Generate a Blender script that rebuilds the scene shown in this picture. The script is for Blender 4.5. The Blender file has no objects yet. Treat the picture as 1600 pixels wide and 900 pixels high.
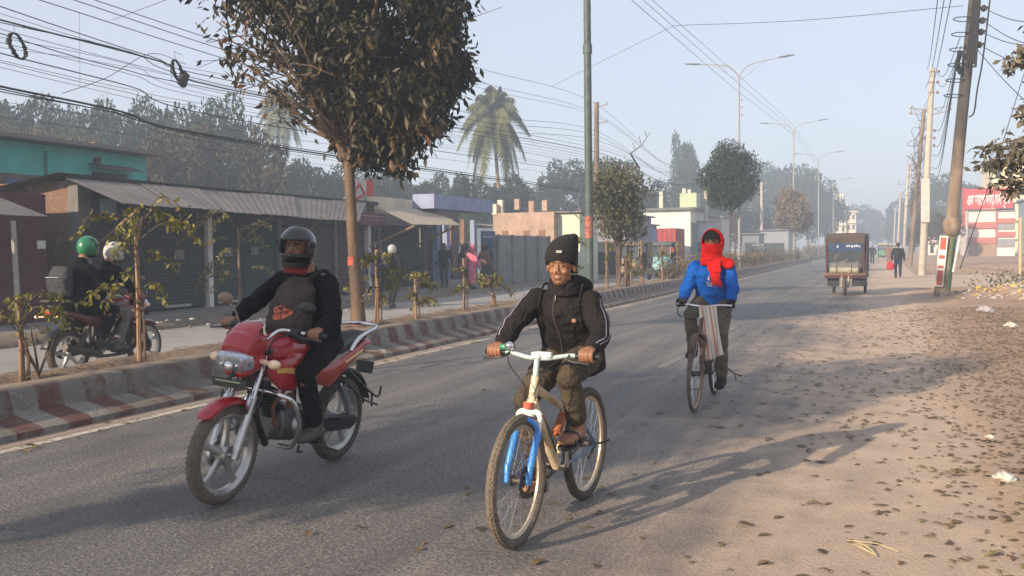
import bpy, math, random
import numpy as np
from mathutils import Vector, Matrix, noise
from math import pi, sin, cos, radians as R
S = bpy.context.scene
C = S.collection
rnd = random.Random(7)
nrs = np.random.RandomState(11)
V = Vector

# ---------------------------------------------------------------- camera
F, H = 1450.0, 1.5
yaw, pitch, roll = R(21.75), R(-2.29), R(0.7)
fw = V((-sin(yaw)*cos(pitch), cos(yaw)*cos(pitch), sin(pitch)))
r0 = V((cos(yaw), sin(yaw), 0)); u0 = r0.cross(fw)
rv = r0*cos(roll) - u0*sin(roll); uv = u0*cos(roll) + r0*sin(roll)
cd = bpy.data.cameras.new('camera'); cam = bpy.data.objects.new('camera', cd); C.objects.link(cam)
cd.sensor_width = 36; cd.lens = 36*F/1600; cd.clip_end = 3000; cd.clip_start = .05
cam.matrix_world = Matrix(((rv.x, uv.x, -fw.x, 0), (rv.y, uv.y, -fw.y, 0), (rv.z, uv.z, -fw.z, H), (0, 0, 0, 1)))
S.camera = cam
def ray(px, py): return fw + rv*((px-800)/F) - uv*((py-450)/F)
def GP(px, py, z=0.0):
    d = ray(px, py); return V((0, 0, H)) + d*((z-H)/d.z)
def XP(px, py, x):
    d = ray(px, py); return V((0, 0, H)) + d*(x/d.x)
def YP(px, py, y):
    d = ray(px, py); return V((0, 0, H)) + d*(y/d.y)

# ---------------------------------------------------------------- materials
def mat(name, col, rough=.75, metal=0, var=.18, scale=6, bump=.15, bscale=60, spec=.5, coat=0, alpha=1, col2=None, trans=0, emit=None, stretch=None, sub=0):
    m = bpy.data.materials.new(name); m.use_nodes = True
    nt = m.node_tree; N = nt.nodes; L = nt.links
    b = N['Principled BSDF']
    b.inputs['Roughness'].default_value = rough; b.inputs['Metallic'].default_value = metal
    b.inputs['Specular IOR Level'].default_value = spec
    b.inputs['Coat Weight'].default_value = coat
    if trans: b.inputs['Transmission Weight'].default_value = trans
    b.inputs['Alpha'].default_value = alpha
    c = V(col)
    tc = N.new('ShaderNodeTexCoord'); src = tc.outputs['Object']
    if stretch:
        mp = N.new('ShaderNodeMapping'); mp.inputs['Scale'].default_value = stretch
        L.new(src, mp.inputs['Vector']); src = mp.outputs['Vector']
    if var or col2:
        n = N.new('ShaderNodeTexNoise'); n.inputs['Scale'].default_value = scale; n.inputs['Detail'].default_value = 6; n.inputs['Roughness'].default_value = .65
        L.new(src, n.inputs['Vector'])
        rp = N.new('ShaderNodeValToRGB'); rp.color_ramp.elements[0].position = .32; rp.color_ramp.elements[1].position = .68
        a = c*(1-var); d = V(col2) if col2 else c*(1+var)
        rp.color_ramp.elements[0].color = (*a, 1); rp.color_ramp.elements[1].color = (*d, 1)
        L.new(n.outputs['Fac'], rp.inputs['Fac']); L.new(rp.outputs['Color'], b.inputs['Base Color'])
        # wear in the gloss too
        mr = N.new('ShaderNodeMapRange'); mr.inputs['To Min'].default_value = max(0, rough-.12); mr.inputs['To Max'].default_value = min(1, rough+.12)
        L.new(n.outputs['Fac'], mr.inputs['Value']); L.new(mr.outputs['Result'], b.inputs['Roughness'])
    else:
        b.inputs['Base Color'].default_value = (*c, 1)
    if bump:
        n2 = N.new('ShaderNodeTexNoise'); n2.inputs['Scale'].default_value = bscale; n2.inputs['Detail'].default_value = 5
        L.new(src, n2.inputs['Vector'])
        bp = N.new('ShaderNodeBump'); bp.inputs['Strength'].default_value = bump; bp.inputs['Distance'].default_value = .02
        L.new(n2.outputs['Fac'], bp.inputs['Height']); L.new(bp.outputs['Normal'], b.inputs['Normal'])
    if emit: b.inputs['Emission Color'].default_value = (*emit[:3], 1); b.inputs['Emission Strength'].default_value = emit[3]
    return m

def leafmat(name, c1, c2, c3=None, rough=.5, scale=1.2, tr=.25):
    """leaf colours vary leaf by leaf (random per island) and by branch"""
    m = bpy.data.materials.new(name); m.use_nodes = True
    nt = m.node_tree; N = nt.nodes; L = nt.links; b = N['Principled BSDF']
    g = N.new('ShaderNodeNewGeometry'); rp = N.new('ShaderNodeValToRGB')
    tc = N.new('ShaderNodeTexCoord'); n = N.new('ShaderNodeTexNoise'); n.inputs['Scale'].default_value = scale; n.inputs['Detail'].default_value = 3
    L.new(tc.outputs['Object'], n.inputs['Vector'])
    ad = N.new('ShaderNodeMath'); ad.operation = 'MULTIPLY_ADD'; ad.inputs[1].default_value = .5
    L.new(g.outputs['Random Per Island'], ad.inputs[0])
    sb = N.new('ShaderNodeMath'); sb.operation = 'MULTIPLY_ADD'; sb.inputs[1].default_value = 1.6; sb.inputs[2].default_value = -.55
    L.new(n.outputs['Fac'], sb.inputs[0]); L.new(sb.outputs[0], ad.inputs[2])
    L.new(ad.outputs[0], rp.inputs['Fac'])
    e = rp.color_ramp.elements; e[0].color = (*c1, 1); e[1].color = (*c2, 1); e[0].position = .2; e[1].position = .75
    if c3:
        k = e.new(.95); k.color = (*c3, 1)
    L.new(rp.outputs['Color'], b.inputs['Base Color']); b.inputs['Roughness'].default_value = rough
    b.inputs['Specular IOR Level'].default_value = .35
    if tr:
        t = N.new('ShaderNodeBsdfTranslucent'); L.new(rp.outputs['Color'], t.inputs['Color'])
        mx = N.new('ShaderNodeMixShader'); mx.inputs[0].default_value = tr
        L.new(b.outputs[0], mx.inputs[1]); L.new(t.outputs[0], mx.inputs[2]); L.new(mx.outputs[0], N['Material Output'].inputs['Surface'])
    return m

# ---------------------------------------------------------------- mesh builder
def frames(pts):
    pts = [V(p) for p in pts]; n = len(pts); T = []
    for i in range(n):
        a = pts[max(i-1, 0)]; b = pts[min(i+1, n-1)]; t = (b-a)
        T.append(t.normalized() if t.length > 1e-9 else V((0, 0, 1)))
    u = T[0].cross(V((0, 0, 1)))
    if u.length < .1: u = T[0].cross(V((1, 0, 0)))
    u.normalize(); out = []
    for t in T:
        u = (u - t*u.dot(t)).normalized(); out.append((t, u, t.cross(u)))
    return pts, out
def smooth(pts, k=6):
    """Catmull-Rom through the points"""
    P = [V(p) for p in pts]; P = [P[0]*2-P[1]] + P + [P[-1]*2-P[-2]]; o = []
    for i in range(1, len(P)-2):
        for j in range(k):
            t = j/k; a, b, c, d = P[i-1], P[i], P[i+1], P[i+2]
            o.append(.5*((2*b) + (c-a)*t + (2*a-5*b+4*c-d)*t*t + (3*b-3*c+d-a)*t**3))
    o.append(P[-2]); return o
def lerp_list(vals, n):
    xs = np.linspace(0, len(vals)-1, n); return list(np.interp(xs, range(len(vals)), vals))

class MB:
    def __init__(s): s.v = []; s.f = []; s.m = []
    def add(s, vs, fs, m=0):
        o = len(s.v); s.v += [tuple(v) for v in vs]; s.f += [tuple(i+o for i in f) for f in fs]; s.m += [m]*len(fs); return s
    def tube(s, pts, r, seg=8, m=0, cap=True, closed=False, k=0):
        if k: pts = smooth(pts, k)
        P, fr = frames(pts); n = len(P)
        r = [r]*n if not hasattr(r, '__len__') else lerp_list(r, n)
        vs = []; fs = []
        for i in range(n):
            t, u, w = fr[i]
            for j in range(seg):
                a = 2*pi*j/seg; vs.append(P[i] + (u*cos(a) + w*sin(a))*r[i])
        for i in range(n - (0 if closed else 1)):
            for j in range(seg):
                a = i*seg+j; b = i*seg+(j+1) % seg; c = ((i+1) % n)*seg+(j+1) % seg; d = ((i+1) % n)*seg+j
                fs.append((a, b, c, d))
        if cap and not closed: fs.append(tuple(range(seg))[::-1]); fs.append(tuple(range((n-1)*seg, n*seg)))
        return s.add(vs, fs, m)
    def loft(s, secs, seg=16, m=0, sq=1.0, cap=True):
        """secs: (centre, vecA, vecB); superellipse exponent sq (<1 squarer)"""
        vs = []; fs = []
        for c, a, b in secs:
            c, a, b = V(c), V(a), V(b)
            for j in range(seg):
                t = 2*pi*j/seg; ca, sa = cos(t), sin(t)
                vs.append(c + a*(math.copysign(abs(ca)**sq, ca)) + b*(math.copysign(abs(sa)**sq, sa)))
        n = len(secs)
        for i in range(n-1):
            for j in range(seg):
                fs.append((i*seg+j, i*seg+(j+1) % seg, (i+1)*seg+(j+1) % seg, (i+1)*seg+j))
        if cap: fs.append(tuple(range(seg))[::-1]); fs.append(tuple(range((n-1)*seg, n*seg)))
        return s.add(vs, fs, m)
    def ell(s, c, r, rot=None, seg=16, rings=10, m=0):
        c = V(c); M = rot if rot is not None else Matrix.Identity(3)
        vs = [c + M @ V((0, 0, -r[2]))]; fs = []
        for i in range(1, rings):
            p = -pi/2 + pi*i/rings
            for j in range(seg):
                t = 2*pi*j/seg; vs.append(c + M @ V((r[0]*cos(p)*cos(t), r[1]*cos(p)*sin(t), r[2]*sin(p))))
        vs.append(c + M @ V((0, 0, r[2])))
        for j in range(seg): fs.append((0, 1+(j+1) % seg, 1+j))
        for i in range(rings-2):
            for j in range(seg): fs.append((1+i*seg+j, 1+i*seg+(j+1) % seg, 1+(i+1)*seg+(j+1) % seg, 1+(i+1)*seg+j))
        l = len(vs)-1; q = 1+(rings-2)*seg
        for j in range(seg): fs.append((l, q+j, q+(j+1) % seg))
        return s.add(vs, fs, m)
    def box(s, c, sz, rot=None, m=0):
        c = V(c); M = rot if rot is not None else Matrix.Identity(3)
        vs = [c + M @ V((sz[0]/2*a, sz[1]/2*b, sz[2]/2*d)) for a in (-1, 1) for b in (-1, 1) for d in (-1, 1)]
        return s.add(vs, [(0, 1, 3, 2), (4, 6, 7, 5), (0, 4, 5, 1), (2, 3, 7, 6), (0, 2, 6, 4), (1, 5, 7, 3)], m)
    def quad(s, a, b, c, d, m=0): return s.add([a, b, c, d], [(0, 1, 2, 3)], m)
    def extr(s, prof, axis_pts, m=0, cap=True):
        """profile of 3D points swept along offset vectors"""
        n = len(prof); vs = []; fs = []
        for o in axis_pts: vs += [V(p)+V(o) for p in prof]
        for i in range(len(axis_pts)-1):
            for j in range(n): fs.append((i*n+j, i*n+(j+1) % n, (i+1)*n+(j+1) % n, (i+1)*n+j))
        if cap: fs.append(tuple(range(n))[::-1]); fs.append(tuple(range((len(axis_pts)-1)*n, len(axis_pts)*n)))
        return s.add(vs, fs, m)
    def torus(s, c, axis, Rr, r, seg=40, sec=8, m=0, flat=1.0):
        axis = V(axis).normalized(); u = axis.orthogonal().normalized(); w = axis.cross(u); c = V(c); vs = []; fs = []
        for i in range(seg):
            a = 2*pi*i/seg; d = u*cos(a)+w*sin(a)
            for j in range(sec):
                b = 2*pi*j/sec; vs.append(c + d*(Rr + r*cos(b)) + axis*(r*flat*sin(b)))
        for i in range(seg):
            for j in range(sec): fs.append((i*sec+j, ((i+1) % seg)*sec+j, ((i+1) % seg)*sec+(j+1) % sec, i*sec+(j+1) % sec))
        return s.add(vs, fs, m)
    def ring(s, c, axis, prof, seg=48, m=0):
        """lathe a closed profile of (radius, offset along axis) about axis"""
        axis = V(axis).normalized(); u = axis.orthogonal().normalized(); w = axis.cross(u); c = V(c); vs = []; fs = []; n = len(prof)
        for i in range(seg):
            a = 2*pi*i/seg; d = u*cos(a)+w*sin(a)
            for (q, o) in prof: vs.append(c + d*q + axis*o)
        for i in range(seg):
            for j in range(n): fs.append((i*n+j, ((i+1) % seg)*n+j, ((i+1) % seg)*n+(j+1) % n, i*n+(j+1) % n))
        return s.add(vs, fs, m)
    def mesh(s, name='mesh'):
        me = bpy.data.meshes.new(name); me.from_pydata(s.v, [], s.f); me.validate()
        if len(me.polygons) == len(s.m): me.polygons.foreach_set('material_index', s.m)
        return me
    def build(s, name, mats, parent=None, loc=(0, 0, 0), ang=38, flat=False, bev=0, **tags):
        me = s.mesh(name)
        o = bpy.data.objects.new(name, me); C.objects.link(o); o.location = loc
        for x in (mats if isinstance(mats, (list, tuple)) else [mats]): me.materials.append(x)
        fixn(me)
        if not flat:
            me.polygons.foreach_set('use_smooth', [True]*len(me.polygons)); me.set_sharp_from_angle(angle=R(ang))
        if parent: o.parent = parent
        if bev:
            b = o.modifiers.new('bevel', 'BEVEL'); b.width = bev; b.segments = 2; b.limit_method = 'ANGLE'; b.angle_limit = R(40)
        return tag(o, **tags)
def fixn(me):
    import bmesh
    b = bmesh.new(); b.from_mesh(me); bmesh.ops.recalc_face_normals(b, faces=b.faces); b.to_mesh(me); b.free()
def tag(o, label=None, cat=None, group=None, kind=None):
    if label: o['label'] = label
    if cat: o['category'] = cat
    if group: o['group'] = group
    if kind: o['kind'] = kind
    return o
def empty(name, loc=(0, 0, 0), rot=(0, 0, 0), parent=None, **t):
    o = bpy.data.objects.new(name, None); C.objects.link(o); o.location = loc; o.rotation_euler = rot; o.empty_display_size = .2
    if parent: o.parent = parent
    return tag(o, **t)
def copy_tree(o, parent=None):
    c = o.copy(); C.objects.link(c)
    if parent: c.parent = parent
    for ch in list(o.children): copy_tree(ch, c)
    return c
def bake(mb, voxel, sm=3, amp=0, ns=8.0, adapt=0, rnds=0):
    """union the pieces of a builder into one continuous surface (voxel remesh), returns a mesh"""
    me = mb.mesh('tmp'); o = bpy.data.objects.new('tmp', me); C.objects.link(o); fixn(me)
    m = o.modifiers.new('r', 'REMESH'); m.mode = 'VOXEL'; m.voxel_size = voxel; m.adaptivity = 0
    if sm:
        q = o.modifiers.new('s', 'SMOOTH'); q.iterations = sm; q.factor = .6
    dg = bpy.context.evaluated_depsgraph_get(); dg.update()
    out = bpy.data.meshes.new_from_object(o.evaluated_get(dg)); bpy.data.objects.remove(o); bpy.data.meshes.remove(me)
    if amp:
        nv = len(out.vertices); no = [v.normal.copy() for v in out.vertices]
        for i, v in enumerate(out.vertices):
            p = v.co*ns; q = noise.noise(V((p.x, p.y, p.z*1.7))) + .5*noise.noise(V((p.x*2.3+5, p.y*2.3, p.z*4.1)))
            ridge = (1-abs(noise.noise(V((p.x*.9+9, p.y*.9, p.z*2.2))))*2.2)
            v.co += no[i]*amp*(q*.6 + ridge*.35)
    return out
def joinmesh(name, meshes, mats):
    """several baked surfaces into one mesh; each (mesh, matfn or index)"""
    vs = []; fs = []; ms = []
    for me, mf in meshes:
        o = len(vs); co = [v.co.copy() for v in me.vertices]; vs += co
        for p in me.polygons:
            fs.append(tuple(o+i for i in p.vertices)); ms.append(mf(p.center) if callable(mf) else mf)
    out = bpy.data.meshes.new(name); out.from_pydata([tuple(v) for v in vs], [], fs)
    out.polygons.foreach_set('material_index', ms); out.polygons.foreach_set('use_smooth', [True]*len(fs))
    for m in mats: out.materials.append(m)
    return out
def meshobj(name, me, parent=None, loc=(0, 0, 0), rot=(0, 0, 0), **t):
    o = bpy.data.objects.new(name, me); C.objects.link(o); o.location = loc; o.rotation_euler = rot
    if parent: o.parent = parent
    return tag(o, **t)
def fastmesh(name, vs, fs, mats, smoothf=False):
    me = bpy.data.meshes.new(name); nv = len(vs); k = fs.shape[1]; nf = len(fs)
    me.vertices.add(nv); me.vertices.foreach_set('co', np.ascontiguousarray(vs, dtype=np.float32).ravel())
    me.loops.add(nf*k); me.loops.foreach_set('vertex_index', np.ascontiguousarray(fs, dtype=np.int32).ravel())
    me.polygons.add(nf); me.polygons.foreach_set('loop_start', np.arange(0, nf*k, k, dtype=np.int32)); me.polygons.foreach_set('loop_total', np.full(nf, k, dtype=np.int32))
    me.update(calc_edges=True); me.validate()
    if smoothf: me.polygons.foreach_set('use_smooth', [True]*len(me.polygons))
    for m in (mats if isinstance(mats, (list, tuple)) else [mats]): me.materials.append(m)
    return me
def leafgeo(pts, size, aspect=.42, droop=.35, rs=None, out=None, fold=.25):
    """kite leaves, folded on the midrib. pts (N,3) bases"""
    rs = rs or nrs; n = len(pts); d = rs.normal(size=(n, 3))
    if out is not None: d = d*.8 + out
    d[:, 2] -= droop*1.6; d /= np.linalg.norm(d, axis=1)[:, None]
    s = rs.normal(size=(n, 3)); s -= d*(s*d).sum(1)[:, None]; s /= np.linalg.norm(s, axis=1)[:, None]
    nn = np.cross(d, s); L = size*(.65+.7*rs.rand(n))[:, None]; w = L*aspect*.5
    a = pts; b = pts + d*L*.5 + s*w + nn*w*fold; c = pts + d*L - nn*L*.12*rs.rand(n)[:, None]; e = pts + d*L*.5 - s*w + nn*w*fold; 
    vs = np.stack([a, b, c, e], 1).reshape(-1, 3); i = np.arange(n)*4
    fs = np.concatenate([np.stack([i, i+1, i+2], 1), np.stack([i, i+2, i+3], 1)], 0)
    return vs, fs
HAZE=0.0038; HZC=(.56,.68,.84,1); SUNS=5.0; SKYS=.10; EXPO=.86; SKYC=(4.95,5.0,5.5)
# ---------------------------------------------------------------- light, sky, air
EL, AZ = R(21.5), R(26)          # light travels along (sin AZ, cos AZ)
w = bpy.data.worlds.new('World'); S.world = w; w.use_nodes = True
nt = w.node_tree; bg = nt.nodes['Background']; sk = nt.nodes.new('ShaderNodeTexSky'); sk.sky_type = 'NISHITA'; sk.sun_disc = False
sk.sun_elevation = EL; sk.sun_rotation = AZ + pi; sk.air_density = 1.0; sk.dust_density = 1.0; sk.ozone_density = 3.0; sk.altitude = 0
mxw = nt.nodes.new('ShaderNodeMix'); mxw.data_type = 'RGBA'; mxw.inputs[0].default_value = .62; mxw.inputs[7].default_value = (*SKYC, 1)   # thin bright overcast veil
nt.links.new(sk.outputs[0], mxw.inputs[6]); nt.links.new(mxw.outputs[2], bg.inputs[0]); bg.inputs[1].default_value = SKYS
sl = bpy.data.lights.new('sun', 'SUN'); sl.energy = SUNS; sl.angle = R(.6); sl.color = (1, .80, .58)
so = bpy.data.objects.new('sun', sl); C.objects.link(so)
so.rotation_euler = V((sin(AZ)*cos(EL), cos(AZ)*cos(EL), -sin(EL))).to_track_quat('-Z', 'Y').to_euler()
S.view_settings.view_transform = 'Standard'; S.view_settings.look = 'None'; S.view_settings.exposure = EXPO; S.view_settings.gamma = 1
S.cycles.use_denoising = True; S.cycles.max_bounces = 8; S.cycles.volume_bounces = 1; S.cycles.transparent_max_bounces = 12
S.cycles.diffuse_bounces = 3; S.cycles.glossy_bounces = 3; S.cycles.transmission_bounces = 6
if HAZE:
    hm = bpy.data.materials.new('haze'); hm.use_nodes = True; n = hm.node_tree; n.nodes.remove(n.nodes['Principled BSDF'])
    pv = n.nodes.new('ShaderNodeVolumePrincipled'); pv.inputs['Density'].default_value = HAZE; pv.inputs['Color'].default_value = HZC; pv.inputs['Anisotropy'].default_value = 0.0
    n.links.new(pv.outputs[0], n.nodes['Material Output'].inputs['Volume'])
    hz = MB().box((-60, 300, 11.8), (520, 720, 26.4)).build('haze', hm, kind='stuff', flat=True)
    tag(hz, label='pale winter haze hanging over the whole street')

# ---------------------------------------------------------------- ground surfaces
def ramp(N, L, src, stops):
    r = N.new('ShaderNodeValToRGB'); e = r.color_ramp.elements
    e[0].position, e[0].color = stops[0][0], (*stops[0][1], 1); e[1].position, e[1].color = stops[-1][0], (*stops[-1][1], 1)
    for p, c in stops[1:-1]:
        k = e.new(p); k.color = (*c, 1)
    L.new(src, r.inputs['Fac']); return r.outputs['Color']
def noisen(N, L, vec, scale, detail=4, rough=.6, st=None):
    if st:
        mp = N.new('ShaderNodeMapping'); mp.inputs['Scale'].default_value = st; L.new(vec, mp.inputs['Vector']); vec = mp.outputs['Vector']
    n = N.new('ShaderNodeTexNoise'); n.inputs['Scale'].default_value = scale; n.inputs['Detail'].default_value = detail; n.inputs['Roughness'].default_value = rough
    L.new(vec, n.inputs['Vector']); return n.outputs['Fac']
def mth(N, L, op, a, b=None, c=None, clamp=False):
    m = N.new('ShaderNodeMath'); m.operation = op; m.use_clamp = clamp
    for i, x in enumerate((a, b, c)):
        if x is None: continue
        if isinstance(x, (int, float)): m.inputs[i].default_value = x
        else: L.new(x, m.inputs[i])
    return m.outputs[0]
def mixc(N, L, f, a, b, mode='MIX'):
    m = N.new('ShaderNodeMix'); m.data_type = 'RGBA'; m.blend_type = mode
    if isinstance(f, (int, float)): m.inputs[0].default_value = f
    else: L.new(f, m.inputs[0])
    for i, x in ((6, a), (7, b)):
        if isinstance(x, tuple): m.inputs[i].default_value = (*x, 1)
        else: L.new(x, m.inputs[i])
    return m.outputs[2]
def surf(name, fn):
    m = bpy.data.materials.new(name); m.use_nodes = True; N = m.node_tree.nodes; L = m.node_tree.links
    tc = N.new('ShaderNodeTexCoord').outputs['Object']; sp = N.new('ShaderNodeSeparateXYZ'); L.new(tc, sp.inputs[0])
    col, rough, hgt, dist = fn(N, L, tc, sp.outputs)
    b = N['Principled BSDF']; L.new(col, b.inputs['Base Color'])
    if isinstance(rough, (int, float)): b.inputs['Roughness'].default_value = rough
    else: L.new(rough, b.inputs['Roughness'])
    if hgt is not None:
        bp = N.new('ShaderNodeBump'); bp.inputs['Distance'].default_value = dist; bp.inputs['Strength'].default_value = 1; L.new(hgt, bp.inputs['Height']); L.new(bp.outputs[0], b.inputs['Normal'])
    return m
DUST = (.57, .43, .315)
def f_road(N, L, tc, xyz):
    vo = N.new('ShaderNodeTexVoronoi'); vo.inputs['Scale'].default_value = 70; L.new(tc, vo.inputs['Vector'])
    grain = noisen(N, L, tc, 45, 6, .75); big = noisen(N, L, tc, .35, 5, .6); mid = noisen(N, L, tc, 2.2, 5, .65)
    streak = noisen(N, L, tc, 1.0, 5, .6, (3.0, .12, 1))
    base = ramp(N, L, grain, [(.35, (.030, .032, .036)), (.5, (.105, .106, .109)), (.66, (.29, .28, .27))])
    patch = ramp(N, L, streak, [(.32, (.62, .65, .70)), (.5, (.95, .95, .95)), (.68, (1.4, 1.32, 1.22))])
    col = mixc(N, L, 1.0, base, patch, 'MULTIPLY')
    stone = ramp(N, L, vo.outputs['Color'], [(.2, (.75, .75, .75)), (.8, (1.25, 1.22, 1.2))]); col = mixc(N, L, .8, col, stone, 'MULTIPLY')
    # dust: creeps in from the right shoulder and lies along the kerb
    xx = mth(N, L, 'MULTIPLY_ADD', big, 3.2, xyz[0]); xx = mth(N, L, 'MULTIPLY_ADD', mid, 1.5, xx); xx = mth(N, L, 'MULTIPLY_ADD', streak, 1.6, xx)
    d1 = N.new('ShaderNodeMapRange'); d1.interpolation_type = 'SMOOTHSTEP'; d1.inputs['From Min'].default_value = 1.0; d1.inputs['From Max'].default_value = 3.4; L.new(xx, d1.inputs['Value'])
    xk = mth(N, L, 'MULTIPLY_ADD', mid, .5, xyz[0])
    d2 = N.new('ShaderNodeMapRange'); d2.interpolation_type = 'SMOOTHSTEP'; d2.inputs['From Min'].default_value = -5.9; d2.inputs['From Max'].default_value = -6.35; d2.inputs['To Min'].default_value = 0; d2.inputs['To Max'].default_value = .8; L.new(xk, d2.inputs['Value'])
    dd = mth(N, L, 'MAXIMUM', d1.outputs[0], d2.outputs[0])
    fine = N.new('ShaderNodeMapRange'); fine.inputs['From Min'].default_value = .3; fine.inputs['From Max'].default_value = .75; fine.inputs['To Min'].default_value = .8; fine.inputs['To Max'].default_value = 1.0; L.new(grain, fine.inputs['Value'])
    dd = mth(N, L, 'MULTIPLY', dd, fine.outputs[0], clamp=True); dd = mth(N, L, 'MULTIPLY_ADD', dd, .90, .07)
    dust = mixc(N, L, .8, DUST, ramp(N, L, mid, [(.3, (.8, .8, .8)), (.7, (1.15, 1.15, 1.15))]), 'MULTIPLY')
    # a few cracks
    vc = N.new('ShaderNodeTexVoronoi'); vc.feature = 'DISTANCE_TO_EDGE'; vc.inputs['Scale'].default_value = .33
    wv = N.new('ShaderNodeVectorMath'); wv.operation = 'MULTIPLY_ADD'; wv.inputs[1].default_value = (.5, .5, .5)
    nn = N.new('ShaderNodeTexNoise'); nn.inputs['Scale'].default_value = 2.5; nn.inputs['Detail'].default_value = 6; L.new(tc, nn.inputs['Vector']); L.new(nn.outputs['Color'], wv.inputs[0]); L.new(tc, wv.inputs[2]); L.new(wv.outputs[0], vc.inputs['Vector'])
    cr = ramp(N, L, vc.outputs['Distance'], [(.0, (.55, .53, .5)), (.006, (1, 1, 1))])
    blot = noisen(N, L, tc, .9, 3, .5, (1, .45, 1)); col = mixc(N, L, 1.0, col, ramp(N, L, blot, [(.36, (.68, .68, .70)), (.46, (1, 1, 1)), (.62, (1.08, 1.07, 1.05))]), 'MULTIPLY')
    col = mixc(N, L, .7, col, cr, 'MULTIPLY')
    col = mixc(N, L, dd, col, dust)
    h = mth(N, L, 'MULTIPLY_ADD', vo.outputs['Distance'], .35, grain)
    return col, mth(N, L, 'MULTIPLY_ADD', dd, .3, .58), h, .02
M_road = surf('asphalt', f_road)
def f_dirt(N, L, tc, xyz):
    a = noisen(N, L, tc, 1.1, 7, .7); b = noisen(N, L, tc, 14, 7, .75); c = noisen(N, L, tc, 80, 4, .7)
    col = ramp(N, L, a, [(.3, (.30, .18, .105)), (.5, (.40, .27, .175)), (.7, (.50, .37, .26))])
    col = mixc(N, L, .75, col, ramp(N, L, b, [(.3, (.62, .6, .58)), (.55, (1.05, 1.05, 1.05)), (.75, (1.3, 1.28, 1.25))]), 'MULTIPLY')
    col = mixc(N, L, .6, col, ramp(N, L, c, [(.3, (.7, .7, .7)), (.7, (1.25, 1.25, 1.25))]), 'MULTIPLY')
    xe = mth(N, L, 'MULTIPLY_ADD', a, 1.6, xyz[0]); xe = mth(N, L, 'MULTIPLY_ADD', b, .9, xe)
    me_ = N.new('ShaderNodeMapRange'); me_.interpolation_type = 'SMOOTHSTEP'; me_.inputs['From Min'].default_value = 1.35; me_.inputs['From Max'].default_value = 3.1; L.new(xe, me_.inputs['Value'])
    col = mixc(N, L, me_.outputs[0], mixc(N, L, .8, DUST, ramp(N, L, b, [(.3, (.8, .8, .8)), (.7, (1.15, 1.15, 1.15))]), 'MULTIPLY'), col)
    h = mth(N, L, 'MULTIPLY_ADD', b, 2.0, c); return col, .95, h, .025
M_dirt = surf('dirt', f_dirt)
def f_soil(N, L, tc, xyz):
    b = noisen(N, L, tc, 6, 7, .75); c = noisen(N, L, tc, 40, 6, .8)
    col = ramp(N, L, b, [(.3, (.16, .115, .08)), (.55, (.33, .24, .165)), (.75, (.46, .35, .25))])
    col = mixc(N, L, .7, col, ramp(N, L, c, [(.3, (.55, .55, .55)), (.7, (1.3, 1.3, 1.3))]), 'MULTIPLY')
    return col, .95, mth(N, L, 'MULTIPLY_ADD', b, 2.0, c), .04
M_soil = surf('soil', f_soil)
def f_conc(N, L, tc, xyz):
    a = noisen(N, L, tc, .6, 6, .65); b = noisen(N, L, tc, 9, 6, .75); c = noisen(N, L, tc, 60, 4, .7)
    col = ramp(N, L, a, [(.3, (.22, .21, .195)), (.7, (.33, .31, .285))])
    col = mixc(N, L, .6, col, ramp(N, L, b, [(.3, (.7, .68, .66)), (.7, (1.2, 1.2, 1.2))]), 'MULTIPLY')
    return col, .85, mth(N, L, 'ADD', b, c), .006
M_conc = surf('old concrete', f_conc)
def f_pave(N, L, tc, xyz):
    c0, r0_, h0, d0 = f_conc(N, L, tc, xyz); n_ = noisen(N, L, tc, 1.2, 5, .7); x_ = mth(N, L, 'MULTIPLY_ADD', n_, 1.8, xyz[0])
    m_ = N.new('ShaderNodeMapRange'); m_.inputs['From Min'].default_value = -14.2; m_.inputs['From Max'].default_value = -13.1; L.new(x_, m_.inputs['Value'])
    b = noisen(N, L, tc, 14, 6, .8); return mixc(N, L, m_.outputs[0], c0, ramp(N, L, b, [(.3, (.09, .065, .045)), (.7, (.26, .20, .145))])), .92, b, .03
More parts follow.
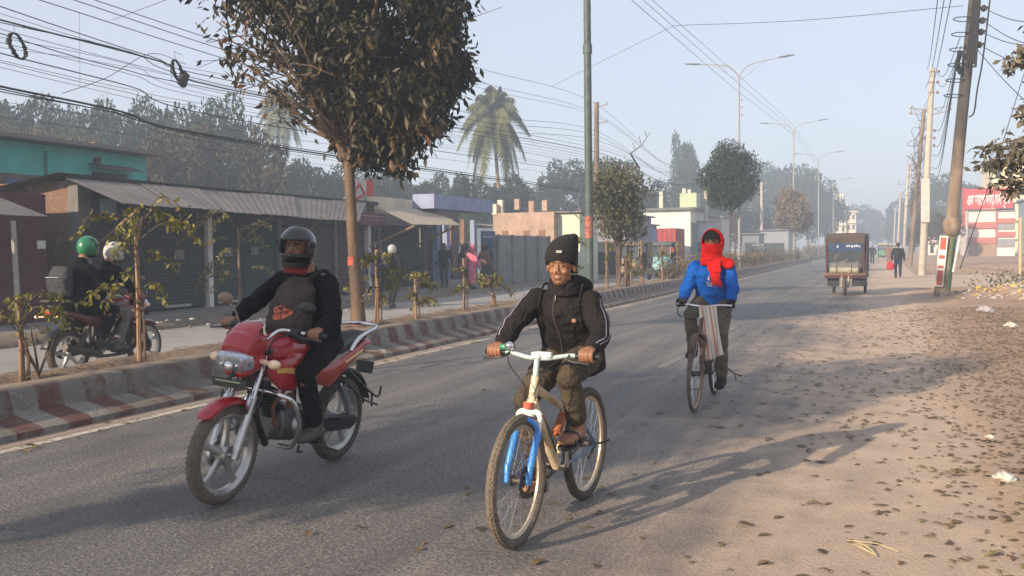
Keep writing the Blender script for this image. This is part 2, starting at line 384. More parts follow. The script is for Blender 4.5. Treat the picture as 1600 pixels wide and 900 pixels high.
def f_kerb(N, L, tc, xyz):
    """red and white blocks painted 26 cm wide, worn through to dirty concrete"""
    wob = noisen(N, L, tc, 9, 3); yy = mth(N, L, 'MULTIPLY_ADD', wob, .03, xyz[1])
    st = mth(N, L, 'FLOOR', mth(N, L, 'DIVIDE', yy, .262)); st = mth(N, L, 'MODULO', mth(N, L, 'ADD', st, 400), 2)
    st = mth(N, L, 'ROUND', st)
    a = noisen(N, L, tc, 5, 7, .75); b = noisen(N, L, tc, 24, 6, .8); c = noisen(N, L, tc, .9, 4, .6)
    white = ramp(N, L, b, [(.3, (.15, .138, .12)), (.62, (.35, .325, .285))]); red = ramp(N, L, b, [(.3, (.08, .028, .022)), (.65, (.18, .05, .037))])
    paint = mixc(N, L, st, white, red)
    # wear: near the camera end the upper blocks are mostly bare
    wn = N.new('ShaderNodeMapRange'); wn.inputs['From Min'].default_value = 7.2; wn.inputs['From Max'].default_value = 8.2; wn.inputs['To Min'].default_value = .15; wn.inputs['To Max'].default_value = 0; L.new(xyz[1], wn.inputs['Value'])
    up = N.new('ShaderNodeMapRange'); up.inputs['From Min'].default_value = .14; up.inputs['From Max'].default_value = .18; L.new(xyz[2], up.inputs['Value'])
    k = mth(N, L, 'MULTIPLY', wn.outputs[0], up.outputs[0]); k = mth(N, L, 'ADD', k, a); k = mth(N, L, 'MULTIPLY_ADD', c, .75, k); k = mth(N, L, 'SUBTRACT', k, .17)
    wear = N.new('ShaderNodeMapRange'); wear.inputs['From Min'].default_value = .62; wear.inputs['From Max'].default_value = .82; wear.inputs['To Min'].default_value = .14; wear.inputs['To Max'].default_value = .95; L.new(k, wear.inputs['Value'])
    bare = ramp(N, L, a, [(.3, (.085, .07, .055)), (.7, (.24, .205, .165))])
    col = mixc(N, L, wear.outputs[0], paint, bare)
    top = N.new('ShaderNodeMapRange'); top.inputs['From Min'].default_value = .355; top.inputs['From Max'].default_value = .378; top.inputs['To Max'].default_value = .75; L.new(xyz[2], top.inputs['Value'])
    col = mixc(N, L, top.outputs[0], col, (.33, .25, .175))
    jt = mth(N, L, 'PINGPONG', xyz[1], .393); jm = N.new('ShaderNodeMapRange'); jm.inputs['From Min'].default_value = 0; jm.inputs['From Max'].default_value = .008; jm.inputs['To Min'].default_value = .35; L.new(jt, jm.inputs['Value'])
    col = mixc(N, L, 1.0, col, ramp(N, L, jm.outputs[0], [(0, (.3, .3, .3)), (1, (1, 1, 1))]), 'MULTIPLY')
    return col, .85, mth(N, L, 'MULTIPLY_ADD', b, .6, a), .03
M_kerb = surf('painted kerb', f_kerb)
def f_mark(N, L, tc, xyz):
    b = noisen(N, L, tc, 12, 7, .8); c = noisen(N, L, tc, 1.2, 3)
    k = mth(N, L, 'MULTIPLY_ADD', c, .4, b)
    return ramp(N, L, k, [(.52, (.62, .57, .45)), (.72, (.34, .30, .24)), (.80, (.15, .14, .125))]), .8, b, .004
M_mark = surf('worn road paint', f_mark)
def f_dash(N, L, tc, xyz):
    b = noisen(N, L, tc, 12, 7, .8)
    return ramp(N, L, b, [(.35, (.26, .245, .225)), (.5, (.17, .16, .148)), (.58, (.125, .118, .11))]), .8, b, .004
M_dash = surf('faint lane paint', f_dash)

def sheet(name, x0, x1, y0, y1, z, m, **k):
    return MB().quad((x0, y0, z), (x1, y0, z), (x1, y1, z), (x0, y1, z)).build(name, m, flat=True, kind='structure', **k)
sheet('ground', -1200, 1200, -300, 1600, -.06, M_dirt)
sheet('road', -6.75, 1.6, -30, 700, 0, M_road)
sheet('opposite_road', -13.6, -7.9, -30, 700, 0, M_conc)
def sheet2(name, pts, z, m):
    return MB().add([(x, y, z) for x, y in pts], [tuple(range(len(pts)))]).build(name, m, flat=True, kind='structure')
sheet2('side_road', [(1.55, 36), (1.55, 52), (60, 62), (60, 43)], -.008, M_road)
# markings
mb = MB(); n = 110
vs = []; 
for i in range(n+1):
    y = -10+i*2.5; j = .03*noise.noise(V((y*.2, 0, 0))); vs += [(-6.33+j, y, .004), (-6.22+j, y, .004)]
mb.add(vs, [(2*i, 2*i+1, 2*i+3, 2*i+2) for i in range(n)]); mb.build('road_edge_line', M_mark, flat=True, kind='structure')
mb = MB()
for y in (12.2, 17.3, 22.3, 27.4, 32.5, 37.6, 42.7, 47.8, 53, 58, 63, 68, 73, 78, 84, 90, 96, 102):
    mb.quad((-2.66, y-.7, .004), (-2.53, y-.7, .004), (-2.53, y+.75, .004), (-2.66, y+.75, .004))
mb.build('lane_dashes', M_dash, flat=True, kind='structure')

# raised dirt shoulder with an uneven edge
def shoulder_h(x, y):
    e = .45 + .35*noise.noise(V((0, y*.35, 3))) + .12*noise.noise(V((x, y*1.7, 1)))
    t = max(0, min(1, (x-e)/1.6)); h = -.05 + .13*t*t*(3-2*t) + .035*noise.noise(V((x*1.1, y*1.1, 0)))*t + .012*noise.noise(V((x*6, y*6, 0)))*min(1, t*3)
    if t > 0: h = max(h, -.05+.09*min(1, t*5)) if x > e+.1 else h
    r = max(0, 1-math.hypot((x-4.6)/2.6, (y-30.2)/2.4)); h += .42*r**.8*(1+.35*noise.noise(V((x*2.5, y*2.5, 7))))
    if y > 35.2: h = h*max(0, 1-(y-35.2)*1.2) - .06*min(1, (y-35.2))
    return h
xs = np.concatenate([np.linspace(.2, 4, 120), np.linspace(4.05, 16, 90)]); ys = np.concatenate([np.linspace(-4, 12, 260), np.linspace(12.1, 37, 240)])
vv = np.array([(x, y, shoulder_h(x, y)) for y in ys for x in xs]); nx = len(xs)
ii = np.array([(j*nx+i, j*nx+i+1, (j+1)*nx+i+1, (j+1)*nx+i) for j in range(len(ys)-1) for i in range(nx-1)])
meshobj('dirt_shoulder', fastmesh('dirt_shoulder', vv, ii, M_dirt, True), kind='structure')
# far right bank beyond the side road
def bank_h(x, y): return -.05 + .45*max(0, min(1, (x-2.2-.4*noise.noise(V((0, y*.3, 0))))/2.5)) * max(0, min(1, (y-52)/3-.12*max(0, x-2))) + .05*noise.noise(V((x*.8, y*.8, 0)))
xs = np.linspace(1.2, 60, 110); ys = np.linspace(48, 190, 140); nx = len(xs)
vv = np.array([(x, y, bank_h(x, y)) for y in ys for x in xs]); ii = np.array([(j*nx+i, j*nx+i+1, (j+1)*nx+i+1, (j+1)*nx+i) for j in range(len(ys)-1) for i in range(nx-1)])
meshobj('dirt_bank', fastmesh('dirt_bank', vv, ii, M_dirt, True), kind='structure')

# median: concrete kerb with sloping painted apron, earth between
prof = [(-6.56, -.02), (-6.56, .055), (-6.60, .075), (-6.90, .15), (-6.94, .32), (-6.98, .37), (-7.05, .385), (-7.16, .38), (-7.17, .28), (-7.17, -.02)]
def sweepY(name, prof, ys, m, jit=.006):
    n = len(prof); vs = []; fs = []
    for y in ys:
        for k, (x, z) in enumerate(prof):
            q = noise.noise(V((k*3.1, y*1.3, 0)))*jit + noise.noise(V((k*3.1, y*7, 4)))*jit*.6
            vs.append((x+q, y, z+q*.7))
    N_ = len(ys)
    fs = [(i*n+j, i*n+j+1, (i+1)*n+j+1, (i+1)*n+j) for i in range(N_-1) for j in range(n-1)]
    mb = MB().add(vs, fs); return mb.build(name, m, ang=50, kind='structure')
ysk = list(np.arange(-8, 30, .12)) + list(np.arange(30, 97.5, .5))
sweepY('median_kerb', prof, ysk, M_kerb)
sweepY('median_back_kerb', [(-7.92, .32), (-7.95, .345), (-8.03, .335), (-8.05, .3), (-8.06, -.02)], ysk, M_conc)
prof_b = [(p[0]-.35, p[1]) for p in prof]
sweepY('median_kerb', prof_b, list(np.arange(104, 400, 2.)), M_kerb)
xs = np.linspace(-7.18, -7.93, 14); ys = np.arange(-8, 97.4, .11); nx = len(xs)
vv = np.array([(x, y, .335 + .05*sin((x+7.17)/-.76*pi) + .05*noise.noise(V((x*4, y*1.8, 0))) + .035*noise.noise(V((x*14, y*14, 0)))) for y in ys for x in xs])
ii = np.array([(j*nx+i, j*nx+i+1, (j+1)*nx+i+1, (j+1)*nx+i) for j in range(len(ys)-1) for i in range(nx-1)])
meshobj('median_soil', fastmesh('median_soil', vv, ii, M_soil, True), kind='structure')
sheet('median_soil', -8.4, -7.3, 104, 400, .38, M_soil)
mb = MB().ring((-7.3, 97.6, 0), (0, 0, 1), [(0.01, .0), (.75, .0), (.72, .38), (.01, .42)], 24); mb.build('median_kerb_end', M_kerb, kind='structure')

# pavement before the shops: broken edge, dirt strip
xs = np.array([-13.35, -13.42, -13.5, -13.7, -14.2, -15, -16.3, -19]); ys = np.arange(-12, 140, .3); nx = len(xs)
def pave(x, y, k):
    z = [-.03, .05, .1, .12, .13, .135, .14, .14][k]; return (x + (.22*noise.noise(V((y*.5, 0, 2)))+.08*noise.noise(V((y*2.5, 0, 2))) if k < 4 else 0), y, z + .015*noise.noise(V((x*2, y*2, 0))))
vv = np.array([pave(x, y, k) for y in ys for k, x in enumerate(xs)])
ii = np.array([(j*nx+i, j*nx+i+1, (j+1)*nx+i+1, (j+1)*nx+i) for j in range(len(ys)-1) for i in range(nx-1)])
meshobj('pavement', fastmesh('pavement', vv, ii, surf('dirty pavement', f_pave), True), kind='structure')

# leaf litter
def leaflitter(name, n, xf, yf, L0, mats, seed, label, zf):
    rs = np.random.RandomState(seed); P = []; 
    while len(P) < n:
        x, y = xf(rs), yf(rs)
        if noise.noise(V((x*.7, y*.5, 9))) + noise.noise(V((x*2.3, y*2.3, 3)))*.6 < rs.rand()*1.5-1.25: continue
        P.append((x, y, zf(x, y)))
    vs = []; fs = []
    for (x, y, z) in P:
        L = L0*(.5+.8*rs.rand()); a = rs.rand()*2*pi; curl = .05+.35*rs.rand()**2; cw = .1+.3*rs.rand(); w = L*(.13+.12*rs.rand()); b = rs.normal()*.35; o = len(vs); K = 5
        for i in range(K):
            t = i/(K-1)*2-1; wd = w*(1-abs(t)**2.2)+.0015
            cx = t*L/2; bend = b*L*(t*t); hz_ = curl*L*.45*(1-t*t) + .004
            for q in (-1, 0, 1):
                lx = cx; ly = bend+q*wd; lz = hz_ + (abs(q)*wd*cw)
                vs.append((x+lx*cos(a)-ly*sin(a), y+lx*sin(a)+ly*cos(a), z+lz))
        for i in range(K-1):
            for q in (0, 1): fs.append((o+i*3+q, o+i*3+q+1, o+(i+1)*3+q+1, o+(i+1)*3+q))
    return meshobj(name, fastmesh(name, np.array(vs), np.array(fs), mats), kind='stuff', label=label)
M_litter = leafmat('dry leaves', (.06, .042, .018), (.20, .13, .055), (.19, .18, .05), rough=.6, tr=.1)
leaflitter('fallen_leaves', 1100, lambda r: 1.0-abs(r.normal())*1.7, lambda r: 2.6+r.rand()**.8*22, .078, M_litter, 3, 'dry curled leaves scattered over the dusty edge of the road', lambda x, y: max(0, shoulder_h(x, y) if x > .3 else 0))
leaflitter('leaf_litter', 9500, lambda r: 1.9+r.normal()*.85, lambda r: 2.8+r.rand()**1.3*21, .052, M_litter, 4, 'thick litter of dead leaves covering the dirt shoulder', lambda x, y: max(0, shoulder_h(x, y)))
leaflitter('leaf_litter', 900, lambda r: -7.2-r.rand()*.65, lambda r: 3+r.rand()**1.2*25, .07, M_litter, 5, 'dead leaves caught in the soil strip of the median', lambda x, y: .39)
leaflitter('leaf_litter', 120, lambda r: -6.1-abs(r.normal())*.2, lambda r: 4+r.rand()*22, .08, M_litter, 6, 'few dead leaves lying along the foot of the striped kerb', lambda x, y: 0)

# scraps of paper and plastic along the far gutter
rs = np.random.RandomState(77); mb = MB()
for i in range(150):
    y = 14+rs.rand()**1.3*40; x = -13.2+rs.normal()*.35; q = .025+.05*rs.rand()**2
    if i < 40: x, y = -12.9+rs.normal()*.3, 20.5+rs.normal()*1.6
    mb.ell((x, y, (.02 if x > -13.3 else .14)+q*.3), (q, q*(.5+rs.rand()), q*.4), Matrix.Rotation(rs.rand()*6, 3, 'Z'), 6, 4, m=int(rs.rand()*3))
mb.build('gutter_litter', [mat('scrap white', (.45, .44, .42), bump=0), mat('scrap brown', (.16, .12, .08), bump=0), mat('scrap grey', (.25, .25, .26), bump=0)], flat=True, kind='stuff', label='scraps of paper and plastic along the gutter before the shops')
# ================================================================ materials for the setting
M_grey = mat('grey plaster', (.12, .115, .11), scale=2, var=.35)
M_wood = mat('weathered wood', (.25, .15, .085), scale=9, var=.4, bump=.4, bscale=30, stretch=(4, 4, .6))
M_bark = mat('bark', (.11, .07, .043), scale=4, var=.45, bump=.9, bscale=14, stretch=(1, 1, .35))
M_barkfar = mat('pale bark', (.22, .18, .14), var=.3, bump=0)
M_twig = mat('twig', (.10, .065, .04), var=.3, bump=0)
M_black = mat('black rubber', (.012, .012, .013), rough=.6, var=.1, bump=0)
M_teal = mat('turquoise paint', (.06, .40, .34), scale=1.3, var=.22, bump=.1)
M_lav = mat('lavender paint', (.25, .29, .44), scale=2, var=.15)
M_cream = mat('cream plaster', (.62, .55, .42), scale=1.5, var=.2)
M_white = mat('dirty white paint', (.66, .64, .60), scale=1.5, var=.2)
M_pink = mat('sunlit brick plaster', (.36, .25, .19), scale=1.8, var=.3, bump=.5, bscale=12)
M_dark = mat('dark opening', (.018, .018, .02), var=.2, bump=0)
M_steel = mat('galvanised steel', (.42, .42, .41), rough=.45, metal=.6, var=.2, bump=0)
M_rust = mat('rusty tin', (.20, .11, .07), scale=5, var=.4)
M_pconc = mat('pole concrete', (.40, .36, .31), scale=3, var=.25, bump=.3, bscale=30)
M_trunk2 = mat('old brown pole', (.165, .12, .085), scale=3, var=.4, bump=.7, bscale=10, stretch=(1, 1, .2))
M_redp = mat('red paint', (.50, .045, .03), scale=5, var=.25, bump=.1)
def corr(name, col, along='Y', pitch_=.09, rust=(.25, .15, .09), depth=.02, var=.3):
    """corrugated sheet / roller shutter: real ribs are modelled, the material adds dirt"""
    return mat(name, col, rough=.7, scale=1.3, var=var, bump=.2, bscale=40)
M_tin = corr('grey tin sheet', (.185, .16, .14)); M_tind = corr('dark tin sheet', (.07, .065, .06))
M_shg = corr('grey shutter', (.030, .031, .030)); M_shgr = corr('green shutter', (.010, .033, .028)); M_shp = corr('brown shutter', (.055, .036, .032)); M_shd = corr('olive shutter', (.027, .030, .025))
def f_brick(N, L, tc, xyz):
    mp = N.new('ShaderNodeMapping'); mp.inputs['Rotation'].default_value = (R(90), 0, 0); L.new(tc, mp.inputs['Vector'])
    bt = N.new('ShaderNodeTexBrick'); bt.inputs['Scale'].default_value = 4.2; bt.inputs['Color1'].default_value = (.20, .095, .055, 1); bt.inputs['Color2'].default_value = (.15, .075, .05, 1); bt.inputs['Mortar'].default_value = (.22, .19, .16, 1)
    bt.inputs['Mortar Size'].default_value = .018; L.new(mp.outputs[0], bt.inputs['Vector'])
    a = noisen(N, L, tc, 2.5, 6, .7)
    col = mixc(N, L, ramp(N, L, a, [(.55, (0, 0, 0)), (.66, (1, 1, 1))]), bt.outputs['Color'], (.30, .26, .22))
    return col, .9, bt.outputs['Fac'], -.02
M_brick = surf('brick wall', f_brick)

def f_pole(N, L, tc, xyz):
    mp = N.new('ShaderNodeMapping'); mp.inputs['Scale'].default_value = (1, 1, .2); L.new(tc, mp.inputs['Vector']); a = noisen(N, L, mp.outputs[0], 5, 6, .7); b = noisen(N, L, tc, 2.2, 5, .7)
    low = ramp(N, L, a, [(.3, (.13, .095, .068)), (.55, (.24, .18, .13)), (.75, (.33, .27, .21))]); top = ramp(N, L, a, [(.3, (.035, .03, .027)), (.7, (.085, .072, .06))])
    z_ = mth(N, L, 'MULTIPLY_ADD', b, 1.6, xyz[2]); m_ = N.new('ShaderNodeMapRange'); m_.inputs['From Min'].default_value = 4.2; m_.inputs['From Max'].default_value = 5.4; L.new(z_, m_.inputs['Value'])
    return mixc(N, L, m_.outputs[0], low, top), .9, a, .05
M_leanp = surf('weathered leaning pole', f_pole)
def ypos(px, x): return XP(px, 400, x).y
def ribs(x, y0, y1, z0, z1, m, horiz=True, pitch_=.085, d=.018):
    """roller shutter / corrugated panel facing +X with real ribs"""
    mb = MB(); vs = []; fs = []
    if horiz:
        n = int((z1-z0)/pitch_)*2+1; zs = np.linspace(z0, z1, n)
        for i, z in enumerate(zs): vs += [(x+(d if i % 2 else 0), y0, z), (x+(d if i % 2 else 0), y1, z)]
        fs = [(2*i, 2*i+1, 2*i+3, 2*i+2) for i in range(n-1)]
    return mb.add(vs, fs, m)
def tin(p00, p01, p10, p11, n, m=0, amp=.0035, mb=None, th=.012):
    """corrugated sheet from edge p00-p01 to edge p10-p11, ribs running across"""
    mb = mb or MB(); p00, p01, p10, p11 = map(V, (p00, p01, p10, p11)); nr = (p01-p00).cross(p10-p00).normalized(); vs = []
    for i in range(n+1):
        t = i/n; o = nr*(amp*sin(i*pi/2)); w_ = .03*noise.noise(V((t*9, 3, p00.y)))
        a = p00.lerp(p01, t)+o; b = p10.lerp(p11, t)+o; b = b+(b-a).normalized()*w_
        vs += [a, b, b-nr*th, a-nr*th]
    fs = []
    for i in range(n):
        q = i*4; fs += [(q, q+1, q+5, q+4), (q+3, q+7, q+6, q+2), (q+1, q+2, q+6, q+5), (q, q+4, q+7, q+3)]
    return mb.add(vs, fs, m)

# ---------------------------------------------------------------- the long brick ended shop row
FX = -16.3
def yp(px): return ypos(px, FX)
a0 = yp(122); a1 = yp(590)
A = empty('shop_row', (FX, a0, .14), label='long low shop row with brick end wall, closed roller shutters and grey tin awning', cat='shop')
o_ = V((FX, a0, .14))
def L_(p): return V(p)-o_
def lb(c, s): return (V(c)-o_, s)
HW = 3.05
mb = MB(); mb.box(*lb((FX-2.6, a0+.1, HW/2+.1), (5.0, .24, HW))); mb.build('end_wall', M_brick, A)
mb = MB(); mb.box(*lb((FX-2.7, (a0+a1)/2, HW/2+.1), (4.6, a1-a0-.5, HW-.1))); mb.build('wall', M_grey, A)
mb = MB(); mb.box(*lb((FX-.05, a0+.12, HW/2+.1), (.3, .34, HW+.02))).build('pillar', M_grey, A, bev=.01)
mb = MB().box(*lb((FX+.14, a0+.12, 2.0), (.06, .2, .24))).build('meter_box', M_dark, A)
for px in (323, 433, 520, 573):
    y = yp(px); MB().box(*lb((FX+.02, y, 1.3), (.22, .17, 2.4))).build('pillar', M_white if px in (323, 573) else M_grey, A)
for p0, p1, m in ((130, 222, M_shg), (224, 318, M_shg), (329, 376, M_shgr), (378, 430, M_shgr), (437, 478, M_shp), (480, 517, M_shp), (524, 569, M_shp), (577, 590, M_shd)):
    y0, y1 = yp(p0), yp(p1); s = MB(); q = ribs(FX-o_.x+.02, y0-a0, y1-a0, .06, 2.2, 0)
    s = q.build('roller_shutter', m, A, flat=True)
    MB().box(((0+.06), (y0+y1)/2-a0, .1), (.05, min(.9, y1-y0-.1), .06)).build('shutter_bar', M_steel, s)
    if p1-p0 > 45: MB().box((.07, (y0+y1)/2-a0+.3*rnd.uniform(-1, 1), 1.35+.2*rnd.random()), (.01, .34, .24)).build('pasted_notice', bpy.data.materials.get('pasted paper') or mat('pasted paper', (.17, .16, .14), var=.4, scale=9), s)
MB().box(*lb((FX+.04, (a0+a1)/2+.2, 2.58), (.14, a1-a0-.3, .40))).build('fascia', mat('dusty blue fascia', (.03, .038, .055), scale=1.2, var=.4), A)
MB().box(*lb((FX+.14, a0+.75, 2.6), (.08, .42, .34))).build('electric_box', mat('pale blue box', (.2, .26, .28)), A, bev=.01)
# roof and awning
rz = XP(110, 271, FX).z
re = MB(); tin(L_((FX+.05, a0-.5, rz)), L_((FX+.05, a1+.1, rz-.1)), L_((FX-5.6, a0-.5, rz-.75)), L_((FX-5.6, a1+.1, rz-.75)), 150, mb=re)
rf = re.build('roof', M_tind, A, flat=True)
MB().box(*lb((FX+.0, (a0+a1)/2-.1, rz-.1), (.08, a1-a0+.3, .13))).build('roof_beam', M_dark, rf)
aw_l = XP(190, 318, -14.85); aw_r = XP(542, 347, -14.85)
segs = 6; ya = np.linspace(a0-.35, a1-.9, segs+1); za = np.linspace(aw_l.z, aw_r.z, segs+1); yb = np.linspace(aw_l.y, aw_r.y+.6, segs+1)
aw = MB()
for i in range(segs):
    dz = .02*(i % 2)
    tin(L_((FX+.09, ya[i], rz-.13+dz)), L_((FX+.09, ya[i+1]+.06, rz-.13+dz)), L_((-14.85, yb[i], za[i]+dz)), L_((-14.85, yb[i+1]+.06, za[i+1]+dz)), 28, mb=aw)
awo = aw.build('awning', M_tin, A, flat=True)
for t in (.08, .36, .62, .9):
    y = aw_l.y+(aw_r.y-aw_l.y)*t
    MB().tube([L_((FX+.12, y-.1, 1.75)), L_((-15.0, y, za[0]-.03-.2*t*0))], .03, 6).build('awning_strut', M_wood, awo)
# hanging signboard with a line of worn script
def textmesh(s, size, ext=.004, bold=0):
    cu = bpy.data.curves.new('t', 'FONT'); cu.body = s; cu.size = size; cu.extrude = ext; cu.align_x = 'CENTER'; cu.align_y = 'CENTER'; cu.offset = bold
    o = bpy.data.objects.new('t', cu); C.objects.link(o); dg = bpy.context.evaluated_depsgraph_get(); dg.update()
    me = bpy.data.meshes.new_from_object(o.evaluated_get(dg)); bpy.data.objects.remove(o); bpy.data.curves.remove(cu); return me
def texton(s, size, m, parent, M, bold=0, fit=None, name='lettering'):
    me = textmesh(s, size, bold=bold)
    if fit:
        xs_ = [v.co.x for v in me.vertices]; wd = max(xs_)-min(xs_); k = fit/wd if wd > 0 else 1
        for v in me.vertices: v.co.x *= k
    me.transform(M); me.materials.append(m); return meshobj(name, me, parent)
FACEX = lambda loc: Matrix.Translation(loc) @ Matrix.Rotation(R(90), 4, 'Z') @ Matrix.Rotation(R(90), 4, 'X')      # readable from +X
FACEY = lambda loc: Matrix.Translation(loc) @ Matrix.Rotation(R(90), 4, 'X')                                          # readable from -Y
y0, y1 = yp(541), yp(586)
sg = MB().box(*lb((-15.9, (y0+y1)/2, 2.62), (.05, y1-y0, .42))).build('signboard', mat('maroon sign', (.12, .03, .05)), A)
mb = MB(); c_ = L_((-15.865, (y0+y1)/2, 2.62)); mb.tube([c_+V((0, -.42*(y1-y0), .1)), c_+V((0, .42*(y1-y0), .1))], .012, 5)
rs_ = random.Random(3)
for k in range(9):
    yy = (-.40+.1*k)*(y1-y0); mb.tube(smooth([c_+V((0, yy, .1)), c_+V((0, yy+rs_.uniform(-.03, .05), .02)), c_+V((0, yy+rs_.uniform(-.02, .09), -.05)), c_+V((0, yy+rs_.uniform(.02, .1), -.1+rs_.uniform(0, .12)))], 3), .012, 5)
mb.build('worn_lettering', mat('faded pink letters', (.42, .30, .33)), sg)

# ---------------------------------------------------------------- small stall at the left edge
s1 = yp(-60)
B = empty('market_stall', (FX, s1, .14), label='maroon stall with sloping grey tin awning at the left edge of the photo', cat='stall')
o_ = V((FX, s1, .14)); yE = yp(95)
MB().box(*lb((FX-1.2, (yE+s1-3)/2-.15, 1.45), (2.4, yE-s1+2.6, 2.7))).build('wall', mat('maroon tarpaulin', (.07, .014, .018), scale=2, var=.35, bump=.5, bscale=5), B)
MB().box(*lb((FX+.02, yp(64), 1.75), (.02, .2, .17))).build('notice', M_white, B)
pL = XP(75, 339, -14.9); pTop = XP(0, 298, -15.9)
am = MB(); tin(L_((-16.35, s1-3, pTop.z+.28)), L_((-16.35, pL.y-.75, pTop.z+.16)), L_((-14.9, s1-3, pL.z+.02)), L_((-14.9, pL.y, pL.z)), 70, mb=am)
aw2 = am.build('awning', M_tin, B, flat=True)
p = XP(24, 345, -14.95); MB().tube([L_((-14.95, p.y, -.02+.1)), L_((-14.95, p.y-.05, p.z))], [.055, .045], 8).build('post', mat('grey post', (.30, .28, .26)), B)

# ---------------------------------------------------------------- turquoise building behind
TX = -23.0; t1 = XP(228, 240, TX); zt = t1.z
Tq = empty('turquoise_building', (TX, t1.y, 0), label='turquoise flat roofed building standing behind the shop row', cat='building')
o_ = V((TX, t1.y, 0)); t0y = 6.0; ln = t1.y-t0y
MB().box(*lb((TX-3, (t1.y+t0y)/2, (zt-.12)/2), (6, ln, zt-.12))).build('wall', M_teal, Tq)
MB().box(*lb((TX-2.85, (t1.y+t0y)/2+.15, zt-.03), (6.9, ln+.6, .12))).build('roof_slab', mat('stained roof slab', (.16, .14, .12)), Tq)
yw0, yw1 = ypos(142, TX), ypos(206, TX); zc = XP(175, 262, TX).z
c1 = MB(); tin(L_((TX+.02, yw0, zc+.06)), L_((TX+.02, yw1, zc+.06)), L_((TX+.7, yw0, zc-.14)), L_((TX+.7, yw1, zc-.14)), 30, mb=c1); c1.build('window_canopy', M_tind, Tq, flat=True)
MB().box(*lb((TX+.02, (yw0+yw1)/2, zc-.75), (.05, yw1-yw0-.3, 1.1))).build('window', M_dark, Tq)
yq = ypos(75, TX); MB().tube([L_((TX+.05, yq, 0)), L_((TX+.05, yq, zt-.3))], .035, 6).build('drain_pipe', mat('dark pipe', (.05, .14, .13)), Tq)
MB().box(*lb((TX+.03, ypos(155, TX), zt-.42), (.06, .25, .2))).build('wall_vent', M_dark, Tq)
mb = MB()
for i in range(26):
    y = t1.y-.3-rnd.random()**1.0*ln*.8; mb.box(*lb((TX-rnd.random()*.4, y, zt+.04+.05*rnd.random()), (.15+.2*rnd.random(), .12+.25*rnd.random(), .1+.12*rnd.random())))
mb.build('parapet_rubble', mat('broken bricks', (.24, .15, .11), var=.5), Tq)
pts = []
rs = np.random.RandomState(5)
for i in range(60):
    y = t1.y - 2.5 - rs.rand()*ln*.8; h = .15+.55*rs.rand(); c = np.array([TX-.3-rs.rand()*1.2-o_.x, y-o_.y, zt]); pts.append(c+rs.normal(size=(45, 3))*[.14, .2, .05]+np.array([0, 0, 1])*rs.rand(45, 1)*h)
vs, fs = leafgeo(np.concatenate(pts), .09, .3, -.3, rs); M_weed = leafmat('dry weeds', (.10, .09, .035), (.30, .22, .10), tr=.15)
meshobj('roof_weeds', fastmesh('roof_weeds', vs, fs, M_weed), Tq)
TX2 = -21.8; w0, w1 = ypos(-40, TX2), ypos(92, TX2); zz = XP(45, 273, TX2).z
Tb = MB().box((0, 0, zz/2), (1.2, w1-w0, zz)).build('back_shed', mat('dark brown plaster', (.10, .06, .055), var=.35), None, (TX2-.6, (w0+w1)/2, 0), label='low dark brown shed with blue window between the stall and turquoise building', cat='shed')
MB().box((.61, ypos(30, TX2)-(w0+w1)/2, zz-.42), (.04, .7, .5)).build('window', mat('blue window', (.04, .09, .22)), Tb)

# ---------------------------------------------------------------- second shop block with lavender front
b0, b1 = yp(592), yp(768); o_ = V((FX, b0, .14))
Bq = empty('lavender_shop', (FX, b0, .14), label='open fronted shops with lavender fascia and columns beside the blue gate', cat='shop')
zf1 = XP(675, 303, FX+.6).z; zf0 = XP(690, 327, FX+.6).z; yl0, yl1 = ypos(674, FX+.6), ypos(766, FX+.6); ylm = yp(672)
MB().box(*lb((FX-3.2, (b0+b1)/2, 1.7), (3.2, b1-b0, 3.2))).build('wall', mat('dim inner wall', (.10, .09, .10)), Bq)
MB().box(*lb((FX+.3, (yl0+yl1)/2, (zf0+zf1)/2), (.9, yl1-yl0, zf1-zf0))).build('fascia', M_lav, Bq)
MB().box(*lb((FX-.3, (b0+ylm)/2, 3.15), (.3, ylm-b0, .62))).build('parapet', M_cream, Bq)
for p0, p1 in ((595, 622), (624, 654)):
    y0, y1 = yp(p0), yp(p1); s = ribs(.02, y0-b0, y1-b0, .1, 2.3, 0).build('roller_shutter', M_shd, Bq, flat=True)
for px, m in ((658, M_grey), (664, mat('bluish cloth', (.20, .27, .45))), (694, M_lav), (737, M_lav), (702, M_rust), (720, M_rust)):
    MB().box(*lb((FX+(.1 if px != 664 else .5), yp(px), 1.45), (.2, .28 if px not in (702, 720) else .12, 2.75))).build('column' if px != 664 else 'hung_cloth', m, Bq)
for p0, p1 in ((667, 690), (698, 733), (741, 752)):
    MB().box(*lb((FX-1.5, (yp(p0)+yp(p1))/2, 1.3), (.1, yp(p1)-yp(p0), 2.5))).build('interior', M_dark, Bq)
MB().box(*lb((FX-.1, yp(712), .8), (.5, 1.3, .9))).build('counter', mat('counter', (.30, .27, .27)), Bq)
for i in range(2): MB().box(*lb((FX+.45+.35*i, (yp(660)+yp(750))/2, .28-.17*i+.0), (.5, yp(750)-yp(660), .2))).build('step', M_conc, Bq)
tl, tr, bl, br = XP(588, 324, FX), XP(679, 328, FX), XP(644, 351, -14.7), XP(719, 352, -14.7)
am = MB(); tin(L_(tl), L_(tr), L_(bl), L_(br), 60, mb=am); ao = am.build('awning', mat('beige tin', (.40, .34, .255), var=.2), Bq, flat=True)
MB().tube([L_((FX+.1, bl.y-.3, 1.7)), L_(bl+V((0, .2, -.03)))], .04, 6).build('awning_strut', M_wood, ao)
MB().tube([L_((FX+.1, br.y-.9, 1.7)), L_(br+V((0, -.3, -.03)))], .04, 6).build('awning_strut', M_wood, ao)
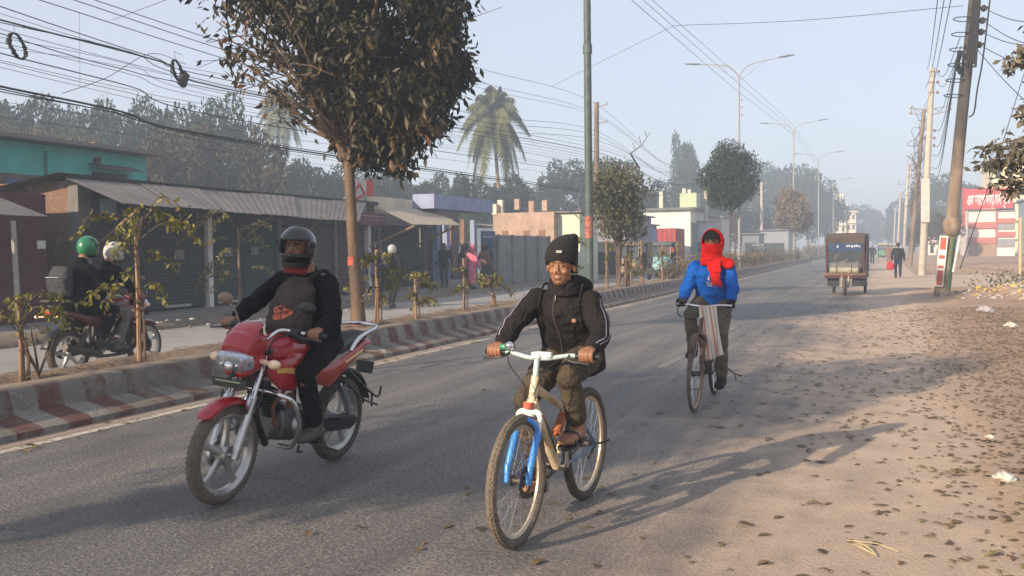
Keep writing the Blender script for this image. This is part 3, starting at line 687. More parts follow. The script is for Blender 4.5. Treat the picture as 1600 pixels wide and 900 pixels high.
# roof top advertising board with a big faded face-less shape
sy0, sy1 = ypos(546, FX-.6), ypos(583, FX-.6); zb0 = XP(560, 316, FX-.6).z; zb1 = XP(570, 281, FX-.6).z
adv = MB().box((0, 0, 0), (.08, sy1-sy0, zb1-zb0)).build('roof_signboard', mat('faded white board', (.52, .48, .46)), None, (FX-.6, (sy0+sy1)/2, (zb0+zb1)/2), label='red and white signboard on the shop roof behind the big tree trunk', cat='signboard')
MB().box((.05, (sy1-sy0)*.36, .0), (.04, (sy1-sy0)*.26, (zb1-zb0)*1.02)).tube([(.06, -.4*(sy1-sy0), -.2), (.06, -.1*(sy1-sy0), .22), (.06, .12*(sy1-sy0), -.1), (.06, -.25*(sy1-sy0), -.32)], .05, 6).build('painted_panel', M_redp, adv)
for s in (-.35, .35): MB().tube([(0, s*(sy1-sy0), -(zb1-zb0)/2), (0, s*(sy1-sy0), -(zb1-zb0)/2-.75)], .03, 6).build('leg', M_rust, adv)

# gate and walls on the far side of the shops
WX = -14.4
g0, g1 = ypos(753, WX-.9), ypos(773, WX-.9)
gt = MB().box((0, 0, 1.1), (.08, g1-g0, 2.2)).build('blue_gate', mat('blue gate paint', (.045, .11, .20), var=.25), None, (WX-.9, (g0+g1)/2, .14), label='dark blue metal gate between the lavender shop and the grey wall', cat='gate')
for k in range(4): MB().box((.05, 0, .3+k*.55), (.03, g1-g0, .05)).build('rail', M_steel, gt)
w0, w1 = ypos(774, WX), ypos(856, WX)
cw = MB().box((0, 0, 1.02), (.2, w1-w0, 2.05)).build('concrete_wall', mat('cement block wall', (.17, .175, .175), scale=2, var=.3, bump=.5, bscale=20), None, (WX, (w0+w1)/2, .1), label='grey cement block wall behind the person in a yellow jacket', cat='wall')
for k in range(5): MB().box((.105, (w1-w0)*(k/4-.5)*.98, 1.02), (.05, .22, 2.1)).build('pier', M_grey, cw)
# sunlit plaster walls facing the camera end
def facingwall(name, px0, px1, ytop, Y, thick, m, label, cat, z0=0, trims=None):
    x0, x1 = YP(px0, 390, Y).x, YP(px1, 390, Y).x; zt_ = YP((px0+px1)/2, ytop, Y).z
    return MB().box((0, thick/2, (zt_+z0)/2), (x1-x0, thick, zt_-z0)).build(name, m, None, ((x0+x1)/2, Y, 0), label=label, cat=cat), x1-x0, zt_
bw, wd, zt_ = facingwall('plaster_building', 771, 866, 332, 41.5, 4, M_pink, 'unfinished pink plaster building above the grey block wall', 'building')
for k, u in enumerate((-.48, -.42, -.1, .1, .35)): MB().box((u*wd, .1+.3*(k % 2), zt_+.2+.1*(k % 3)), (.25, .25, .5+.2*(k % 2))).build('roof_stub', M_cream if k < 2 else M_pink, bw)
for u in (-.3, .05, .3): MB().box((u*wd, -.01, zt_-1.15), (.3, .04, .6)).build('window', M_rust, bw)
cb, wd, zt_ = facingwall('tin_shed', 867, 906, 333, 42, 3, mat('pale green sheet', (.55, .60, .45), var=.12), 'pale green sheet metal shed right of the pink plaster building', 'shed')
MB().box((0, 1.45, zt_+.05), (wd+.3, 3.3, .07)).build('roof', M_tin, cb)
cb, wd, zt_ = facingwall('market_shed', 908, 985, 338, 50, 5, mat('faded mauve sheet', (.25, .22, .28), var=.3), 'faded mauve shed behind the green lamp post', 'shed')
MB().box((0, 2.3, zt_+.05), (wd+.5, 5.6, .08)).build('roof', M_tin, cb); MB().box((0, -.02, 1.0), (wd*.9, .06, 1.9)).build('opening', M_dark, cb)
cb, wd, zt_ = facingwall('blue_kiosk', 985, 1009, 352, 56, 3, mat('light blue board', (.22, .32, .46)), 'light blue kiosk behind the parked auto rickshaws', 'kiosk')
MB().box((0, 1.4, zt_+.04), (wd+.4, 3.4, .08)).build('roof', M_tin, cb)
cb, wd, zt_ = facingwall('red_container', 1010, 1056, 357, 62, 3, mat('dull red paint', (.26, .05, .05)), 'dull red container shop below the white building', 'container')
for k in range(7): MB().box((wd*(k/6-.5)*.95, -.02, zt_/2+.5), (.08, .05, zt_-1.2)).build('rib', M_redp, cb)
wb, wd, zt_ = facingwall('white_building', 1006, 1079, 329, 82, 9, M_white, 'white flat roofed building with bare columns rising from its roof', 'building')
MB().box((0, 4.4, zt_+.12), (wd+.8, 9.6, .22)).build('roof_slab', M_grey, wb)
for px_, h in ((1021, 1.7), (1059, 1.9), (1066, 1.8), (1073, 1.5)): MB().box((YP(px_, 390, 82).x-wb.location.x, 3+.3*(px_ % 3), zt_+h/2+.2), (.32, .32, h)).build('roof_column', M_cream, wb)
for k in range(4): MB().box((wd*(-.33+.2*k), -.02, 2.2), (.55, .05, 1.0)).build('window', M_dark, wb)
MB().box((wd*.36, 3, zt_+.9), (1.5, 2, 1.4)).build('stair_room', mat('stair room green', (.42, .5, .33)), wb)
MB().box((wd/2+.05, 4.4, 2), (.1, 8.9, 3.6)).build('side_wall', M_grey, wb)
for (p0, p1, yt, Y, col, nm, lb_) in ((1080, 1100, 347, 85, (.4, .42, .5), 'bluish_shop', 'small bluish shop right of the white building'), (1101, 1128, 340, 92, (.55, .52, .47), 'whitewashed_shop', 'whitewashed shop seen behind the blue riders head'), (1160, 1186, 366, 110, (.16, .17, .2), 'dark_shed', 'low dark shed far along the left side'), (1188, 1232, 360, 125, (.25, .26, .3), 'long_shed', 'long hazy shed behind the brown median tree')):
    cb, wd, zt_ = facingwall(nm, p0, p1, yt, Y, 5, mat(nm+' paint', col), lb_, 'shop'); MB().box((0, 2.4, zt_+.06), (wd+.5, 5.6, .1)).build('roof', M_tin, cb); MB().box((0, -.02, 1.1), (wd*.7, .06, 2.0)).build('opening', M_dark, cb)
# low row of stalls along the left pavement further on
for k, (y, h, col) in enumerate(((47, 2.6, (.10, .13, .18)), (53.5, 2.9, (.16, .10, .10)), (60, 2.5, (.09, .13, .12)), (68, 3.0, (.2, .2, .22)), (77, 2.8, (.12, .15, .22)), (88, 3.1, (.2, .17, .15)), (100, 2.9, (.16, .18, .2)), (114, 3.2, (.2, .2, .2)))):
    lbn = ('dark blue roadside stall beyond the market shed', 'brownish roadside stall after the dark blue one', 'greenish roadside stall behind the parked rickshaws', 'grey roadside stall with raised tin roof', 'slate blue roadside stall behind the cyclist in blue', 'tan roadside stall beyond the slate blue one', 'pale grey roadside stall in the haze', 'farthest hazy roadside stall on the left')[k]
    st = empty('roadside_stall', (-17.4, y, .1), label=lbn, cat='stall', group='roadside stalls on the left')
    MB().box((-1.2, 0, h/2), (2.4, 5.2, h)).build('wall', mat('stall paint', col, var=.3), st); MB().box((.02, 0, 1.0), (.06, 4.4, 1.7)).build('opening', M_dark, st)
    am = MB(); tin((-2.6, -2.8, h+.25), (-2.6, 2.8, h+.25), (1.0, -2.8, h-.3), (1.0, 2.8, h-.3), 24, mb=am, amp=.03); am.build('roof', M_tin, st, flat=True)

# far cream apartment house at the end of the road
def block(name, px0, px1, ytop, Y, dep, m, floors, bays, label):
    x0, x1 = YP(px0, 390, Y).x, YP(px1, 390, Y).x; zt_ = YP((px0+px1)/2, ytop, Y).z; wd = x1-x0
    e = empty(name, ((x0+x1)/2, Y, 0), label=label, cat='building')
    MB().box((0, dep/2, zt_/2), (wd, dep, zt_)).build('wall', m, e); MB().box((0, dep/2, zt_+.15), (wd+.8, dep+.8, .3)).build('roof_slab', m, e)
    fh = zt_/floors
    for f in range(floors):
        if f: MB().box((0, -.25, f*fh), (wd+.2, .6, .18)).build('ledge', m, e)
        for b in range(bays):
            wn_ = MB().box((wd*((b+.5)/bays-.5), -.02, f*fh+fh*.55), (wd/bays*.42, .12, fh*.42)).build('window', M_dark, e)
            MB().box((wd*((b+.5)/bays-.5), -.12, f*fh+fh*.8), (wd/bays*.55, .3, .08)).build('sunshade', m, wn_)
    return e, wd, zt_
M_far = mat('cream wash', (.70, .62, .50), var=.1, bump=0)
e, wd, zt_ = block('apartment_house', 1294, 1322, 322, 215, 12, M_far, 5, 3, 'tall cream apartment house rising in the haze left of the road')
MB().box((wd*.1, 4, zt_+1.4), (wd*.5, 5, 2.6)).build('stair_tower', M_far, e)
e2, wd, zt_ = block('apartment_house', 1322, 1337, 332, 216, 12, M_far, 4, 2, 'lower cream house joined to the right of the tall one'); 
e3, wd, zt_ = block('apartment_house', 1388, 1402, 358, 300, 10, M_far, 3, 2, 'small pale house almost lost in haze at the end of the road')

# ---------------------------------------------------------------- right side: clinic with the red signboard
cY = 104; M_cw = mat('clinic white', (.74, .66, .60), var=.12, bump=0)
x0, x1, x2 = YP(1513, 390, cY).x, YP(1556, 390, cY).x, YP(1586, 390, cY).x
zs = YP(1545, 327, cY).z; zb = YP(1540, 296, cY).z
Cl = empty('clinic', ((x0+x2)/2, cY, 0), label='white three storey clinic with red bands and red signboard across its top', cat='building'); o_ = V(((x0+x2)/2, cY, 0))
MB().box(*lb(((x0+x2)/2, cY+5, zs/2), (x2-x0, 10, zs))).build('wall', M_cw, Cl)
M_rb = mat('red band', (.42, .13, .11), var=.15, bump=0); M_br = mat('brown ground floor', (.30, .19, .13), bump=0)
MB().box(*lb(((x0+x1)/2, cY-.08, .9), (x1-x0, .2, 2.2))).build('ground_floor', M_br, Cl)
for yy in (352, 376):
    z = YP(1530, yy, cY).z; MB().box(*lb(((x0+x1)/2, cY-.12, z), (x1-x0+.1, .3, .62))).build('red_band', M_rb, Cl)
for yy in (345, 366):
    z = YP(1575, yy, cY).z; MB().box(*lb(((x1+x2)/2+.03, cY-.10, z), (x2-x1, .26, .5))).build('red_band', M_rb, Cl)
MB().box(*lb((x1, cY-.16, zs/2+1), (.14, .1, zs-2))).build('pilaster', M_rb, Cl)
for i in range(2):
    for j in range(3): MB().box(*lb((x1+(x2-x1)*(.28+.45*i), cY-.06, 1.7+j*1.75), (.75, .16, .8))).build('window', mat('window grey', (.25, .25, .27), bump=0) if i+j == 0 else bpy.data.materials['window grey'], Cl)
xs0, xs1 = YP(1507, 390, cY-.6).x, YP(1582, 390, cY-.6).x
sb = MB().box(*lb(((xs0+xs1)/2, cY-.5, (zb+zs)/2+.05), (xs1-xs0, .25, zb-zs))).build('signboard', mat('signboard red', (.55, .05, .06), var=.05, bump=0), Cl)
texton('এক আেপ ডায়াগনিস্টক', 1.5, mat('sign white', (.85, .82, .8), var=0, bump=0), sb, FACEY(L_(((xs0+xs1)/2, cY-.64, (zb+zs)/2-.12))), bold=.03, fit=(xs1-xs0)*.9)
MB().box(*lb((xs0-.1, cY-.5, (zs+zb)/2-.9), (.3, .3, zb-zs+2.2))).build('sign_post', mat('sign post red', (.35, .05, .05), bump=0), Cl)
e, wd, zt_ = block('cream_building', 1549, 1625, 257, 128, 12, mat('warm cream wash', (.74, .62, .40), var=.1, bump=0), 5, 4, 'tall cream building behind the red signboard at the right edge')
e, wd, zt_ = block('roadside_shop', 1450, 1474, 352, 118, 6, M_cw, 2, 2, 'small white shop with red top behind the leaning pole')
MB().box((0, -.1, zt_+.2), (wd, .25, .9)).build('signboard', M_rb, e)
q_ = YP(1600, 350, 60)-V((0, 0, 1.7)); e = MB().box((0, 0, 1.5), (.28, 2.6, 3.0)).box((0, 0, 3.05), (.5, 2.9, .12)).tube([(0, -1.1, .1), (0, -1.1, -q_.z-.1)], .06, 6).tube([(0, 1.1, .1), (0, 1.1, -q_.z-.1)], .06, 6).build('panel_board', mat('blue grey tank', (.28, .36, .42)), None, q_, label='blue grey panel on posts at the right edge under the branch', cat='panel')
# ================================================================ trees
LM_big = leafmat('mango leaf', (.011, .013, .005), (.045, .038, .013), (.16, .075, .03), rough=.5, scale=.9, tr=.12)
LM_sap = leafmat('sapling leaf', (.10, .10, .02), (.25, .22, .05), (.30, .22, .07), rough=.5, scale=3, tr=.3)
LM_ball = leafmat('dark green leaf', (.010, .024, .010), (.03, .055, .018), rough=.5, scale=1, tr=.12)
LM_dust = leafmat('dusty brown leaf', (.12, .085, .05), (.25, .185, .11), rough=.8, scale=1, tr=.15)
LM_far = leafmat('grey green leaf', (.010, .028, .014), (.03, .054, .024), rough=.8, scale=.25, tr=.12)
LM_far2 = leafmat('dusty grey leaf', (.036, .034, .02), (.09, .075, .048), rough=.85, scale=.25, tr=.12)
LM_bush = leafmat('dusty bush leaf', (.05, .06, .025), (.13, .12, .055), rough=.6, scale=1, tr=.2)

def limbs(mb, fork, tips, r0, rs, k=3):
    for t in tips:
        t = V(t); d = t-fork; mid = fork + d*.45 + V((rs.normal()*.12, rs.normal()*.12, abs(d.z)*.08))*d.length*.5
        mb.tube(smooth([fork-V((0, 0, .25)), fork+d*.12+V((0, 0, .12)), mid, t], 5), [r0, r0*.55, r0*.18], 6)
        for j in range(3):
            q = mid.lerp(t, rs.rand()*.7+.1); e = q + V((rs.normal(), rs.normal(), rs.normal()*.6+.3))*d.length*.22
            mb.tube([q, q.lerp(e, .5)+V((0, 0, .05)), e], [r0*.2, r0*.06], 4)

# the big tree on the median
def big_tree(loc, seed, label, full):
    rs = np.random.RandomState(seed); t = empty('street_tree', loc, label=label, cat='tree', group='leafy trees planted along the median')
    fork = V((-.1, .05, 2.55)); mb = MB()
    mb.tube(smooth([(0, 0, -.1), (.02, 0, .3), (-.04, 0, 1.3), (-.1, .03, 2.3), fork], 5), [.16, .105, .086, .08, .095], 14)
    # crown lobes, read from the photograph: sparse towards the left, dense to the right
    # local u axis points to the right in the photo (cos yaw, sin yaw)
    U = V((cos(yaw), sin(yaw), 0)); W = V((-sin(yaw), cos(yaw), 0))
    def at(u, w_, z): return U*(u*.95-.25) + W*w_ + V((0, 0, z-.12))
    lobes = [(.5, .2, 3.9, 1.0, 1.0), (1.55, 0, 4.4, .6, .7), (1.6, .1, 5.5, .6, .7), (-1.9, 0, 5.9, .55, .4), (-2.2, .2, 5.55, .4, .3), (-1.2, .1, 5.2, .5, .4), (1.6, 0, 3.5, .5, .5), (1.0, .1, 3.0, .55, .5), (.45, .1, 2.85, .4, .5), (1.75, .1, 4.0, .45, .5), (-.6, 0, 4.7, .5, .5), (.75, 0, 4.4, 1.15, 1.3), (1.2, .2, 5.0, .95, 1.0), (.3, .1, 5.2, 1.3, 1.1), (-.9, -.1, 5.5, 1.0, .8), (-1.6, .2, 5.75, .6, .5), (.4, -.2, 6.4, 1.5, 1.2), (1.2, .3, 6.0, .9, 1.1), (-.5, .5, 6.8, 1.2, .9), (.6, .3, 7.4, 1.1, .7), (1.1, -.1, 3.6, .8, .6), (.45, .1, 3.1, .55, .5), (1.35, .2, 3.2, .5, .55)]
    pts = []; tips = []
    dens = 1.0 if full else .6
    for (u, w_, z, r, q) in lobes:
        if not full and z > 6.2: continue
        c = at(u, w_, z); n = int(190*r*r*dens*(1.0 if u > 0 else .45))
        for i in range(n):
            d = rs.normal(size=3); d /= np.linalg.norm(d); d *= [r, r, r*.85]; d *= rs.rand()**.35; p = np.array(c)+d*q**.2
            if noise.noise(V(p)*1.4) < .03 and rs.rand() < .85: continue
            hue = rs.rand(); k = 26
            pts.append(p + rs.normal(size=(k, 3))*.10)
            if rs.rand() < .03: tips.append(p)
    # sparse hanging sprays on the left
    for i in range(85):
        u = -1.9+rs.rand()*1.9; z = 3.3+rs.rand()*2.3+max(0, -u-.6)*.75; p = np.array(at(u, rs.normal()*.5, z)); pts.append(p+rs.normal(size=(14, 3))*.14)
        if rs.rand() < .5: tips.append(p)
    limbs(mb, fork, tips, .05, rs)
    if full:
        mb2 = mb
    mb.build('trunk', M_bark, t, ang=60)
    P_ = np.concatenate(pts); vs, fs = leafgeo(P_, .165, .36, .8, rs)
    meshobj('crown', fastmesh('crown', vs, fs, LM_big), t)
    MB().tube([(-.03, 0, .95), (-.035, 0, 1.08)], [.098, .096], 16, cap=False).build('painted_band', mat('worn red band', (.36, .07, .04), var=.4, scale=14), t) if full else None
    return t
TY = GP(519, 508, .38)
bt = big_tree((-7.5, TY.y, .36), 21, 'big tree with dark leathery leaves and red painted band on its trunk', True)
b2 = big_tree((-7.45, -2.6, .36), 22, 'median tree behind the viewpoint whose crown shades the road', False)

def gen_tree(name, loc, hcrown, rad, ztop, zbot, leafm, nleaf, L, seed, label, stems=1, group=None, trunk_m=None, irregular=.25):
    rs = np.random.RandomState(seed); t = empty(name, loc, label=label, cat='tree', group=group)
    zc = (ztop+zbot)/2; hz_ = (ztop-zbot)/2; mb = MB(); fork = V((0, 0, zbot+.15)); tips = []; pts = []
    nb = 26
    for i in range(nb):
        d = rs.normal(size=3); d /= np.linalg.norm(d); q = rs.rand()**.4*(1-irregular*rs.rand()); c = np.array([d[0]*rad*q*.8, d[1]*rad*q*.8, zc+d[2]*hz_*q*.8]); r = rad*(.28+.2*rs.rand())
        if rs.rand() < .5: tips.append(c)
        n = nleaf//nb; dd = rs.normal(size=(n, 3)); dd /= np.linalg.norm(dd, axis=1)[:, None]; pts.append(c + dd*r*(rs.rand(n, 1)**.3))
    for s in range(stems):
        a = s*2.4; b = V((cos(a), sin(a), 0))*(.0 if stems == 1 else .12); mb.tube(smooth([b-V((0, 0, .1)), b*1.5+V((.03, .02, zbot*.5)), fork+b*1.5], 4), [.11 if stems == 1 else .05, .07 if stems == 1 else .03], 8)
    limbs(mb, fork, tips, .06, rs); mb.build('trunk', trunk_m or M_bark, t, ang=60)
    vs, fs = leafgeo(np.concatenate(pts), L, .4, .4, rs); meshobj('crown', fastmesh('crown', vs, fs, leafm), t); return t
def medY(px): return XP(px, 400, -7.5).y
y2 = medY(1143); gen_tree('street_tree', (-7.5, y2, .36), 0, 1.95, XP(1142, 220, -7.5).z, XP(1142, 338, -7.5).z-.3, LM_ball, 24000, .17, 31, 'rounded dark green tree on the median behind the cyclist in blue', stems=2, irregular=.45, group='leafy trees planted along the median')
y3 = medY(1240); gen_tree('street_tree', (-7.5, y3, .36), 0, 2.1, XP(1240, 284, -7.5).z, XP(1240, 375, -7.5).z, LM_dust, 11000, .24, 32, 'brown dusty round tree on the median behind a street lamp', stems=2, group='leafy trees planted along the median')
# thin dusty tree with a bare branch
y4 = medY(968); bt4 = gen_tree('thin_tree', (-7.5, y4, .36), 0, 1.4, XP(968, 236, -7.5).z, .8, LM_bush, 8200, .12, 33, 'thin multi stemmed dusty tree with a bare branch beside the green lamp post', stems=4, irregular=.6)
b = MB(); pA = V((0, .2, 3.2)); tip = XP(1016, 207, -7.5)-V((-7.5, y4, .36)); m1 = XP(985, 240, -7.5)-V((-7.5, y4, .36)); m2 = XP(998, 262, -7.5)-V((-7.5, y4, .36))
b.tube([(0, 0, 2.3), m2, m1, m1.lerp(tip, .5)+V((0, .1, -.08)), tip], [.05, .035, .02, .01], 6)
for q in (.2, .5, .8): b.tube([m1.lerp(tip, q), m1.lerp(tip, q)+V((0, -.25, .18)), m1.lerp(tip, q)+V((.1, -.5, .1))], [.012, .004], 4)
b.build('bare_branch', M_barkfar, bt4)

# background trees: four crowns shared by copies
def far_proto(seed, leafm, nleaf=8500, ls=.034, squash=1.0):
    rs = np.random.RandomState(seed); pts = []; mb = MB(); fork = V((0, 0, .25)); tips = []
    nb = 34
    for i in range(nb):
        d = rs.normal(size=3); d /= np.linalg.norm(d); q = .35+.65*rs.rand()**.5
        c = np.array([d[0]*.40*q, d[1]*.40*q, .58+d[2]*.33*q]); r = .09+.09*rs.rand()
        if i % 3 == 0: tips.append(c)
        n = int(nleaf/nb*(r/.13)**2); dd = rs.normal(size=(n, 3)); dd /= np.linalg.norm(dd, axis=1)[:, None]; pts.append(c + dd*r*(.55+.45*rs.rand(n, 1)**.5)*[1, 1, .8])
    mb.tube(smooth([(0, 0, -.02), (.01, 0, .12), fork], 4), [.03, .022], 7); limbs(mb, fork, tips, .018, rs)
    vs, fs = leafgeo(np.concatenate(pts), ls, .6, .2, rs); return fastmesh('crown', vs, fs, leafm), mb
protos = {}
for k, (sd, lm) in enumerate(((41, LM_far), (42, LM_far), (43, LM_far2), (44, LM_far2), (45, LM_far))):
    cm, tm = far_proto(sd, lm); e = empty('background_tree', (0, -500, 0)); tr_ = tm.build('trunk', M_barkfar, e, ang=60); meshobj('crown', cm, e); protos[k] = e
used_p = set()
TR = [ # px, top, half width px, Y, proto, label
 (-45, 120, 95, 46, 0, 'grey green tree cut by the left edge behind the turquoise roof'), (28, 132, 78, 50, 1, 'leftmost full grey green tree above the turquoise roof'), (112, 158, 66, 58, 0, 'hazy tree in the dip between two taller crowns at the left'),
 (168, 143, 66, 52, 4, 'round grey green tree above the right end of the turquoise building'), (262, 141, 66, 56, 1, 'broad hazy tree left of the first wire coil'), (348, 142, 68, 54, 0, 'tall hazy tree just left of the big tree'),
 (60, 186, 70, 42, 3, 'dusty tree low behind the roof weeds'), (150, 196, 52, 40, 2, 'small dusty tree with pale stems above the turquoise slab'), (300, 176, 78, 42, 2, 'big dusty brown tree behind the shop roof'), (398, 186, 66, 44, 3, 'dusty tree with pale limbs beside the hazy palm'), (228, 205, 50, 38, 3, 'dusty bush tree at the corner of the turquoise building'), 
 (470, 240, 62, 62, 4, 'low bluish tree behind the big trunk at left'), (545, 250, 60, 66, 0, 'low bluish tree directly behind the big trunk'), (612, 256, 58, 70, 1, 'hazy tree above the small roof signboard'), (676, 268, 46, 74, 4, 'hazy tree left of the coconut palm'), (728, 262, 40, 66, 1, 'green tree at the foot of the coconut palm, left side'), (800, 268, 44, 76, 0, 'green tree at the foot of the coconut palm, right side'), (760, 290, 50, 72, 4, 'low tree behind the lavender shop roof'), 
 (852, 288, 42, 92, 1, 'low hazy tree left of the brown utility pole'), (888, 246, 56, 96, 0, 'broad hazy tree behind the green lamp post'), (952, 236, 58, 98, 1, 'tall hazy tree right of the green lamp post'), (1010, 280, 44, 100, 4, 'hazy tree above the white building'), (1068, 203, 27, 140, 4, 'tall narrow tree rising above the hazy tree line'), (1074, 262, 46, 132, 0, 'broad tree under the tall narrow one'), (1122, 290, 50, 126, 1, 'hazy tree behind the dark green median tree'),
 (1186, 268, 48, 172, 0, 'far blue grey tree left of the second street lamp'), (1222, 247, 56, 182, 1, 'highest far tree behind the second street lamp'), (1262, 262, 46, 176, 4, 'far tree between the second and third street lamp'), (1290, 292, 34, 185, 0, 'far tree just left of the cream apartment house'), (1180, 320, 60, 140, 4, 'low far tree mass left of the brown median tree'), (1345, 318, 36, 290, 0, 'very faint tree right of the cream apartment house'), (1372, 335, 30, 320, 1, 'very faint low tree at the vanishing point'),
 (1402, 322, 28, 250, 4, 'faint tree at the right side of the far road'), (1428, 300, 36, 215, 1, 'hazy tree behind the far utility poles'), (1468, 268, 50, 175, 0, 'large hazy tree behind the leaning pole'), (1512, 278, 46, 165, 4, 'hazy tree behind the left end of the red signboard'), (1448, 318, 26, 112, 3, 'dusty roadside tree behind the white concrete pole'), (1482, 322, 24, 100, 2, 'dusty brown tree left of the clinic'), (1425, 352, 18, 120, 2, 'small dusty roadside bush tree near the far poles')]
for (px, yt, hw, Y, k, lab) in TR:
    dep = YP(px, 390, Y).dot(fw); base = YP(px, 390, Y); zt_ = YP(px, yt, Y).z; rad = hw*dep/F
    o = protos[k] if k not in used_p else copy_tree(protos[k]); used_p.add(k)
    o.location = (base.x, base.y, 0); hgt = zt_/.98; o.scale = (rad/.5, rad/.5, hgt); o.rotation_euler = (0, 0, rnd.random()*6.28)
    tag(o, lab, 'tree', 'hazy trees beyond the buildings')


# coconut palms
def palm(loc, ztop, R_, seed, label, lean, lm):
    rs = np.random.RandomState(seed); t = empty('coconut_palm', loc, label=label, cat='palm tree', group='coconut palms above the roofs')
    top = V((lean[0], lean[1], ztop)); MB().tube(smooth([(0, 0, -.1), (lean[0]*.2, lean[1]*.2, ztop*.4), (lean[0]*.7, lean[1]*.7, ztop*.75), top], 5), [.22, .16, .13, .14], 10).build('trunk', M_barkfar, t)
    vs = []; fs = []
    def frond(az, el, Lf, droop):
        d = V((cos(az), sin(az), 0)); P = []
        for i in range(15):
            s = i/14; P.append(top + d*(Lf*s*cos(el)*(1-.25*s*droop)) + V((0, 0, Lf*(s*sin(el) - droop*s*s*.9))))
        for i in range(1, 15):
            a = P[i]; tdir = (P[i]-P[i-1]).normalized(); sd = tdir.cross(V((0, 0, 1))).normalized()
            for j in range(5):
                b = P[i-1].lerp(a, j/5); wl = Lf*.30*(sin(min(1, (i+j/5)/14+.06)*pi)**.6)*(.8+.4*rs.rand())
                for sgn in (-1, 1):
                    e = b + (sd*sgn*.75 + tdir*.45 + V((0, 0, -.55-.5*rs.rand())))*wl*.75; o = len(vs); w_ = tdir*(.075*Lf/3.6)
                    vs.extend([b-w_, b+w_, e]); fs.append((o, o+1, o+2))
        o = len(vs)
        for i in range(14):
            q = V((0, 0, .035)); vs.extend([P[i]-q, P[i]+q, P[i+1]]); fs.append((len(vs)-3, len(vs)-2, len(vs)-1))
    for i in range(40):
        tt = i/39; frond(i*2.4+rs.normal()*.15, R(78-125*tt), R_*(.85+.25*rs.rand()), .55+.75*tt)
    meshobj('crown', fastmesh('crown', np.array([tuple(v) for v in vs]), np.array(fs), lm), t)
    cb = MB()
    for i in range(9): cb.ell(top+V((cos(i*.7)*.28, sin(i*.7)*.28, -.25-.1*(i % 2))), (.13, .13, .15), seg=8, rings=6)
    cb.build('coconuts', LM_dust, t); return t
LM_palm = leafmat('palm leaf', (.05, .075, .025), (.14, .15, .06), (.24, .18, .09), rough=.7, scale=.4, tr=.2)
b_ = YP(783, 390, 72); zt_ = YP(776, 172, 72).z; palm((b_.x, b_.y, 0), zt_, 4.3, 51, 'tall coconut palm with drooping half dry fronds left of the green lamp post', (-.5, -.1), LM_palm)
b_ = YP(455, 390, 88); zt_ = YP(445, 160, 88).z; palm((b_.x, b_.y, 0), zt_, 4.2, 52, 'hazy coconut palm half hidden behind the big tree', (-.8, -.1), LM_palm)

# branches of a roadside tree reaching in from the right edge
rt = empty('roadside_tree', (6.6, 9.9, -.02), label='roadside tree just outside the right edge with dusty leafy branches reaching in', cat='tree')
rs = np.random.RandomState(61); o_ = V((6.6, 9.9, -.02)); mb = MB(); fk_ = V((-.1, 0, 2.3)); mb.tube(smooth([(0, 0, -.1), (.05, .1, 1.2), fk_], 5), [.2, .14, .12], 10); pts = []
for (sx, sy, ex, ey, n) in ((1640, 225, 1532, 234, 1), (1640, 262, 1530, 262, 1), (1650, 290, 1560, 285, 0), (1650, 250, 1555, 248, 0), (1640, 60, 1578, 108, 0), (1650, 150, 1592, 185, 0), (1660, 90, 1590, 92, 0), (1660, 225, 1575, 252, 1), (1650, 300, 1572, 300, 0)):
    Yb = 9.3+.4*rs.rand(); s = YP(sx, sy, Yb)-o_; e = YP(ex, ey, Yb)-o_; P = smooth([s, s.lerp(e, .5)+V((0, 0, .06)), e], 8); mb.tube(P, [.012, .004], 5); Q = smooth([fk_, fk_.lerp(s, .4)+V((0, 0, .25)), s], 9); mb.tube(Q, [.05, .012], 6)
    for p in P:
        for j in range(2):
            q = np.array(p)+rs.normal(size=3)*[.03, .05, .02]; pts.append(q+rs.normal(size=(5, 3))*[.03, .04, .018])
    for p in Q[6:]:
        pts.append(np.array(p)+rs.normal(size=(40, 3))*[.12, .18, .12])
for i in range(70):
    d = rs.normal(size=3); d /= np.linalg.norm(d); c = np.array([.3, 0, 4.2])+d*[2.0, 1.8, 1.5]*rs.rand()**.4; pts.append(c+rs.normal(size=(90, 3))*.28)
    if i % 6 == 0: mb.tube(smooth([fk_, fk_.lerp(V(c), .5)+V((0, 0, .2)), V(c)], 4), [.06, .012], 6)
mb.build('trunk', M_bark, rt); vs, fs = leafgeo(np.concatenate(pts), .08, .42, .45, rs)
M_dustleaf = leafmat('dust covered leaf', (.07, .065, .045), (.19, .165, .12), rough=.8, scale=2, tr=.1); meshobj('crown', fastmesh('crown', vs, fs, M_dustleaf), rt)

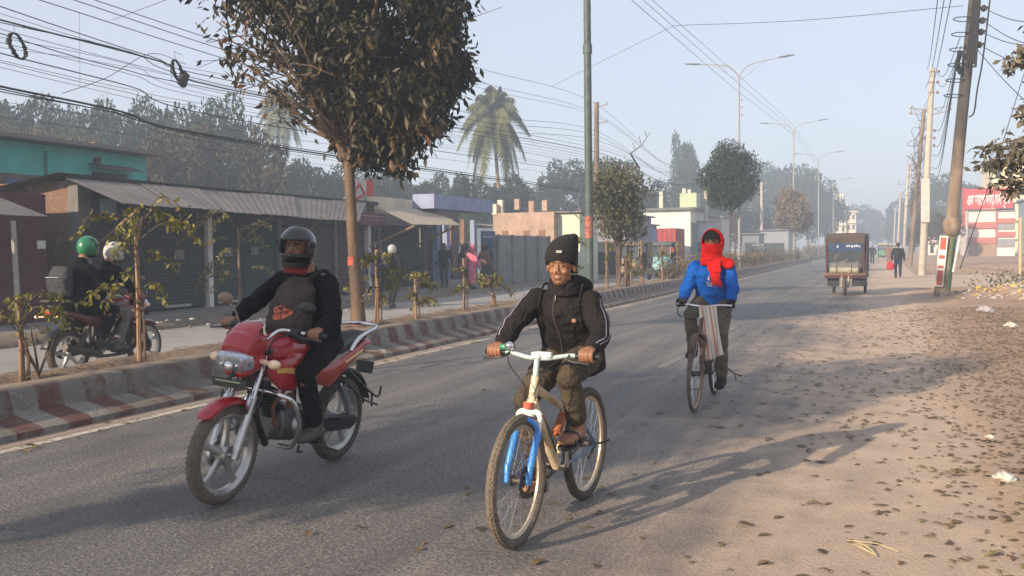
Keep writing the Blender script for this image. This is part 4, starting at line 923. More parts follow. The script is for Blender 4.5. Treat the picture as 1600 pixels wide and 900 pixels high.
# ---------------------------------------------------------------- saplings tied to stakes
def sapling(loc, h, spread, seed, label, nbr=7, stakes=2, lean=0, lpb=26):
    rs = np.random.RandomState(seed); t = empty('staked_sapling', loc, label=label, cat='sapling', group='young trees tied to stakes')
    for s in range(stakes):
        a = rs.rand()*6; b = V((cos(a), sin(a), 0))*.05*s; MB().tube([b-V((0, 0, .1)), b*.5+V((.01, 0, h*(.5 if s == 0 else .35))), V((.0, lean*h, h*(1 if s == 0 else .72+.2*rs.rand())))+b*.3], [.028, .024, .022] if s == 0 else [.016, .012], 7).build('stake', M_wood, t)
    mb = MB(); pts = []; st = smooth([(.05, .03, -.05), (.06, .02, h*.3), (.03, -.03+lean*h*.7, h*.7), (.05, .05+lean*h, h*1.0)], 5); mb.tube(st, [.016, .008], 6)
    for i in range(nbr):
        k = .3+.68*rs.rand(); s = V(st[int(k*(len(st)-1))]); a = pi/2*(1 if rs.rand() < .5 else -1)+rs.normal()*.55; d = V((cos(a), sin(a), 0)); Lb = spread*(.45+.6*rs.rand())
        P = smooth([s, s+d*Lb*.4+V((0, 0, Lb*(.25+.2*rs.rand()))), s+d*Lb*.8+V((0, 0, Lb*.28)), s+d*Lb+V((0, 0, Lb*(.12-.2*rs.rand())))], 5); mb.tube(P, [.006, .0025], 4)
        for p in P[5:]:
            pts.append(np.array(p)+rs.normal(size=(lpb//11+1, 3))*[.025, .035, .02])
    for z in (.35, .5, .65): mb.torus((.03, .0+lean*h*z, h*z), (0, .2, 1), .04, .006, 10, 5)
    mb.build('stem', M_twig, t); vs, fs = leafgeo(np.concatenate(pts), .075, .5, .55, rs); meshobj('foliage', fastmesh('foliage', vs, fs, LM_sap), t); return t
def mp(px): return XP(px, 400, -7.42).y
SP = [(28, .75, .55, 'leafy low sapling with two dark stakes at the left edge of the median', 8, 2, 0, (-7.35,)), (213, 1.55, .85, 'sapling with yellow leaves on a thick stake beside the second motorcycle', 12, 2, 0, None),
 (588, 1.15, .5, 'sapling on a thick split stake just right of the big trunk', 12, 3, 0, None), (648, .68, .42, 'short sapling between two taller stakes right of the big trunk', 10, 2, 0, None), (724, 1.0, .3, 'tall bare stake with few leaves left of the nearer cyclist', 3, 2, 0, None), (768, .62, .4, 'leaning leafy sapling left of the nearer cyclists shoulder', 8, 2, -.35, None)]
for i, (px, h, sp, lab, nb_, st_, ln_, _) in enumerate(SP): sapling((-7.42, mp(px), .37), h, sp, 70+i, lab, nb_, st_, ln_, 30)
p = GP(375, 486, .13); sapling((p.x, p.y, .12), 2.0, 1.2, 80, 'tall sapling beside the opposite road, left of the helmeted rider', 15, 2, 0, 44)
far_l = ['stake behind the nearer cyclists left shoulder', 'thin sapling under the green lamp post', 'sapling before the brown parked rickshaw', 'sapling between the two parked rickshaws', 'sapling before the blue parked rickshaw', 'sapling left of the cyclist in blue', 'sapling touching the elbow of the cyclist in blue']
for i, px in enumerate((905, 947, 975, 990, 1002, 1030, 1062)): sapling((-7.42+.1*(i % 3-1), mp(px), .37), 1.15+.35*rnd.random(), .35, 90+i, 'dusty '+far_l[i], 7, 2, .05*(i % 3-1), 24)
# small bare bush by the left stakes
mb = MB(); rs = np.random.RandomState(8)
for i in range(9):
    a = rs.rand()*6.3; P = smooth([(0, 0, 0), (cos(a)*.04, sin(a)*.06, .12), (cos(a)*.10, sin(a)*.13, .24), (cos(a)*.12, sin(a)*.2, .38+.08*rs.rand())], 4); mb.tube(P, [.009, .004], 5)
bb = mb.build('bare_bush', M_twig, None, (-7.4, mp(52), .37), label='small leafless bush on the median near the left edge', cat='bush')
vs, fs = leafgeo(rs.normal(size=(26, 3))*[.1, .14, .08]+[0, 0, .38], .06, .5, .5, rs); meshobj('leaves', fastmesh('leaves', vs, fs, LM_sap), bb)
# scrub along the rest of the median
pts = []; mb = MB()
rs = np.random.RandomState(9)
for i in range(420):
    y = 34+rs.rand()**1.1*62; x = -7.55+rs.normal()*.14; h = .35+.75*rs.rand()*(1 if y > 45 else .6); mb.tube([(x, y, .35), (x+rs.normal()*.08, y+rs.normal()*.12, .35+h)], [.012, .005], 4); pts.append(np.array([x, y, .4+h*.6])+rs.normal(size=(26, 3))*[.14, .2, h*.28])
scr = mb; vs, fs = leafgeo(np.concatenate(pts), .11, .45, .0, rs)
M_scrub = leafmat('median scrub leaf', (.07, .065, .035), (.22, .17, .095), rough=.8, scale=.5, tr=.15)
meshobj('median_scrub', fastmesh('median_scrub', vs, fs, M_scrub), kind='stuff', label='dry scrub and weeds filling the far median'); mb.build('scrub_stems', M_twig, kind='stuff', label='dry stems of the scrub on the far median')
pts = [np.array([-7.85+rs.normal()*.3, 105+rs.rand()*150, .5+rs.rand()*.8])+rs.normal(size=(30, 3))*[.3, .6, .3] for i in range(160)]; vs, fs = leafgeo(np.concatenate(pts), .25, .5, 0, rs); meshobj('median_scrub', fastmesh('median_scrub', vs, fs, M_scrub), kind='stuff', label='hazy scrub on the median beyond the gap')
# weeds and rubbish heap on the right
pts = []
for i in range(55):
    x, y = 4.9+rs.normal()*1.1, 31.6+rs.normal()*1.2; z = max(0, shoulder_h(x, y)); pts.append(np.array([x, y, z+.12+.25*rs.rand()])+rs.normal(size=(24, 3))*[.12, .12, .14])
vs, fs = leafgeo(np.concatenate(pts), .12, .4, -.1, rs); meshobj('heap_weeds', fastmesh('heap_weeds', vs, fs, LM_bush), kind='stuff', label='dusty weeds growing over the rubbish heap')
mats_r = [mat('litter white', (.44, .42, .39), bump=0), mat('litter grey', (.35, .34, .33), bump=0), mat('litter brown', (.32, .2, .12), bump=0), mat('litter yellow', (.55, .40, .10), bump=0)]
mb = MB()
for i in range(420):
    x, y = 4.2+rs.normal()*1.1, 29.3+rs.normal()*1.0; z = max(0, shoulder_h(x, y)); s = .03+.08*rs.rand()**2; rm = Matrix.Rotation(rs.rand()*6, 3, 'Z') @ Matrix.Rotation(rs.rand()*1.2, 3, 'X'); mb.ell((x, y, z+s*.25), (s, s*(.4+.6*rs.rand()), s*(.2+.3*rs.rand())), rm, 6, 4, m=int(rs.rand()**1.3*4))
mb.build('rubbish_heap', mats_r, flat=True, kind='stuff', label='heap of mixed rubbish and rubble beyond the leaning pole')
for i, (px, py, s, lab) in enumerate(((1540, 490, .13, 'clear crumpled plastic bag on the dirt below the rubbish heap'), (1580, 516, .085, 'white crumpled bag on the dirt near the right edge'), (1571, 752, .05, 'small white paper scrap among the dead leaves'), (1548, 683, .028, 'tiny white scrap among leaves near the right edge'))):
    g = GP(px, py, .03); x, y = g.x, g.y; mb = MB().ell((0, 0, 0), (s*1.3, s, s*.55), seg=18, rings=12); me = bake(mb, s*.16, 1, s*.5, 5/s*.2); me.materials.append(mats_r[0] if i else mat('milky plastic', (.50, .50, .53), rough=.3, alpha=.5, bump=0)); me.polygons.foreach_set('use_smooth', [True]*len(me.polygons)); meshobj('plastic_bag' if i < 2 else 'paper_scrap', me, loc=(x, y, max(0, shoulder_h(x, y))+s*.3), label=lab, cat='plastic bag' if i < 2 else 'paper scrap')
g = GP(1370, 872, 0); mb = MB()
for i in range(9):
    a = R(35)+rs.normal()*.25; mb.tube([(0, 0, .012), (-cos(a)*.06-rs.rand()*.04, sin(a)*.12, .02+.01*rs.rand()), (-cos(a)*(.12+.04*rs.rand()), sin(a)*.24, .012)], [.0025, .0012], 4)
mb.tube([(-.14, .2, .012), (0, .17, .02), (.1, .1, .012)], .0025, 4)
mb.build('straw_bundle', mat('dry straw', (.45, .36, .2), bump=0), None, (g.x, g.y, 0), label='small bundle of dry straw lying on the road at the bottom right', cat='straw')

# ================================================================ poles, lamps, wires
def pole(name, base, top, r, mt, label, cat='utility pole', group=None, kinks=()):
    o = empty(name, base, label=label, cat=cat, group=group); P = [V((0, 0, -.15))]+[V(k)-V(base) for k in kinks]+[V(top)-V(base)]
    MB().tube(smooth(P, 5), r, 14).build('shaft', mt, o, ang=60); return o
# leaning brown pole, right
b0 = GP(1470, 465, 0); Y0 = b0.y
k1 = YP(1487, 345, Y0+.0); k2 = YP(1503, 180, Y0-.05); tp = YP(1527, -45, Y0-.1)
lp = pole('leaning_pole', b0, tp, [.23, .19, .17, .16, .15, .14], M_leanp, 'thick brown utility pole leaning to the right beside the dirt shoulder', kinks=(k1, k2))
MB().ell(YP(1487, 353, Y0-.1)-b0, (.25, .24, .33), seg=14, rings=10).build('knot', M_leanp, lp)
mb = MB().box(YP(1471, 408, Y0-.29)-b0, (.22, .02, 1.45), Matrix.Rotation(R(5), 3, 'Y')); st = mb.build('poster', M_white, lp)
for k, (dz, hh) in enumerate(((.50, .34), (.12, .10), (-.16, .07), (-.48, .42))): MB().box(YP(1471, 408, Y0-.306)-b0+V((dz*.087, 0, dz)), (.15, .01, hh), Matrix.Rotation(R(5), 3, 'Y')).build('printed_patch', mat('poster red', (.42, .09, .06), var=.5, scale=16) if 'poster red' not in bpy.data.materials else bpy.data.materials['poster red'], st)
MB().tube([YP(1482, 452, Y0-.24)-b0, YP(1486, 400, Y0-.24)-b0, YP(1490, 372, Y0-.22)-b0], .035, 6).build('green_pipe', mat('green pipe', (.03, .11, .045)), lp)
MB().tube([YP(1489, 425, Y0-.2)-b0, YP(1500, 368, Y0-.2)-b0], .03, 6).build('white_pipe', M_white, lp)
rs = np.random.RandomState(12); mb = MB()
for i in range(5): mb.tube([YP(1524+2*i, -20, Y0-.3)-b0, YP(1512+3*i, 85+5*i, Y0-.36)-b0, YP(1508+3*i, 90+14*(i % 3), Y0-.3)-b0], .035, 5)
for i in range(4): mb.tube([YP(1498+rs.rand()*6, 80, Y0-.3)-b0, YP(1494+rs.rand()*4, 90+i*5, Y0-.45)-b0, YP(1500, 115, Y0-.3)-b0], .045, 6)
for i in range(6): mb.torus(YP(1507-i*3, 30+i*24, Y0)-b0, (0.12, 0, 1), .29, .015, 16, 5)
mb.tube(smooth([YP(1548, -10, Y0-.4)-b0, YP(1536, 90, Y0-.5)-b0, YP(1527, 140, Y0-.5)-b0, YP(1522, 175, Y0-.4)-b0, YP(1514, 183, Y0-.3)-b0], 5), .022, 5)
mb.build('cable_tangle', M_black, lp)
for i, (px, py) in enumerate(((1537, 13), (1535, 32), (1533, 50), (1530, 70))): MB().box(YP(px-8, py, Y0-.2)-b0, (.5, .06, .06)).ell(YP(px, py, Y0-.2)-b0, (.08, .06, .10), seg=8, rings=6).build('insulator', M_dark, lp)
# concrete poles beyond
def rpole(bx, by, tx, ty, Y, r, mt, lab, arms=True, panel=None):
    b_ = YP(bx, by, Y); b_.z = -.02; t_ = YP(tx, ty, Y); o = pole('concrete_pole', b_, t_, [r, r*.7], mt, lab, group='utility poles along the right side')
    if arms:
        for z in (.80, .775): MB().tube([(t_-b_)*z+V((-.95, 0, .1)), (t_-b_)*z, (t_-b_)*z+V((.95, 0, .15))], .03, 5).ell((t_-b_)*z+V((-.95, 0, .2)), (.09, .09, .1), seg=8, rings=5).ell((t_-b_)*z+V((.95, 0, .25)), (.09, .09, .1), seg=8, rings=5).build('crossarm', M_steel, o)
    for z in (.98, .93, .88): MB().torus((t_-b_)*z, (0, 0, 1), r*.75, .02, 12, 5).ell((t_-b_)*z+V((.3, 0, 0)), (.08, .08, .08), seg=8, rings=5).build('insulator_band', M_rust, o)
    return o, b_, t_
p2, q2, t2_ = rpole(1440, 428, 1457, 106, 54, .19, M_pconc, 'tall pale concrete pole with insulators behind the leaning pole')
MB().box((t2_-q2)*.36+V((-.02, -.26, 0)), (.42, .04, 2.3)).build('poster', mats_r[0], p2)
p2b, q2b, t2b = rpole(1443, 424, 1451, 200, 57, .13, M_steel, 'slim steel pipe pole standing against the tall pale one', arms=False)
p3, q3, t3_ = rpole(1421, 414, 1444, 170, 76, .19, M_trunk2, 'brown pole wrapped in dry cable tangle left of the tall pale one', arms=False)
mb = MB()
for i in range(70):
    z = .35+.6*rs.rand(); c = (t3_-q3)*z; mb.tube(smooth([c+V(rs.normal(size=3)*[.3, .2, .4]), c+V(rs.normal(size=3)*[.38, .2, .8]), c+V(rs.normal(size=3)*[.3, .2, .9])], 3), .02, 4)
mb.build('creeper_tangle', M_twig, p3)
p4, q4, t4_ = rpole(1411, 404, 1420, 255, 108, .2, M_pconc, 'hazy concrete pole third along the right side', arms=True)
p5, q5, t5_ = rpole(1402, 399, 1407, 300, 150, .2, M_pconc, 'faint concrete pole fourth along the right side', arms=False)
p6, q6, t6_ = rpole(1396, 394, 1399, 325, 210, .2, M_pconc, 'faintest pole at the far end of the right side', arms=False)
g = YP(1594, 424, 36); MB().tube([(0, 0, -.1), (.0, 0, YP(1594, 340, 36).z-g.z)], .05, 8).torus((0, 0, 1.4), (0, 0, 1), .06, .02, 8, 5).build('bamboo_post', mat('pale bamboo', (.5, .36, .22)), None, g, label='thin pale bamboo post at the right edge before the motorcycles', cat='post')

# left side utility poles
LX = -15.0
def lpole(px, ytop, lab, r=.16):
    b_ = XP(px, 400, LX); b_.z = .05; t_ = XP(px, ytop, LX); o = pole('wooden_pole', b_, t_, [r*1.1, r*.85], M_pconc if r > .17 else M_trunk2, lab, group='utility poles along the left side')
    for i in range(2): MB().tube([t_-b_-V((0, 0, .25+i*.95)), t_-b_+V((.55, .1, -.15-i*.95))], .03, 5).ell(t_-b_+V((.55, .1, -.08-i*.95)), (.07, .07, .1), seg=8, rings=5).build('bracket', M_steel, o)
    return t_
T1 = lpole(932, 160, 'brown utility pole with two brackets right of the green lamp post')
T2 = lpole(1103, 262, 'utility pole at the left edge of the dark green median tree', .2)
T3 = lpole(1190, 285, 'hazy utility pole right of the dark green median tree', .2)
# street lamps on the median
M_lampm = mat('lamp post paint', (.26, .26, .26), rough=.5, var=.15)
def lamp(y, h, lab, mt=M_lampm, r=.07, arm=3.0, joint=None):
    o = empty('street_lamp', (-7.5, y, .36), label=lab, cat='street lamp', group='double armed street lamps on the median'); h -= .36
    MB().tube([(0, 0, -.2), (0, 0, h*.62), (0, 0, h*.621), (0, 0, h-.8)], [r*1.25, r*1.05, r*.8, r*.65], 12).build('post', mt, o)
    if joint: MB().tube([(0, 0, joint-.12), (0, 0, joint+.12)], r*1.35, 12).build('collar', mt, o)
    for s in (-1, 1):
        a = MB().tube(smooth([(0, 0, h-.95), (s*.08, 0, h-.5), (s*.45, 0, h-.08), (s*1.1, 0, h+.12), (s*(arm-.75), 0, h+.25)], 5), [r*.5, r*.38], 8).tube([(s*.05, 0, h-.85), (s*1.45, 0, h+.13)], .014, 5).tube([(s*.8, 0, h+.05), (s*.75, 0, h-.3)], .012, 5).build('arm', mt, o)
        MB().loft([((s*(arm-.85), 0, h+.27), (0, .07, 0), (0, 0, .04)), ((s*(arm-.5), 0, h+.3), (0, .14, 0), (0, 0, .06)), ((s*arm, 0, h+.34), (0, .09, 0), (0, 0, .03))], 10).build('lamp_head', mat('lamp head', (.22, .23, .25), rough=.4, bump=0) if 'lamp head' not in bpy.data.materials else bpy.data.materials['lamp head'], a)
    for k in range(3): MB().ell((.14, 0, h-1.9-k*.42), (.06, .06, .07), seg=8, rings=5).build('insulator', M_steel, o)
    return o
z1 = XP(1155, 103, -7.5).z
g1_ = lamp(XP(919, 200, -7.5).y, 13.2, 'nearest street lamp, a grey green post with a red smear near its foot', mat('grey green paint', (.06, .085, .08), rough=.6, var=.35), .095, joint=XP(918, 77, -7.5).z-.36)
MB().tube([(0, 0, XP(920, 372, -7.5).z-.36), (0, 0, XP(920, 338, -7.5).z-.36)], .118, 12).build('red_smear', mat('red smear', (.30, .10, .07), var=.7, scale=12), g1_)
mb = MB(); 

mb.tube([V((cos(k*.9)*.1, sin(k*.9)*.1, 4.2+k*.1)) for k in range(60)], .012, 4); mb.build('wound_cable', M_dark, g1_)
for px, yt, lab in ((1155, 103, 'street lamp above the dark green median tree'), (1240, 195, 'street lamp rising from the brown median tree'), (1279, 242, 'third street lamp in the haze'), (1302, 282, 'fourth street lamp, faint in the haze'), (1318, 302, 'farthest faint street lamp near the vanishing point')):
    lamp(XP(px, 300, -7.5).y, XP(px, yt, -7.5).z, lab)

# overhead cables
nw = [0]
def wire(P, r, label='black overhead cable running along the shop side of the street', group='overhead cables along the shop side', k=8, m=None):
    nw[0] += 1; P = [V(p) for p in P]
    return MB().tube(P, r*.75, 5, k=k, cap=False).build('overhead_cable', m or M_black, label=label, cat='cable', group=group)
def lw(pts, r, X=LX, ext=True, end=T2, jit=0):
    P = [XP(px, py, X) for px, py in pts]; d = P[0]-P[1]; P = [P[0]+d*.8-V((0, 0, -.05))]+P
    if ext:
        e = end+V((0, 0, -.2-1.6*rnd.random())); P = P+[P[-1].lerp(e, .5)-V((0, 0, .7)), e]
    wire(P, r)
lw([(380, -4), (735, 103), (932, 163)], .012); lw([(300, -30), (735, 124), (932, 178)], .012); lw([(200, -60), (735, 133), (932, 182)], .010)
lw([(148, 0), (420, 88), (740, 178), (932, 205)], .013); lw([(116, 0), (420, 99), (740, 188), (932, 212)], .013); lw([(62, 0), (420, 112), (740, 200), (932, 219)], .013)
lw([(0, 10), (235, 88), (420, 138), (932, 232)], .014); lw([(0, 21), (240, 92), (420, 130), (932, 226)], .007); lw([(0, 31), (250, 96), (420, 152), (932, 238)], .024); lw([(0, 35), (200, 80), (420, 148), (932, 243)], .012)
lw([(0, 45), (250, 112), (420, 160), (932, 250)], .008); lw([(0, 52), (180, 105), (420, 155), (932, 247)], .013); lw([(0, 58), (200, 100), (420, 168), (932, 255)], .007); lw([(0, 66), (200, 115), (420, 172), (932, 258)], .008); lw([(0, 74), (160, 98), (420, 150), (932, 262)], .006)
lw([(0, 83), (200, 134), (420, 196), (932, 272)], .016); lw([(0, 94), (200, 139), (420, 180), (932, 266)], .007); lw([(0, 97), (180, 140), (420, 186), (932, 268)], .008); lw([(0, 105), (220, 158), (420, 212), (932, 280)], .007)
lw([(0, 135), (180, 172), (420, 228), (932, 300)], .030); lw([(0, 139), (160, 172), (420, 225), (932, 297)], .016); lw([(0, 143), (200, 180), (420, 231), (932, 303)], .014); lw([(0, 158), (200, 190), (420, 236), (932, 306)], .006); lw([(0, 182), (200, 210), (420, 246), (932, 312)], .006)
# wires that cross above the road and along the lamps
def px3(pts, r, **k): wire([XP(px, py, X) for px, py, X in pts], r, **k)
kw = dict(label='thin wire strung over the road along the street lamps', group='thin wires along the street lamps')
for (a, b_, c) in (((987, 0), (1150, 140), (1240, 212)), ((1005, 0), (1150, 127), (1240, 205)), ((1019, 0), (1150, 115), (1240, 198))):
    p0 = XP(*a, -7.0); p1 = XP(*b_, -7.6); p2_ = XP(*c, -7.8); wire([p0+(p0-p1)*.5, p0, p1, p2_, p2_+V((0, 38, -.3))], .012, **kw)
wire([XP(862, 135, -15), XP(940, 96, -12), XP(1053, 40, -7.3)], .010, label='thin wire crossing the road from the left to the lamp wires', group='wires crossing above the road')
wire([XP(1053, 40, -7.3), XP(1250, 32, -2.5), YP(1505, 9, Y0)], .012, label='thin wire from the lamp wires to the top of the leaning pole', group='wires crossing above the road')
kr = dict(label='black cable between the leaning pole and the concrete poles', group='cables along the right side')
for i, (px, py) in enumerate(((1500, 60), (1502, 72), (1497, 84), (1496, 92), (1495, 100), (1494, 108), (1493, 116), (1492, 120))):
    a = YP(px, py, Y0-.1); z = (.97, .93, .80, .70, .62, .58, .52, .47)[i]; e = q2+(t2_-q2)*z+V((.2, 0, 0)); wire([a, a.lerp(e, .5)-V((0, 0, .55+.1*i)), e], .016, **kr)
for i in range(3): a = YP(1470+12*i, -40, 20); e = q2+(t2_-q2)*(.99-.09*i)+V((-.3+.5*i*0, 0, 0)); wire([a, a.lerp(e, .5)-V((0, 0, .5)), e], .014, **kr)
for i in range(5): a = q2+(t2_-q2)*(.95-.1*i); e = q3+(t3_-q3)*(.95-.12*i); wire([a, a.lerp(e, .5)-V((0, 0, .5)), e], .014, **kr)
for i in range(3): a = q3+(t3_-q3)*(.95-.1*i); e = q4+(t4_-q4)*(.95-.1*i); wire([a, a.lerp(e, .5)-V((0, 0, .5)), e], .016, **kr)
kr2 = dict(label='black cable leaving the leaning pole towards the right edge', group='cables leaving towards the right edge')
for (x0_, y0_), (x1_, y1_) in (((1537, 13), (1640, 36)), ((1535, 32), (1640, 78)), ((1533, 50), (1640, 72)), ((1530, 70), (1640, 105)), ((1512, 60), (1660, 210)), ((1600, 115), (1500, 420))):
    a = YP(x0_, y0_, Y0-.2); e = YP(x1_, y1_, Y0-8); wire([a, a.lerp(e, .5)-V((0, 0, .12)), e], .014, **kr2)
# coils of spare cable
def coil(px, py, rx, rz_, lab, box=False):
    c = XP(px, py, LX+.15); mb = MB(); rs = np.random.RandomState(int(px))
    for i in range(9): mb.tube([V((rs.normal()*.02, cos(a)*rx*(1+.08*rs.normal()*0)+rs.normal()*.006+.02*(i % 3), sin(a)*rz_-cos(a)*.10)) for a in np.linspace(0, 2*pi, 26)], .012, 4, cap=False)
    mb.tube([(0, -.02, rz_), (0, -.06, rz_+.22), (0, .2, rz_+.18)], .006, 4)
    o = mb.build('cable_coil', M_black, None, c, label=lab, cat='cable coil', group='coils of spare cable')
    if box: MB().box((0, rx+.06, -.16), (.12, .2, .34), Matrix.Rotation(R(-25), 3, 'X')).build('splice_box', M_black, o, bev=.01)
coil(26, 72, .17, .20, 'oval cable coil hanging from the wires at the upper left'); coil(276, 110, .15, .20, 'cable coil with black box hanging left of the big tree', True)
wire([XP(97, 146, LX), XP(165, 122, LX), XP(235, 84, LX), XP(290, 100, LX)], .009, label='loose wire looping up from the cable bundle at the upper left', group='loose wires in the bundle'); wire([XP(124, 18, LX), XP(125, 134, LX)], .004, k=0, label='thin wire hanging straight down at the upper left', group='loose wires in the bundle')
# ================================================================ people
from mathutils.bvhtree import BVHTree
SKIN = mat('brown skin', (.25, .115, .062), rough=.5, var=.12, scale=9, bump=.08, spec=.45)
LIP = mat('lips', (.20, .08, .055), rough=.4, var=.05, bump=0); HAIR = mat('black hair', (.008, .007, .006), rough=.5, var=.1, bump=0)
BEARD = mat('stubble', (.15, .07, .042), rough=.7, var=.2, bump=0); EYEW = mat('eye white', (.36, .30, .26), rough=.2, var=0, bump=0)
def cloth(name, col, var=.2, bump=.9, bscale=11, rough=.85, **k):
    m = mat(name, col, rough=rough, var=var, scale=7, bump=bump, bscale=bscale, spec=.12, **k)
    for n in m.node_tree.nodes:
        if n.type == 'BUMP': n.inputs['Distance'].default_value = .035
        if n.type == 'TEX_NOISE' and n.inputs['Scale'].default_value == bscale: n.inputs['Distortion'].default_value = 1.2
    return m
def seg2(mb, pts, rs_):
    mb.tube(pts, rs_, 12)
    for p, r in zip(pts, rs_): mb.ell(p, (r, r, r), seg=10, rings=7)
def lerpv(a, b, t): return V(a).lerp(V(b), t)
def torso(mb, J, k, hem=.06, hipw=.155):
    pel, ch, nk = V(J['pelvis']), V(J['chest']), V(J['neck']); sd = (V(J['shL'])-V(J['shR'])).normalized(); up = (ch-pel).normalized(); up2 = (nk-ch).normalized(); sw = (V(J['shL'])-V(J['shR'])).length/2
    def sec(c, u, w_, d): s = (sd-u*sd.dot(u)).normalized(); return (c, s*(w_+k), s.cross(u)*(d+k))
    shm = (V(J['shL'])+V(J['shR']))/2
    mb.loft([sec(pel-up*hem, up, hipw+.008, .12), sec(pel+up*.04, up, hipw+.005, .12), sec(pel.lerp(ch, .5), up, .155, .115), sec(ch, up, .168, .122), sec(ch.lerp(shm, .6), up2, .165, .112), sec(shm-up2*.015, up2, .125, .085), sec(shm.lerp(nk, .55), up2, .075, .062), sec(nk, up2, .055, .055)], 20)
    for s in 'LR': mb.ell(V(J['sh'+s]), (.046+k,)*3, seg=12, rings=8); mb.tube([shm-up2*.05, V(J['sh'+s])-up2*.01], [.065+k, .048+k], 12)
def head_pieces(mb, T):
    def e(c, r, rot=None): mb.ell(T @ V(c), r, (T.to_3x3() @ rot) if rot else T.to_3x3(), seg=18, rings=12)
    e((-.015, 0, .03), (.098, .078, .092)); e((.012, 0, -.035), (.076, .060, .088)); e((.045, 0, -.090), (.034, .031, .024)); e((.0, 0, -.06), (.06, .054, .05))
    e((.076, 0, .030), (.014, .050, .010)); e((.062, .036, -.028), (.022, .020, .02)); e((.062, -.036, -.028), (.022, .020, .02))
    mb.tube([T @ V(p) for p in ((.082, 0, .012), (.092, 0, -.010), (.100, 0, -.028))], [.006, .008, .010], 8); e((.094, .011, -.034), (.009, .007, .007)); e((.094, -.011, -.034), (.009, .007, .007))
    e((.078, 0, -.060), (.012, .021, .0055)); e((.077, 0, -.070), (.012, .018, .0065)); e((-.005, .080, -.008), (.018, .009, .031), Matrix.Rotation(R(-15), 3, 'Z')); e((-.005, -.080, -.008), (.018, .009, .031), Matrix.Rotation(R(15), 3, 'Z'))
def grip_hand(mb, W, P, side, up=V((0, 0, 1)), sc=1.0):
    """fist closed round a bar along y at P; side=+1 left hand"""
    P, W = V(P), V(W); g = V((0, side, 0)); a = P-W; a = (a-g*a.dot(g)); a.normalize(); n = g.cross(a)*side
    if n.dot(up) < 0: n = -n
    c = P-a*.022+n*.026
    mb.loft([(W, g*.024, n*.018), (W.lerp(c, .45), g*.032, n*.017), (c, g*.041, n*.015), (c+a*.012, g*.040, n*.011)], 12)
    for i, (o, l) in enumerate(((.033, .88), (.011, 1.0), (-.011, .97), (-.031, .82))):
        q = P-g*o*-1; pts = [q-a*.02+n*.028, q+a*.016*l+n*.031, q+a*.034*l+n*.008, q+a*.026*l-n*.018, q+a*.002-n*.027]
        mb.tube(smooth(pts, 3), [.0105, .0098, .0092, .0085, .007], 8)
    t = P-g*.040; mb.tube(smooth([W.lerp(c, .5)-g*.02-n*.004, t-a*.02-n*.004, t+a*.008-n*.016, t+g*.012+a*.024-n*.020], 3), [.013, .011, .0095, .008], 8)
def free_hand(mb, W, d, fwd_):
    W, d = V(W), V(d).normalized(); g = V(fwd_).normalized(); g = (g-d*g.dot(d)).normalized(); n = d.cross(g)
    mb.loft([(W, g*.024, n*.017), (W+d*.045, g*.036, n*.016), (W+d*.085, g*.038, n*.012)], 10)
    for o, l in ((.029, .85), (.010, 1), (-.010, .95), (-.028, .75)): mb.tube([W+d*.08+g*o, W+d*(.08+.035*l)+g*o+n*.004, W+d*(.08+.075*l)+g*o+n*.02], [.009, .0085, .007], 6)
    mb.tube([W+d*.02+g*.02, W+d*.05+g*.045+n*.008, W+d*.085+g*.048+n*.018], [.012, .010, .008], 6)
def shoe(mb, A, T, h=.05):
    A, T = V(A), V(T); d = (T-A); d.z = 0; d.normalize(); s = d.cross(V((0, 0, 1))); u = V((0, 0, 1)); A = A.copy(); L0 = .0
    mb.loft([(A-d*.075-u*.045, s*.026, u*.022), (A-d*.05-u*.04, s*.038, u*.042), (A+d*.02-u*.038, s*.042, u*.05), (A+d*.10-u*.05, s*.047, u*.036), (A+d*.165-u*.056, s*.042, u*.028), (A+d*.195-u*.06, s*.02, u*.014)], 14)
    mb.tube([A-u*.03, A+u*.035], [.043, .045], 12)
def legs_skin(mb, J, k=0):
    for s in 'LR':
        seg2(mb, [J['hip'+s], lerpv(J['hip'+s], J['kn'+s], .5), J['kn'+s]], [.078, .065, .052]); seg2(mb, [J['kn'+s], lerpv(J['kn'+s], J['an'+s], .35), J['an'+s]], [.052, .05, .034])
